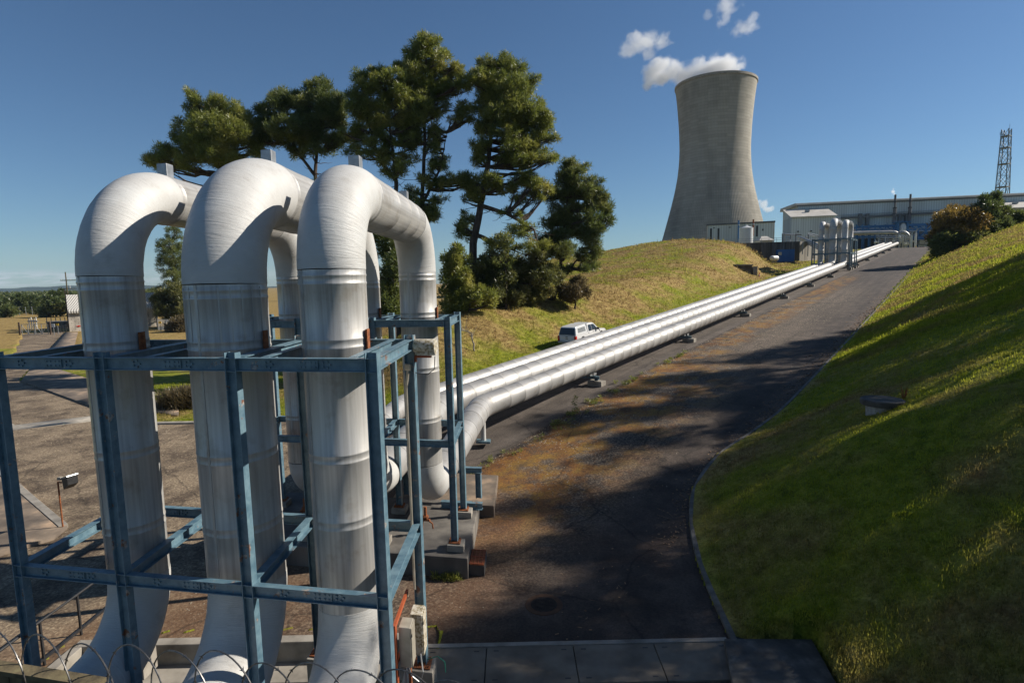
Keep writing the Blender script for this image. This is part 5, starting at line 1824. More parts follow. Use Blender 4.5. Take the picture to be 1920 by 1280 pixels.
# weeds in the joint beside the pipe strip and along the plinth
def weeds():
    rng = np.random.default_rng(18)
    C = []
    for q in range(46):
        t, s = rng.uniform(-4, 26), 2.15 + rng.normal() * .22
        p = RS(t, s)
        C += [(p.x + rng.normal() * .1, p.y + rng.normal() * .1, p.z + .05 + rng.uniform(0, .12)) for _ in range(int(rng.integers(2, 7)))]
    for q in range(9):
        p = F(rng.uniform(-1.4, 0.4), 7.52, ZPAD)
        C += [(p.x + rng.normal() * .08, p.y - .05, p.z + rng.uniform(.02, .12)) for _ in range(3)]
    p = RS(6.0, 2.3)
    C += [(p.x + rng.normal() * .08, p.y + rng.normal() * .08, p.z + q * .09) for q in range(12)]
    v, f = needles(rng, np.array(C), np.full(len(C), .09), 16, ln=(.06, .16), wd=(.015, .035))
    tag(link('weeds', mesh_np('weeds', v, f), M['pine']), 'small green weeds growing in the joint beside the pipes', 'weeds', kind='stuff')
weeds()

# ------------------------------------------------------------------ left: hut, gate, fences, poles
HUT_D = 112.0
hl = G(131, 622, ZPAD); hr = G(297, 621, ZPAD)
uy = Vector((hl.x, hl.y, 0)).normalized()      # the hut faces the viewer squarely
ux = Vector((uy.y, -uy.x, 0))
r_ = ray(297, 610)
HW = (hl.y * r_.x - hl.x * r_.y) / (ux.x * r_.y - ux.y * r_.x)
hr = hl + ux * HW
ez = P(200, 584, (hl.length)).z
wallh = 37 / FPX * hl.y
root = thing('block_hut', (hl + hr) / 2, 'small pale blockwork hut with a ribbed metal roof, behind the leftmost pipe', 'hut')
def H(a, b, z): return hl + ux * a + uy * b + Z * z
m_, n_, l_, b_ = new_mat('painted_blockwork')
v_ = coords(n_, l_, 'World')
bt = n_.new('ShaderNodeTexBrick')
bt.inputs['Scale'].default_value = 1.0
bt.inputs['Brick Width'].default_value = 0.9
bt.inputs['Row Height'].default_value = 0.4
bt.inputs['Mortar Size'].default_value = 0.03
bt.inputs['Color1'].default_value = (.56, .50, .42, 1); bt.inputs['Color2'].default_value = (.48, .43, .36, 1); bt.inputs['Mortar'].default_value = (.24, .21, .18, 1)
mp_ = n_.new('ShaderNodeMapping'); mp_.inputs['Rotation'].default_value = (R(90), 0, 0)
l_.new(v_, mp_.inputs[0]); l_.new(mp_.outputs[0], bt.inputs['Vector'])
f_ = noise(n_, l_, v_, 0.6, 6)
r_ = ramp(n_, [(0.3, .5), (0.6, 1.0)]); l_.new(f_, r_.inputs[0])
l_.new(mix(n_, l_, 1.0, bt.outputs['Color'], r_.outputs[0], 'MULTIPLY'), b_.inputs['Base Color'])
b_.inputs['Roughness'].default_value = .9
M['block'] = m_
mb = MB().box(H(HW / 2, 4, wallh / 2), (HW, 8, wallh), (ux, uy, Z)); obj('walls', mb, M['block'], root)
m_, n_, l_, b_ = new_mat('ribbed_roof')
v_ = coords(n_, l_, 'World')
wv = n_.new('ShaderNodeTexWave'); wv.inputs['Scale'].default_value = 0.9; wv.bands_direction = 'X'
l_.new(v_, wv.inputs['Vector'])
r_ = ramp(n_, [(0.2, (.33, .31, .28)), (0.6, (.50, .48, .44))]); l_.new(wv.outputs['Fac'], r_.inputs[0])
l_.new(r_.outputs[0], b_.inputs['Base Color']); b_.inputs['Roughness'].default_value = .5
bump(n_, l_, b_, wv.outputs['Fac'], .6, .1)
rh = 32 / FPX * hl.y
prof = [(-.55, wallh - .25), (-.62, wallh + .15), (-.45, wallh + .6), (.6, wallh + 1.45), (2.6, wallh + rh), (5.4, wallh + rh), (8.5, wallh + .6), (8.5, wallh - .1), (5.3, wallh + rh - .3), (2.7, wallh + rh - .3), (.1, wallh + .5)]
mb = MB().prism([H(-.0, a, z) for a, z in prof], ux * HW); obj('roof', mb, m_, root)
for a in (HW * .985,):
    mb = MB().box(H(a + .15, -.05, wallh / 2), (.12, .12, wallh), (ux, uy, Z)); obj('downpipe', mb, M['galv'], root)
mb = MB().box(H(HW * .13, -.06, wallh * .27), (1.9, .05, .10), (ux, uy, Z)).box(H(HW * .10, -.08, wallh * .27), (.3, .06, .3), (ux, uy, Z)); obj('red_hydrant_line', mb, M['redlens'], root)
mb = MB().box(H(HW * .93, -.04, wallh * .5), (.8, .08, wallh * .9), (ux, uy, Z)); obj('door', mb, M['steelbox'], root)

gl, gr = G(41, 628, ZPAD), G(92, 627, ZPAD)
gx = (gr - gl).normalized(); GW = (gr - gl).length; gh = 22 / FPX * gl.y
root = thing('gate', (gl + gr) / 2, 'silver double farm gate of tube and mesh at the end of the left road', 'gate')
for k in range(2):
    a0, a1 = GW * (.0 + .5 * k) + .1, GW * (.5 + .5 * k) - .1
    q = lambda a, z: gl + gx * a + Z * z
    mb = MB()
    for z in (.12, gh * .92):
        mb.bar(q(a0, z), q(a1, z), .08, .08)
    for a in (a0, (a0 + a1) / 2, a1):
        mb.bar(q(a, .12), q(a, gh * .92), .08, .08, gx)
    mb.bar(q(a0, gh * .9), q((a0 + a1) / 2, .15), .06, .06); mb.bar(q((a0 + a1) / 2, .15), q(a1, gh * .9), .06, .06)
    obj('gate_leaf', mb, M['galv'], root)
for a in (-.35, GW + .4):
    obj('gate_post', MB().bar(gl + gx * a, gl + gx * a + Z * gh * 1.1, .22, .22, gx), M['bark'], root)
def sign(px, py, w_, h_, m, lab, d):
    c = P(px, py, d)
    root = thing('sign', Vector((c.x, c.y, ZPAD)), lab, 'sign')
    obj('board', MB().box(c, (w_, .05, h_)), m, root)
    obj('post', MB().bar(Vector((c.x, c.y + .06, ZPAD)), Vector((c.x, c.y + .06, c.z)), .08, .08, (1, 0, 0)), M['galv'], root)
sign(99.5, 610, .62, .7, M['white'], 'small white sign right of the silver gate', 111)
sign(107.5, 608.5, .55, .42, M['yellow'], 'small yellow sign between the white sign and the hut', 113)
sign(300, 604.5, .5, .4, M['yellow'], 'small yellow sign on the fence right of the hut', 110)
# dark mesh fence between gate and hut, picket fence right of hut
def fence(label, a, b, h, n, m, rails=True, name='fence', r=.06, fill=None):
    a, b = Vector(a), Vector(b)
    root = thing(name, a, label, 'fence')
    for k in range(n + 1):
        p = a.lerp(b, k / n)
        p.z = float(zland(p.x, p.y))
        obj('post', MB().cyl(p - Z * .1, p + Z * h, r, seg=6), m, root)
    pa, pb = a.copy(), b.copy()
    pa.z = float(zland(a.x, a.y)); pb.z = float(zland(b.x, b.y))
    if rails:
        mb = MB()
        for z in (h * .3, h * .62, h * .95):
            mb.cyl(pa + Z * z, pb + Z * z, .018 if not fill else .05, seg=5)
        obj('wires', mb, m, root)
    return root
fence('grey paling fence running right from the hut', G(297, 619, ZPAD), G(330, 620, ZPAD), 2.3, 14, M['galv'], r=.07)
fence('thin dark fence between the gate and the hut', G(96, 626, ZPAD), G(130, 622, ZPAD), 1.5, 6, M['black'], r=.05)
fence('tall wire fence along the far edge of the field', P(-60, 590, 200), P(132, 588, 204), 3.0, 16, M['galv'], r=.09)
fence('dark stock fence on the field behind the gate', P(88, 605, 140), P(131, 606, 140), 2.0, 5, M['black'], r=.1)
root = thing('equipment_cage', G(68, 618, ZPAD), 'white valve stand behind the silver gate', 'valve stand')
c = G(56, 617, ZPAD)
for q in range(4):
    obj('pipe', MB().cyl(c + Vector((q * .55, 0, 0)), c + Vector((q * .55, 0, 2.4 + .3 * (q % 2))), .10, seg=8), M['white'], root, True)
obj('header', MB().cyl(c + Vector((-.3, 0, 1.8)), c + Vector((2.0, 0, 1.8)), .14, seg=8), M['galv'], root, True)
root = thing('concrete_tank', G(112, 617, ZPAD), 'low dark concrete tank wall between the gate and the hut', 'tank')
c = G(114, 616, ZPAD)
obj('wall', MB().box(c + Z * .75, (4.2, 2.5, 1.5)), M['darkconc'], root)
obj('cap', MB().box(c + Z * 1.6, (4.4, 2.7, .2)), M['concrete'], root)

pd = 128.0
pb_ = P(132, 600, pd); pb_.z = ZPAD
pt_ = P(132, 510, pd)
root = thing('power_pole', pb_, 'wooden power pole with two crossarms behind the hut', 'power pole')
obj('pole', MB().tube([pb_, Vector((pb_.x, pb_.y, pt_.z))], [.17, .11], 8), M['timber'], root, True)
xa = Vector((.95, .3, 0)).normalized()
for py, w0, w1 in ((525.5, -1.1, 3.6), (541, -.5, 3.8)):
    z = P(132, py, pd).z
    c = Vector((pb_.x, pb_.y, z))
    obj('crossarm', MB().bar(c + xa * w0, c + xa * w1, .14, .16), M['timber'], root)
    for a in ((-.9, .9, 2.4, 3.3) if py < 530 else (.6, 2.0, 3.1)):
        obj('insulator', MB().cyl(c + xa * a + Z * .05, c + xa * a + Z * (.35 if py < 530 else .9), .06, .04, 8), M['white'], root)
obj('stay_pole', MB().cyl(pb_ - xa * .45, Vector((pb_.x, pb_.y, P(132, 541, pd).z)) - xa * .45, .13, .11, 8), M['bark'], root)

# ------------------------------------------------------------------ white ute on the grassy track
ct = RS(24.3, -8.15)
fw = Vector((E3.x, E3.y, SL)).normalized()
rt_ = Vector((N3.x, N3.y, 0)).normalized()
upv = rt_.cross(fw).normalized()
root = thing('pickup_truck', ct, 'white double cab pickup with a canopy on the track beside the pipes', 'pickup')
def K(x, y, z): return ct + rt_ * x + fw * y + upv * z
def wz(z):
    return float(np.interp(z, [.3, .75, 1.08, 1.78, 1.9], [.88, .925, .91, .74, .70]))
def shell(poly, inset=0.0):
    mb = MB()
    n = len(poly)
    L_ = [K(-(wz(z) - inset), y, z) for y, z in poly]
    R_ = [K((wz(z) - inset), y, z) for y, z in poly]
    fs = [tuple(range(n)), tuple(reversed(range(n, 2 * n)))]
    for i in range(n):
        j = (i + 1) % n
        fs.append((j, i, n + i, n + j))
    mb.add(L_ + R_, fs)
    return mb
def arch(cy, r=.44, n=7, z0=.40):
    return [(cy + r * math.cos(math.pi * k / n), z0 + r * math.sin(math.pi * k / n)) for k in range(n + 1)]
body = [(-2.62, .55), (-2.66, 1.05)] + [(-.62, 1.10), (1.30, 1.10), (1.95, 1.06), (2.45, .98), (2.62, .80), (2.66, .50), (2.55, .42)] + arch(1.72) + arch(-1.50)
obj('body', shell(body), M['carwhite'], root, bevel=.04)
cab = [(-.60, 1.10), (-.50, 1.78), (-.15, 1.83), (.45, 1.80), (.62, 1.74), (1.42, 1.10)]
obj('cab', shell(cab, .01), M['carwhite'], root, bevel=.04)
can = [(-2.63, 1.06), (-2.42, 1.74), (-2.2, 1.80), (-.72, 1.84), (-.66, 1.10)]
obj('canopy', shell(can, .0), M['carwhite'], root, bevel=.05)
def sidepane(name, pts, m, push=.012):
    for sg in (-1, 1):
        c_ = [K(sg * (wz(z) + push), y, z) for y, z in pts]
        mb = MB().add(c_, [tuple(range(len(c_)))] if sg > 0 else [tuple(reversed(range(len(c_))))])
        o = obj(name, mb, m, root)
        s_ = o.modifiers.new('t', 'SOLIDIFY'); s_.thickness = .02
sidepane('window', [(-.42, 1.16), (.14, 1.16), (.12, 1.68), (-.34, 1.70)], M['glass'])
sidepane('window', [(.22, 1.16), (1.12, 1.16), (.56, 1.66), (.21, 1.68)], M['glass'])
M['mesh'] = simple('canopy_side_glass', [(0.3, (.16, .165, .16)), (0.7, (.26, .265, .26))], 6, .15)
sidepane('canopy_window', [(-2.2, 1.25), (-.9, 1.25), (-.93, 1.66), (-2.1, 1.62)], M['mesh'])
sidepane('door_handle', [(-.55, 1.0), (-.38, 1.0), (-.38, 1.04), (-.55, 1.04)], M['black'])
sidepane('door_handle', [(.22, 1.0), (.40, 1.0), (.40, 1.04), (.22, 1.04)], M['black'])
sidepane('badge', [(1.38, .90), (1.48, .90), (1.48, 1.02), (1.38, 1.02)], M['black'])
mb = MB().add([K(-.78, -2.625, 1.12), K(.78, -2.625, 1.12), K(.68, -2.455, 1.68), K(-.68, -2.455, 1.68)], [(0, 1, 2, 3)])
o = obj('rear_window', mb, M['glass'], root); s_ = o.modifiers.new('t', 'SOLIDIFY'); s_.thickness = .04; s_.offset = 1
mb = MB().add([K(-.80, 1.40, 1.14), K(.80, 1.40, 1.14), K(.68, .66, 1.73), K(-.68, .66, 1.73)], [(0, 1, 2, 3)])
o = obj('windscreen', mb, M['glass'], root); s_ = o.modifiers.new('t', 'SOLIDIFY'); s_.thickness = .04; s_.offset = 1
ax3 = (rt_, fw, upv)
obj('tailgate', MB().box(K(0, -2.665, .80), (1.46, .03, .46), ax3), M['carwhite'], root, bevel=.01)
obj('tailgate_handle', MB().box(K(0, -2.69, .93), (.22, .03, .06), ax3).box(K(0, -2.69, .78), (.22, .02, .05), ax3), M['black'], root)
obj('bumper', MB().box(K(0, -2.74, .50), (1.72, .2, .16), ax3), M['galv'], root, bevel=.03)
for sg in (-1, 1):
    obj('tail_light', MB().box(K(sg * .845, -2.60, .80), (.18, .22, .46), ax3), M['redlens'], root, bevel=.02)
    obj('headlight', MB().box(K(sg * .72, 2.50, .82), (.34, .26, .16), ax3), M['mesh'], root, bevel=.02)
    obj('mirror', MB().box(K(sg * 1.03, .98, 1.20), (.22, .13, .2), ax3), M['black'], root, bevel=.03)
    for cy in (-1.50, 1.72):
        wh = obj('wheel', MB().lathe(K(sg * .70, cy, .385), [(.0, .02), (.24, .02), (.26, .2), (.36, .2), (.385, .16), (.385, -.05), (.3, -.08), (0, -.08)], 24, rt_ * sg), M['rubber'], root, True)
        rm = obj('rim', MB().lathe(K(sg * .70, cy, .385), [(.0, .17), (.10, .18), (.235, .12), (.25, .19), (.0, .06)], 16, rt_ * sg), M['galv'], wh, True)
        obj('wheel_well', MB().cyl(K(sg * .5, cy, .42), K(sg * .80, cy, .42), .43, seg=20), M['black'], root)
obj('roof_aerial', MB().cyl(K(0, -.1, 1.82), K(0, -.15, 2.15), .01, seg=5), M['black'], root)

# ------------------------------------------------------------------ culvert head wall and cone
d = 108
root = thing('culvert', P(1400, 520, d), 'dark concrete culvert head wall with a pale end pillar at the foot of the mound', 'culvert')
A = P(1378, 512, d); B = P(1410, 520, d)
zt_, zb_ = P(1394, 497.5, d).z, P(1394, 524, d).z
for (x0, x1, ztop, dep, m) in ((1377, 1410, 497.5, 3.0, 'darkconc'), (1412.5, 1420.5, 499.5, 1.4, 'concrete')):
    a, b = P(x0, 510, d), P(x1, 510, d)
    z1, z0 = P(x0, ztop, d).z, P(x0, 526, d).z
    mb = MB().prism([(a.x, a.y, z0), (b.x, b.y, z0), (b.x, b.y, z1), (a.x, a.y, z1)], Vector((-.2, dep, 0)))
    obj('wall', mb, M[m], root, bevel=.04)
a, b = P(1376, 498, d - .2), P(1411, 498, d - .2)
obj('coping', MB().bar(a + Vector((0, 1.2, .12)), b + Vector((0, 1.2, .12)), 3.2, .22), M['concrete'], root)
c = P(1423.5, 520, d - .5)
root = thing('traffic_cone', c, 'small orange traffic cone beside the culvert pillar', 'traffic cone')
obj('cone', MB().lathe(c - Z * .25, [(.34, 0), (.30, .06), (.22, .08), (.06, 1.15), (0, 1.16)], 16), M['conered'], root, True)
obj('stripe', MB().lathe(c - Z * .25, [(.162, .55), (.135, .75)], 16), M['white'], root, True)

# ------------------------------------------------------------------ cooling tower
TD = 340.0
def shade_z(px, py, d):
    "height seen at that pixel on the upright through P(px, 455, d)"
    r_ = ray(px, py)
    return r_.z * (P(px, 455, d).y / r_.y)
prof_px = [(161, 76), (167, 75.2), (180, 73.4), (205, 70.8), (240, 68), (280, 66.6), (305, 67.6), (330, 70.2), (360, 76), (390, 83.5), (415, 90.5), (440, 97.5), (465, 105), (490, 112)]
kx = math.cos(math.atan(377 / 1067.0)) * .985
tc = P(1337, 455, TD)
tc0 = Vector((tc.x, tc.y, 0))
pr = [(hw * TD / FPX * kx, shade_z(1337, y, TD)) for y, hw in prof_px]
root = thing('cooling_tower', Vector((tc.x, tc.y, 5)), 'great concrete cooling tower with a narrow waist, rising behind the mound', 'cooling tower')
m_, n_, l_, b_ = new_mat('ribbed_concrete_shell')
uvn = n_.new('ShaderNodeTexCoord').outputs['UV']
sep = n_.new('ShaderNodeSeparateXYZ'); l_.new(uvn, sep.inputs[0])
def mth(op, a, b=None):
    k = n_.new('ShaderNodeMath'); k.operation = op
    for i, q in enumerate((a, b)):
        if q is None: continue
        if hasattr(q, 'is_output'): l_.new(q, k.inputs[i])
        else: k.inputs[i].default_value = q
    return k.outputs[0]
ribs = mth('PINGPONG', mth('MULTIPLY', sep.outputs[0], 170.0), 0.5)
lifts = mth('PINGPONG', mth('MULTIPLY', sep.outputs[1], 0.62), 0.5)
rr1 = ramp(n_, [(0.0, .72), (0.10, .96), (0.3, 1.0)]); l_.new(ribs, rr1.inputs[0])
rr2 = ramp(n_, [(0.0, .78), (0.10, 1.0)]); l_.new(lifts, rr2.inputs[0])
cmb = n_.new('ShaderNodeCombineXYZ')
l_.new(mth('MULTIPLY', mth('FLOOR', mth('MULTIPLY', sep.outputs[0], 24)), 1.7), cmb.inputs[0])
l_.new(mth('FLOOR', mth('MULTIPLY', sep.outputs[1], .62)), cmb.inputs[1])
wnz = n_.new('ShaderNodeTexWhiteNoise'); wnz.noise_dimensions = '2D'; l_.new(cmb.outputs[0], wnz.inputs['Vector'])
rr3 = ramp(n_, [(0.0, .84), (1.0, 1.0)]); l_.new(wnz.outputs['Value'], rr3.inputs[0])
wv_ = coords(n_, l_, 'World', (1, 1, .28))
big = noise(n_, l_, wv_, 0.07, 7, .62)
rr4 = ramp(n_, [(0.3, (.255, .235, .200)), (0.5, (.345, .320, .272)), (0.7, (.40, .375, .325))]); l_.new(big, rr4.inputs[0])
c = mix(n_, l_, 1.0, rr4.outputs[0], rr1.outputs[0], 'MULTIPLY')
c = mix(n_, l_, 1.0, c, rr2.outputs[0], 'MULTIPLY')
c = mix(n_, l_, 1.0, c, rr3.outputs[0], 'MULTIPLY')
l_.new(c, b_.inputs['Base Color']); b_.inputs['Roughness'].default_value = .95; b_.inputs['Specular IOR Level'].default_value = .2
bump(n_, l_, b_, ribs, .5, .25)
# smooth the profile
ys = np.linspace(pr[-1][1], pr[0][1], 60)
zz = np.array([p[1] for p in pr][::-1]); rr_ = np.array([p[0] for p in pr][::-1])
rs_ = np.interp(ys, zz, rr_)
for _ in range(3):
    rs_[1:-1] = (rs_[:-2] + 2 * rs_[1:-1] + rs_[2:]) / 4
obj('shell', MB().lathe(tc0, list(zip(rs_, ys)), 160), m_, root, True)
obj('inner_shell', MB().lathe(tc0, list(zip(rs_ - .9, ys))[::-1], 96), M['darkconc'], root, True)
obj('rim', MB().lathe(tc0, [(rs_[-1] - .95, ys[-1] - .1), (rs_[-1] - .95, ys[-1] + .55), (rs_[-1] + .35, ys[-1] + .55), (rs_[-1] + .35, ys[-1] - .7), (rs_[-1] + .02, ys[-1] - 1.0)], 160), M['concrete'], root, True)
for k in range(40):
    a0 = 2 * math.pi * k / 40
    for sg in (-1, 1):
        a1 = a0 + sg * math.pi / 40
        p0 = tc0 + Vector((math.cos(a0) * rs_[0], math.sin(a0) * rs_[0], ys[0] + .3))
        p1 = tc0 + Vector((math.cos(a1) * (rs_[0] + 3), math.sin(a1) * (rs_[0] + 3), ys[0] - 7))
        if sg > 0 or k % 1 == 0:
            obj('leg', MB().bar(p0, p1, .8, .8), M['concrete'], root)

# ------------------------------------------------------------------ station buildings
FX = Vector((.978, -.21, 0)).normalized()
FY = Vector((.21, .978, 0)).normalized()
FA0 = P(1495, 440, 250.0); FA0.z = 0
ZG = 8.0
def on_plane(px, py, b):
    "along, height of a pixel on the vertical plane b metres behind the hall front"
    r_ = ray(px, py)
    k = ((FA0 + FY * b).dot(FY)) / r_.dot(FY)
    p = r_ * k
    return (p - FA0).dot(FX), p.z
def S(a, b, z): return FA0 + FX * a + FY * b + Z * z
def sbox(mb, a0, a1, b0, b1, z0, z1):
    return mb.box(S((a0 + a1) / 2, (b0 + b1) / 2, (z0 + z1) / 2), (abs(a1 - a0), abs(b1 - b0), abs(z1 - z0)), (FX, FY, Z))
def pbox(mb, px0, py0, px1, py1, b, dep):
    "box whose front face covers those pixels at depth b"
    a0, z0 = on_plane(px0, py1, b); a1, z1 = on_plane(px1, py0, b)
    return sbox(mb, a0, a1, b, b + dep, z0, z1)

m_, n_, l_, b_ = new_mat('pale_sheet_cladding')
v_ = coords(n_, l_, 'World')
wv = n_.new('ShaderNodeTexWave'); wv.inputs['Scale'].default_value = .34; wv.inputs['Distortion'].default_value = 0.0
mp_ = n_.new('ShaderNodeMapping'); mp_.inputs['Rotation'].default_value = (0, 0, math.atan2(.21, .978)); l_.new(v_, mp_.inputs[0])
l_.new(mp_.outputs[0], wv.inputs['Vector'])
st_ = coords(n_, l_, 'World', (1, 1, .1))
f_ = noise(n_, l_, st_, .12, 7, .65)
r_ = ramp(n_, [(0.27, (.20, .19, .175)), (0.38, (.46, .49, .48)), (0.6, (.58, .63, .62))]); l_.new(f_, r_.inputs[0])
r2_ = ramp(n_, [(0.15, .80), (0.5, 1.0)]); l_.new(wv.outputs['Fac'], r2_.inputs[0])
l_.new(mix(n_, l_, 1.0, r_.outputs[0], r2_.outputs[0], 'MULTIPLY'), b_.inputs['Base Color'])
b_.inputs['Roughness'].default_value = .6
M['sheet'] = m_
M['roofsheet'] = simple('pale_roof_sheet', [(0.3, (.42, .39, .34)), (0.7, (.58, .54, .48))], .3, .6, kind='World')
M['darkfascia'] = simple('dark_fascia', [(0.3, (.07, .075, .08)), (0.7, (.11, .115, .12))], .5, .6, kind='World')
M['duct'] = simple('grey_duct', [(0.3, (.10, .10, .10)), (0.7, (.16, .16, .155))], .5, .6, kind='World')

root = thing('turbine_hall', S(50, 10, ZG), 'long pale clad turbine hall at the top of the road', 'building')
a1_, ztop = on_plane(1495, 381, 0)
aR, _ = on_plane(1985, 380, 0)
obj('wall', sbox(MB(), 0, aR, 0, 26, ZG - 1, ztop - 1.02), M['sheet'], root)
mb = MB()
sec = [(-.7, ztop - 1.0), (-.8, ztop - .5), (-.5, ztop - .1), (0.2, ztop), (26, ztop + .6), (27, ztop - .8), (26, ztop - 1.0)]
mb.prism([S(-1.2, b, z) for b, z in sec], FX * (aR + 2.4)); obj('roof', mb, M['roofsheet'], root)
obj('eave_shade_strip', sbox(MB(), -.5, aR, -.20, -.005, ztop - 1.45, ztop - 1.02), M['darkfascia'], root)  # solid dark strip, the shade under the eave put into colour
# wings in front of the hall with sloping roofs
for (x0, x1, y_t, y_e, nm) in ((1484, 1566.5, 391, 407, 'wing'), (1867, 1990, 376, 391, 'wing')):
    bf = -13
    a0, ze = on_plane(x0, y_e - (0 if x0 < 1600 else 0), bf); a1, _ = on_plane(x1, y_e, bf)
    _, zt2 = on_plane((x0 + x1) / 2, y_t, -.5)
    w_ = obj('wing', sbox(MB(), a0, a1, bf, -.36, ZG - 1, ze - .2), M['sheet'], root)
    mb = MB().prism([S(a0 - .5, bf - .8, ze - .35), S(a0 - .5, bf - .8, ze), S(a0 - .5, -.4, zt2), S(a0 - .5, -.4, zt2 - .4)], FX * (a1 - a0 + 1.0))
    obj('wing_roof', mb, M['roofsheet'], root)
    tri = [S(a1, bf, ze - .2), S(a1, -.4, ze - .2), S(a1, -.4, zt2 - .45)]
    obj('gable', MB().prism(tri, -FX * .3), M['sheet'], root)
    am = a0 + (min(a1, a0 + 22) - a0) * .46
    zm = (ze + zt2) / 2
    obj('roof_vent', MB().box(S(am, -6.5, zm + .65), (1.7, 1.0, .8), (FX, FY, Z)), M['galv'], root)
    for q in (.14, .44):
        aq = a0 + (min(a1, a0 + 22) - a0) * q
        obj('wall_lamp', sbox(MB(), aq, aq + .6, bf - .3, bf - .005, ZG + 9.0, ZG + 9.5), M['black'], root)
# duct line and drops across the front
aL, zL = on_plane(1578, 408.5, -1.5); aRr, zR = on_plane(1790, 397, -1.5)
obj('duct_line', MB().bar(S(aL, -1.0, zL), S(aRr, -1.0, zR), 1.0, .75), M['duct'], root)
obj('duct_line', MB().bar(S(aL, -.7, zL + 1.1), S(aRr, -.7, zR + 1.1), .3, .25), M['galv'], root)
for px in (1613.5, 1627, 1687.5, 1700.5, 1763.5, 1774):
    a0, z1 = on_plane(px - 2.2, 403, -1.6); a1, z0 = on_plane(px + 2.2, 426, -1.6)
    obj('duct_drop', sbox(MB(), a0, a1, -1.7, -.3, z0, z1 + .6), M['duct'], root)
pbq = pbox(MB(), 1585, 441, 1800, 470, -.3, .25); obj('plant_shade_panel', pbq, M['black'], root)  # black panel stands in for the deep shade behind the rack

def stack(px, ytop, ybot, label):
    b = -4.0
    a, z1 = on_plane(px, ytop, b); _, z0 = on_plane(px, ybot, b)
    root = thing('flue_stack', S(a, b, ZG), label, 'flue stack', 'flue stacks of the turbine hall')
    zm = z0 + (z1 - z0) * .62
    obj('flue', MB().cyl(S(a, b, ZG), S(a, b, zm), .62, seg=14), M['stack'], root, True)
    obj('flue', MB().cyl(S(a, b, zm), S(a, b, z1), .40, seg=14), M['stack'], root, True)
    for q in (.45, .62, .80):
        zq = z0 + (z1 - z0) * q
        obj('band', MB().cyl(S(a, b, zq - .2), S(a, b, zq + .2), 0.75 if q < .63 else .55, seg=14), M['black'], root, True)
stack(1679, 365, 430, 'dark flue stack with a wisp of steam, left of the pair')
stack(1707.5, 364, 430, 'dark flue stack without steam, right of the pair')

# blue pipe rack
BR = -11
root = thing('pipe_rack', S(60, BR, ZG), 'bright blue steel pipe rack with crossed braces in front of the turbine hall', 'pipe rack')
def rk(px, py): 
    a, z = on_plane(px, py, BR); return S(a, BR, z)
for (x0, y0, x1, y1, w_) in ((1604, 425, 1684, 422, .55), (1604, 432, 1684, 430, .5), (1702, 421, 1790, 419, .55), (1702, 431, 1790, 430, .55), (1604, 444, 1684, 443, .4), (1722, 446, 1790, 445, .9)):
    a, b = rk(x0, y0), rk(x1, y1)
    for dy in (0, 5.0):
        obj('chord', MB().bar(a + FY * dy, b + FY * dy, .3, w_), M['stblue'], root)
for px in (1606, 1617, 1629, 1641, 1660, 1676, 1703, 1722, 1736, 1750, 1764, 1778):
    for dy in (0, 5.0):
        a, b = rk(px, 421), rk(px, 447)
        b.z = ZG - .5
        obj('column', MB().bar(a + FY * dy, b + FY * dy, .4, .4, FX), M['stblue'], root)
for (x0, y0, x1, y1) in ((1610, 424, 1622, 431), (1622, 431, 1634, 424), (1645, 424, 1657, 431), (1660, 424, 1672, 431), (1722, 445, 1750, 422), (1722, 422, 1750, 445), (1750, 422, 1778, 445), (1750, 445, 1778, 422), (1706, 422, 1720, 431), (1711, 446, 1722, 432)):
    obj('brace', MB().bar(rk(x0, y0), rk(x1, y1), .3, .35), M['stblue'], root)
for k, y in enumerate((433.5, 436.0, 427.5)):
    a, b = rk(1604, y + 1), rk(1790, y - 1)
    obj('carried_pipe', MB().cyl(a + FY * (1.5 + k), b + FY * (1.5 + k), .42, seg=8), M['galv'], root, True)
for px in (1610, 1622, 1648, 1664, 1674, 1712, 1730, 1745, 1757):
    obj('hand_rail', MB().bar(rk(px, 421) , rk(px, 417.5), .1, .1, FX), M['stblue'], root)
obj('hand_rail', MB().bar(rk(1672, 414.5), rk(1714, 413), .12, .12), M['stblue'], root)

# blue portal round a white domed vessel
b = -15
def pk(px, py, b_=-15):
    a, z = on_plane(px, py, b_); return S(a, b_, z)
root = thing('portal_frame', pk(1692, 445), 'blue box portal standing round the white domed vessel', 'portal frame')
for px in (1683.5, 1701):
    obj('leg', pbox(MB(), px - 2.6, 417.5, px + 2.6, 455, b, 2.2), M['stblue'], root)
obj('head_beam', pbox(MB(), 1678, 414.8, 1709, 417.4, b - .2, 2.6), M['stblue'], root)
root = thing('domed_vessel', pk(1692, 440), 'white domed upright vessel inside the blue portal', 'vessel')
c = pk(1692, 441, -14.0)
obj('vessel', MB().lathe(Vector((c.x, c.y, c.z)), [(1.3, -3), (1.3, 2.3), (1.25, 3.2), (1.0, 4.2), (.6, 4.8), (0, 5.0)], 24), M['white'], root, True)
obj('band', MB().lathe(Vector((c.x, c.y, c.z + .6)), [(1.32, 0), (1.36, .15), (1.32, .3)], 24), M['galv'], root, True)

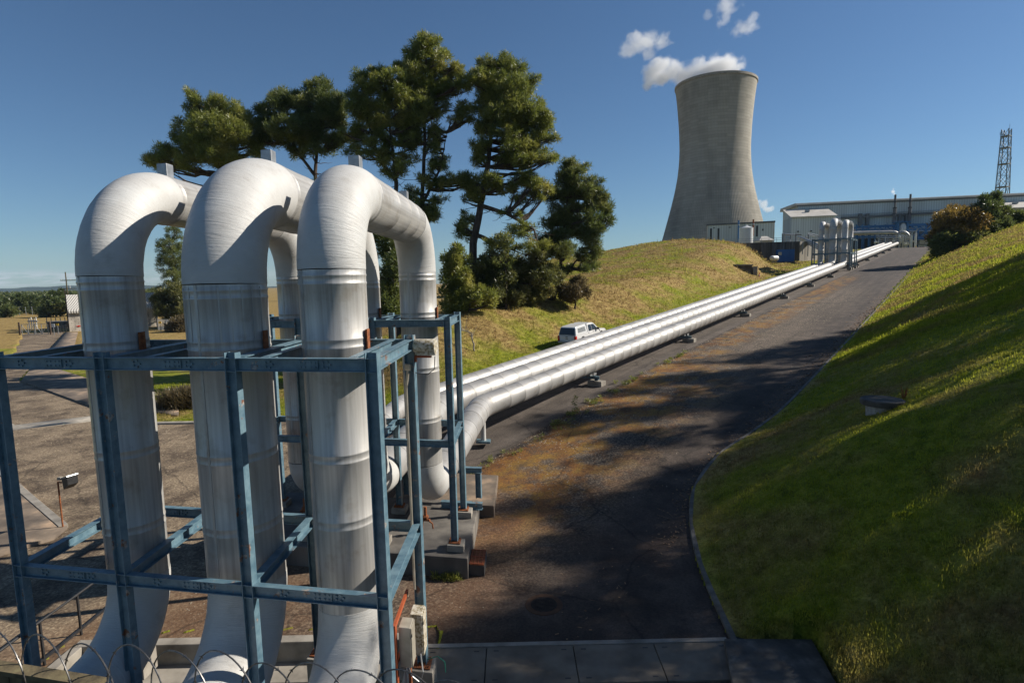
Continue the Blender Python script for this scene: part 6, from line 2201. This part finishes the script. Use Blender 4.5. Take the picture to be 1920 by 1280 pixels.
# silver headers that arch down to the ends of the long runs
def header(pxs, r, label, b_=-22):
    pts = [pk(x, y, b_) for x, y in pxs]
    root = thing('header_pipe', pts[-1], label, 'pipe', 'silver header pipes')
    fine = []
    for i in range(len(pts) - 1):
        for k in range(4): fine.append(pts[i].lerp(pts[i + 1], k / 4))
    fine.append(pts[-1])
    obj('pipe', MB().tube(fine, r, 16), M['cladrun'], root, True)
    for q in (0.15, .4, .62):
        p = fine[int(q * (len(fine) - 1))]; p2 = fine[int(q * (len(fine) - 1)) + 1]
        dd_ = (p2 - p).normalized()
        obj('flange', MB().cyl(p, p + dd_ * .3, r * 1.12, seg=16), M['galv'], root, True)
header([(1560, 438.5), (1600, 437.5), (1640, 436.3), (1670, 435.5), (1678, 436.2), (1684, 439.5), (1686, 446)], .78, 'silver header pipe running level across to a downward bend, left one')
header([(1686, 436.5), (1694, 435.6), (1699, 437.6), (1702.5, 441.5), (1703.5, 450)], .70, 'short silver header pipe bending down beside the domed vessel')
# valve yard clutter, each a recognisable little thing
root = thing('valve_manifold', pk(1665, 455, -26), 'tangle of small pipes and valves between the long runs and the blue rack', 'valve manifold')
rnd = random.Random(21)
for q in range(26):
    px = rnd.uniform(1640, 1712); y0 = rnd.uniform(438, 452)
    p = pk(px, y0, -26 + rnd.uniform(-3, 6)); g = Vector((p.x, p.y, ZG - .3))
    obj('upright', MB().cyl(g, p, rnd.uniform(.08, .2), seg=7), M[rnd.choice(('galv', 'duct', 'white', 'steelbox'))], root, True)
    if q % 2:
        obj('valve_body', MB().lathe(p - Z * rnd.uniform(.5, 2.0), [(0, -.5), (.38, -.4), (.42, 0), (.38, .4), (.15, .5), (.15, 1.0), (.4, 1.0), (.4, 1.1), (0, 1.1)], 10, FX if q % 4 == 1 else None), M[rnd.choice(('galv', 'steelbox', 'white'))], root, True)
for y in (443, 446.5, 450, 453.5):
    obj('cross_pipe', MB().cyl(pk(1640 + rnd.uniform(0, 8), y, -25), pk(1712 - rnd.uniform(0, 10), y - .6, -25), rnd.uniform(.12, .22), seg=8), M[rnd.choice(('galv', 'duct'))], root, True)
for px, y, lab, mm in ((1710, 441, 'slim white vent pipe right of the header pipes, left of two', 'white'), (1717.3, 437, 'slim white vent pipe with a bent top, right of two', 'white')):
    p = pk(px, y, -30); g = Vector((p.x, p.y, ZG - .3))
    root = thing('vent_pipe', g, lab, 'vent pipe', 'slim white vent pipes')
    obj('pipe', MB().cyl(g + Z * .0, p, .34, seg=12), M[mm], root, True)
    obj('cap', MB().tube([p, p + Z * .9, p + Z * 1.6 + FX * .7], .26, 10), M['galv'], root, True)
p = pk(1717.6, 462, -31); 
root = thing('bollard', Vector((p.x, p.y, ZG)), 'yellow bollard at the foot of the right vent pipe', 'bollard')
obj('post', MB().cyl(Vector((p.x, p.y, ZG - .4)), Vector((p.x, p.y, ZG + .9)), .16, seg=10), M['yellow'], root, True)
obj('cap', MB().lathe(Vector((p.x, p.y, ZG + .9)), [(.17, 0), (.12, .1), (0, .13)], 10), M['yellow'], root, True)
root = thing('guard_rail', pk(1745, 460, -20), 'low white guard rail at the top of the road by the golden bush', 'guard rail')
obj('rail', MB().bar(pk(1722, 460.5, -20), pk(1768, 460, -20), .12, .35), M['white'], root)
for px in (1724, 1735, 1746, 1757, 1766):
    a = pk(px, 460.3, -20); obj('post', MB().bar(Vector((a.x, a.y, ZG - .3)), a, .16, .16, FX), M['galv'], root)
root = thing('equipment_shed', pk(1745, 452, -16), 'low grey equipment cabinet row under the blue rack at the top of the road', 'cabinet')
obj('cabinet', pbox(MB(), 1724, 449.5, 1768, 458, -16, 3), M['steelbox'], root)
obj('roof', pbox(MB(), 1723, 448.5, 1769, 449.4, -16.3, 3.6), M['white'], root)

# low annex in front of the tower
d = 215.0
def wbuild(px0, px1, py_top0, py_top1, d0, d1, zb):
    a = P(px0, py_top0, d0); b = P(px1, py_top1, d1)
    return a, b
a, b = P(1326, 420.5, 222), P(1452, 416.8, 214)
zt = (a.z + b.z) / 2
fx2 = Vector((b.x - a.x, b.y - a.y, 0)); W2 = fx2.length; fx2.normalize()
fy2 = Vector((-fx2.y, fx2.x, 0))
root = thing('annex', (a.x, a.y, ZG), 'low grey clad annex building in front of the cooling tower', 'building')
def AN(u_, v_, z): return Vector((a.x, a.y, z)) + fx2 * u_ + fy2 * v_
def abox(mb, u0, u1, v0, v1, z0, z1): return mb.box(AN((u0 + u1) / 2, (v0 + v1) / 2, (z0 + z1) / 2), (u1 - u0, abs(v1 - v0), z1 - z0), (fx2, fy2, Z))
rzp = P(1465, 425, 226)
dvec = Vector((rzp.x - b.x, rzp.y - b.y, 0))
dep2 = max(8.0, dvec.dot(fy2))
obj('wall', abox(MB(), 0, W2, 0, dep2, ZG - 2, zt - .3), M['sheet'], root)
obj('roof', abox(MB(), -.3, W2 + .3, -.3, dep2 + .3, zt - .3, zt + .3), M['darkfascia'], root)
obj('corner_trim', abox(MB(), W2 - .25, W2 + .12, -.14, .3, ZG - 2, zt - .32), M['roofsheet'], root)
obj('corner_trim', abox(MB(), -.12, .25, -.14, .3, ZG - 2, zt - .32), M['roofsheet'], root)
for f0, f1, y0, y1 in ((.045, .075, 427, 460), (.16, .19, 427, 460), (.735, .765, 424, 444), (.62, .65, 424, 432), (.825, .845, 430, 433.5), (.09, .12, 425.5, 427), (.33, .36, 425, 426.5)):
    z1 = P(1326 + 126 * f0, y0, 218).z; z0 = P(1326 + 126 * f0, y1, 218).z
    obj('window', abox(MB(), W2 * f0, W2 * f1, -.12, .1, z0, z1), M['black'], root)
c = P(1399, 440, 172)
root = thing('storage_tank', Vector((c.x, c.y, 2)), 'pale upright storage tank with a shallow cone roof before the annex', 'tank')
rT = 13.2 * 172 / FPX * .92
zt_, zb_ = P(1399, 428.5, 172).z, P(1399, 458, 172).z
obj('shell', MB().lathe(Vector((c.x, c.y, 0)), [(rT, zb_ - 2), (rT, zt_), (rT + .06, zt_), (rT + .06, zt_ + .12)], 40), M['white'], root, True)
obj('roof', MB().lathe(Vector((c.x, c.y, 0)), [(rT + .05, zt_ + .12), (rT * .3, zt_ + .7), (.3, zt_ + .8), (.3, zt_ + 1.2), (0, zt_ + 1.25)], 40), M['white'], root, True)
for px, y0, y1, lab in ((1385, 413, 455, 'tall thin blue vent mast left of the storage tank'), (1412.7, 411.5, 430, 'thin rusty vent mast right of the storage tank')):
    p = P(px, y0, 178); g = P(px, y1, 178)
    root = thing('vent_mast', Vector((p.x, p.y, 2)), lab, 'vent mast', 'vent masts by the storage tank')
    obj('mast', MB().cyl(Vector((p.x, p.y, g.z - 2)), Vector((p.x, p.y, p.z)), .28, seg=8), M['stblue' if px < 1400 else 'rust'], root, True)
    obj('collar', MB().cyl(Vector((p.x, p.y, p.z - 1.6)), Vector((p.x, p.y, p.z - 1.3)), .4, seg=8), M['galv'], root, True)
# grey tent-like roof
p = P(1432, 450, 176)
root = thing('shelter', Vector((p.x, p.y, 2)), 'low shelter with a pale hipped roof right of the storage tank', 'shelter')
hw = 13 * 176 / FPX
zr0, zr1 = P(1432, 451, 176).z, P(1432, 443, 176).z
obj('roof', MB().add([(p.x - hw, p.y - 2, zr0), (p.x + hw, p.y - 2.5, zr0), (p.x + hw, p.y + 3, zr0), (p.x - hw, p.y + 3, zr0), (p.x - hw * .35, p.y, zr1), (p.x + hw * .45, p.y, zr1)], [(0, 1, 5, 4), (1, 2, 5), (2, 3, 4, 5), (3, 0, 4), (3, 2, 1, 0)]), M['roofsheet'], root)
obj('wall', MB().bbox(p.x - hw * .9, p.x + hw * .9, p.y - 1.6, p.y + 2.5, zr0 - 3, zr0 - .02), M['steelbox'], root)

# concrete bund wall
d = 150.0
a, b = P(1372, 455, 152), P(1500, 452.5, 150)
zt = b.z
fxb = Vector((b.x - a.x, b.y - a.y, 0)); Wb = fxb.length; fxb.normalize()
sd = Vector((E3.x, E3.y, 0)) * .8 + fxb * .45; sd.normalize()
zlo = P(1500, 494, 150).z - 1.5
root = thing('bund_wall', b.copy(), 'streaked dark concrete bund wall behind the blue container', 'wall')
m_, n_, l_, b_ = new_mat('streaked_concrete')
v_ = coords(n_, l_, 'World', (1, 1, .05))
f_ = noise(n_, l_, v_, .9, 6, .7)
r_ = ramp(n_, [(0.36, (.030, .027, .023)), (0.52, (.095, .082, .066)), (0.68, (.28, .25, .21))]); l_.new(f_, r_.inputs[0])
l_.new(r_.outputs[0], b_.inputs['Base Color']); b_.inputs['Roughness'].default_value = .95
a0 = Vector((a.x, a.y, zlo)) - fxb * 12
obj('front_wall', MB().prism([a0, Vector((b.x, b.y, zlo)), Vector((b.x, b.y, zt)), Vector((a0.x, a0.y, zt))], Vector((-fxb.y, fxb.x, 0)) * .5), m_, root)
e_ = Vector((b.x, b.y, 0)) + sd * 22
M['sunlitwall'] = simple('sunlit_streaked_wall', [(0.3, (.14, .12, .10)), (0.5, (.30, .27, .225)), (0.7, (.40, .365, .31))], .8, .9, kind='World', sc=(1, 1, .12))  # bund concrete coloured paler, as if sunlit, for the side wall
obj('side_wall', MB().prism([Vector((b.x, b.y, zlo)), Vector((e_.x, e_.y, zlo)), Vector((e_.x, e_.y, zt)), Vector((b.x, b.y, zt))], fxb * -.5 + Vector((0, .6, 0))), M['sunlitwall'], root)
for k in range(6):
    q = a.lerp(b, .12 + k * .16)
    obj('pilaster', MB().box(Vector((q.x, q.y - .12, (zlo + zt) / 2)), (.35, .25, zt - zlo - .05)), M['darkconc'], root)
mb = MB()
for k in range(2):
    mb.bar(Vector((a0.x, a0.y, zt + .55 + k * .5)), Vector((b.x, b.y, zt + .55 + k * .5)), .07, .07)
obj('top_rail', mb, M['galv'], root)
for k in range(16):
    q = a0.lerp(Vector((b.x, b.y, zlo)), k / 15)
    obj('rail_post', MB().bar(Vector((q.x, q.y, zt)), Vector((q.x, q.y, zt + 1.1)), .07, .07, (1, 0, 0)), M['galv'], root)
root = thing('pipe_bundle', e_, 'bundle of pale pipes sloping down beside the bund wall', 'pipe bundle')
for k in range(5):
    p0 = P(1497 + k * 1.5, 443 + k * 2.0, 158); p1 = P(1538, 460 + k * 2.2, 142)
    obj('pipe', MB().cyl(p0, p1, .22, seg=8), M['white' if k % 2 else 'galv'], root, True)
for k in range(4):
    q = P(1505 + k * 10, 462 + k * 4, 148)
    obj('trestle', MB().bar(Vector((q.x, q.y, q.z - 2.0)), Vector((q.x, q.y, q.z + 1.2)), .16, .16, (1, 0, 0)), M['galv'], root)
root = thing('valve_manifold', P(1510, 445, 165), 'cluttered pipework and valves on top of the bund by the far loop', 'valve manifold')
rnd = random.Random(31)
for q in range(30):
    px = rnd.uniform(1466, 1542); y0 = rnd.uniform(437, 450)
    dd_ = rnd.uniform(156, 172)
    p = P(px, y0, dd_); g = P(px, 456, dd_)
    obj('upright', MB().cyl(g, p, rnd.uniform(.07, .2), seg=7), M[rnd.choice(('galv', 'duct', 'white', 'steelbox'))], root, True)
    if q % 3 == 0:
        p2 = P(px + rnd.uniform(8, 20), y0 + rnd.uniform(-1, 5), dd_)
        obj('cross_pipe', MB().cyl(p, p2, rnd.uniform(.1, .24), seg=7), M[rnd.choice(('galv', 'white', 'duct'))], root, True)

a, b = P(1458, 480, 147), P(1489.5, 480, 146)
z1, z0 = P(1475, 467.5, 146.5).z, P(1475, 490.5, 146.5).z
root = thing('container', Vector((a.x, a.y, z0)), 'bright blue shipping container in front of the bund wall', 'container')
fxc = Vector((b.x - a.x, b.y - a.y, 0)); Wc = fxc.length; fxc.normalize(); fyc = Vector((-fxc.y, fxc.x, 0)); 
cen = Vector((a.x, a.y, (z0 + z1) / 2)) + fxc * Wc / 2 + fyc * 1.25
obj('box', MB().box(cen, (Wc, 2.4, z1 - z0), (fxc, fyc, Z)), M['contblue'], root)
for k in range(13):
    obj('rib', MB().box(cen - fyc * 1.23 + fxc * (Wc * (-.48 + .08 * k)), (.18, .06, z1 - z0 - .3), (fxc, fyc, Z)), M['contblue'], root)
obj('door', MB().box(cen + fxc * (Wc / 2 + .03), (.05, 2.2, z1 - z0 - .2), (fxc, fyc, Z)), M['contblue'], root)
obj('notice', MB().box(cen - fyc * 1.29 - fxc * (Wc * .36) + Z * .5, (.8, .02, .8), (fxc, fyc, Z)), M['steelbox'], root)
obj('notice', MB().box(cen + fxc * (Wc / 2 + .07) + Z * .7, (.02, .5, .6), (fxc, fyc, Z)), M['white'], root)
obj('skid', MB().box(Vector((cen.x, cen.y, z0 - .5)), (Wc + .3, 2.8, 1.0), (fxc, fyc, Z)), M['darkconc'], root)
c0, c1 = P(1446, 484, 140), P(1457.5, 483, 141)
root = thing('gas_tank', c0, 'small white horizontal tank left of the blue container', 'tank')
ax = (c1 - c0); ax.z = 0; Lk = ax.length; ax.normalize()
rk_ = 4.8 * 140 / FPX
obj('vessel', MB().lathe(c0, [(0, -.25), (rk_ * .6, -.12), (rk_ * .95, .15), (rk_, .4), (rk_, Lk - .4), (rk_ * .95, Lk - .15), (rk_ * .6, Lk + .12), (0, Lk + .25)], 24, ax), M['white'], root, True)
for q in (.25, .75):
    obj('saddle', MB().box(c0 + ax * Lk * q - Z * rk_, (.3, .8, .9)), M['concrete'], root)

# lattice mast
d = 335.0
cb = P(1879, 365, d)
zt, zb = shade_z(1885, 240, d), ZG
w1, w0 = 16.5 * d / FPX * .5 * .66, 24.5 * d / FPX * .5 * .66
w0b = w0 + (w0 - w1) * (P(1885, 365, d).z - zb) / (zt - P(1885, 365, d).z)
root = thing('lattice_mast', Vector((cb.x, cb.y, zb)), 'tall dark lattice radio mast behind the right end of the turbine hall', 'mast')
M['mast'] = simple('mast_steel', [(0.3, (.09, .125, .15)), (0.7, (.15, .185, .21))], .5, .6, kind='World')
nb = 11
lv = [zb + (zt - zb) * k / nb for k in range(nb + 1)]
wd_ = [w0b + (w1 - w0b) * k / nb for k in range(nb + 1)]
cs = ((-1, -1), (1, -1), (1, 1), (-1, 1))
ca_, sa_ = math.cos(.5), math.sin(.5)
def MC(k, c): return Vector((cb.x + (c[0] * ca_ - c[1] * sa_) * wd_[k], cb.y + (c[0] * sa_ + c[1] * ca_) * wd_[k], lv[k]))
for c in cs:
    obj('leg', MB().bar(MC(0, c), MC(nb, c), .34, .34, (1, 0, 0)), M['mast'], root)
mb = MB()
for k in range(nb):
    for i in range(4):
        c, e = cs[i], cs[(i + 1) % 4]
        mb.bar(MC(k, c), MC(k + 1, e), .2, .2); mb.bar(MC(k, e), MC(k + 1, c), .2, .2)
        mb.bar(MC(k, c), MC(k, e), .2, .2)
obj('bracing', mb, M['mast'], root)
for k in (6, 8, 9.4, 10.4):
    z = zb + (zt - zb) * k / nb; w_ = w0b + (w1 - w0b) * k / nb + .25
    obj('platform', MB().box((cb.x, cb.y, z), (2 * w_, 2 * w_, .55), (Vector((ca_, sa_, 0)), Vector((-sa_, ca_, 0)), Z)), M['mast'], root)
for k, (dx, hh) in enumerate(((-3.6, 1.6), (3.4, 2.6), (4.0, 1.5))):
    p = Vector((cb.x + dx, cb.y, zt - 3.2 - 7 * k))
    obj('antenna', MB().bar(p, p + Z * hh, .15, .15, (1, 0, 0)).bar(Vector((cb.x, cb.y, p.z)), p, .12, .12), M['mast'], root)
obj('rod', MB().bar(Vector((cb.x + w1, cb.y, zt)), Vector((cb.x + w1, cb.y, zt + 3)), .12, .12, (1, 0, 0)), M['mast'], root)

# ------------------------------------------------------------------ steam
def steam(label, blobs, d, dens, nscale, seed, rough=0.62, thr=0.95, amp=2.4):
    cs_ = []
    for (x, y, rx, ry) in blobs:
        c = P(x, y, d); c = ray(x, y) * (P(x, 455, d).y / ray(x, y).y); cs_.append((c, rx * d / FPX, ry * d / FPX))
    pad = 1.6
    lo = Vector((min(c.x - rx * pad for c, rx, ry in cs_), min(c.y - max(rx, ry) * 1.2 * pad for c, rx, ry in cs_), min(c.z - ry * pad for c, rx, ry in cs_)))
    hi = Vector((max(c.x + rx * pad for c, rx, ry in cs_), max(c.y + max(rx, ry) * 1.2 * pad for c, rx, ry in cs_), max(c.z + ry * pad for c, rx, ry in cs_)))
    m, n, l, b = new_mat('steam_vapour')
    n.remove(b)
    pos = n.new('ShaderNodeNewGeometry').outputs['Position']
    nz_ = n.new('ShaderNodeTexNoise')
    nz_.inputs['Scale'].default_value = nscale; nz_.inputs['Detail'].default_value = 6; nz_.inputs['Roughness'].default_value = rough; nz_.inputs['Distortion'].default_value = .4
    sh_ = n.new('ShaderNodeMapping'); sh_.inputs['Location'].default_value = (seed * 13.1, seed * 7.7, 0)
    l.new(pos, sh_.inputs[0]); l.new(sh_.outputs[0], nz_.inputs['Vector'])
    def mt(op, a, b_=None, c_=None):
        k = n.new('ShaderNodeMath'); k.operation = op
        for i, q in enumerate((a, b_, c_)):
            if q is None: continue
            if hasattr(q, 'is_output'): l.new(q, k.inputs[i])
            else: k.inputs[i].default_value = q
        return k.outputs[0]
    cur = None
    for c, rx, ry in cs_:
        sub = n.new('ShaderNodeVectorMath'); sub.operation = 'SUBTRACT'; l.new(pos, sub.inputs[0]); sub.inputs[1].default_value = c
        dv = n.new('ShaderNodeVectorMath'); dv.operation = 'DIVIDE'; l.new(sub.outputs[0], dv.inputs[0]); dv.inputs[1].default_value = (rx, max(rx, ry), ry)
        ln = n.new('ShaderNodeVectorMath'); ln.operation = 'LENGTH'; l.new(dv.outputs[0], ln.inputs[0])
        cur = ln.outputs['Value'] if cur is None else mt('SMOOTH_MIN', cur, ln.outputs['Value'], .25)
    fld = mt('ADD', mt('SUBTRACT', thr, cur), mt('MULTIPLY', mt('SUBTRACT', nz_.outputs['Fac'], .50), amp))
    k = n.new('ShaderNodeMapRange'); k.interpolation_type = 'SMOOTHSTEP'
    l.new(fld, k.inputs[0]); k.inputs[1].default_value = 0.0; k.inputs[2].default_value = .55; k.inputs[3].default_value = 0.0; k.inputs[4].default_value = dens
    v = n.new('ShaderNodeVolumePrincipled')
    v.inputs['Color'].default_value = (.97, .97, .97, 1)
    v.inputs['Anisotropy'].default_value = .2
    l.new(k.outputs[0], v.inputs['Density'])
    l.new(v.outputs[0], n['Material Output'].inputs['Volume'])
    m.cycles.volume_step_rate = 1.0
    mb = MB().bbox(lo.x, hi.x, lo.y, hi.y, lo.z, hi.z)
    o = obj('steam', mb, m)
    tag(o, label, 'steam', 'puffs of steam')
    return o
steam('bright steam welling over the rim and trailing left of the cooling tower', [(1352, 126, 34, 20), (1325, 130, 34, 18), (1376, 132, 18, 13), (1300, 140, 26, 14), (1278, 146, 22, 16), (1258, 136, 24, 17), (1238, 126, 24, 16), (1222, 140, 20, 18), (1213, 160, 12, 16), (1245, 145, 20, 12), (1230, 115, 14, 8)], 340, .20, .105, 1, amp=2.9, thr=1.02)
steam('loose puff of steam floating off to the left above the cooling tower', [(1206, 80, 30, 18), (1185, 93, 22, 14), (1236, 78, 22, 10), (1214, 100, 12, 14), (1195, 72, 16, 10)], 345, .085, .13, 2, amp=3.2, thr=1.0)
steam('faint wisps of steam high above the cooling tower rim', [(1363, 12, 20, 14), (1358, 34, 11, 18), (1396, 54, 22, 13), (1412, 40, 10, 14), (1326, 32, 10, 9)], 350, .055, .15, 3, amp=3.4, thr=1.0)
steam('small puff of steam beside the lower right flank of the cooling tower', [(1432, 383, 10, 10), (1443, 393, 10, 7), (1424, 378, 7, 6)], 338, .16, .22, 4)
steam('thin wisp of steam leaving the left flue stack', [(1674.5, 359, 3.6, 6), (1677, 364, 2.2, 3)], 246, .5, .6, 5)

# ------------------------------------------------------------------ the air over the plain
m, n, l, b = new_mat('thin_haze')
n.remove(b)
v = n.new('ShaderNodeVolumePrincipled')
v.inputs['Color'].default_value = (.50, .72, 1.0, 1)
v.inputs['Density'].default_value = 0.00006
v.inputs['Anisotropy'].default_value = 0.0
l.new(v.outputs[0], n['Material Output'].inputs['Volume'])
tag(obj('haze', MB().bbox(-5600, 5600, -2200, 5600, -110, 190), m), kind='stuff')
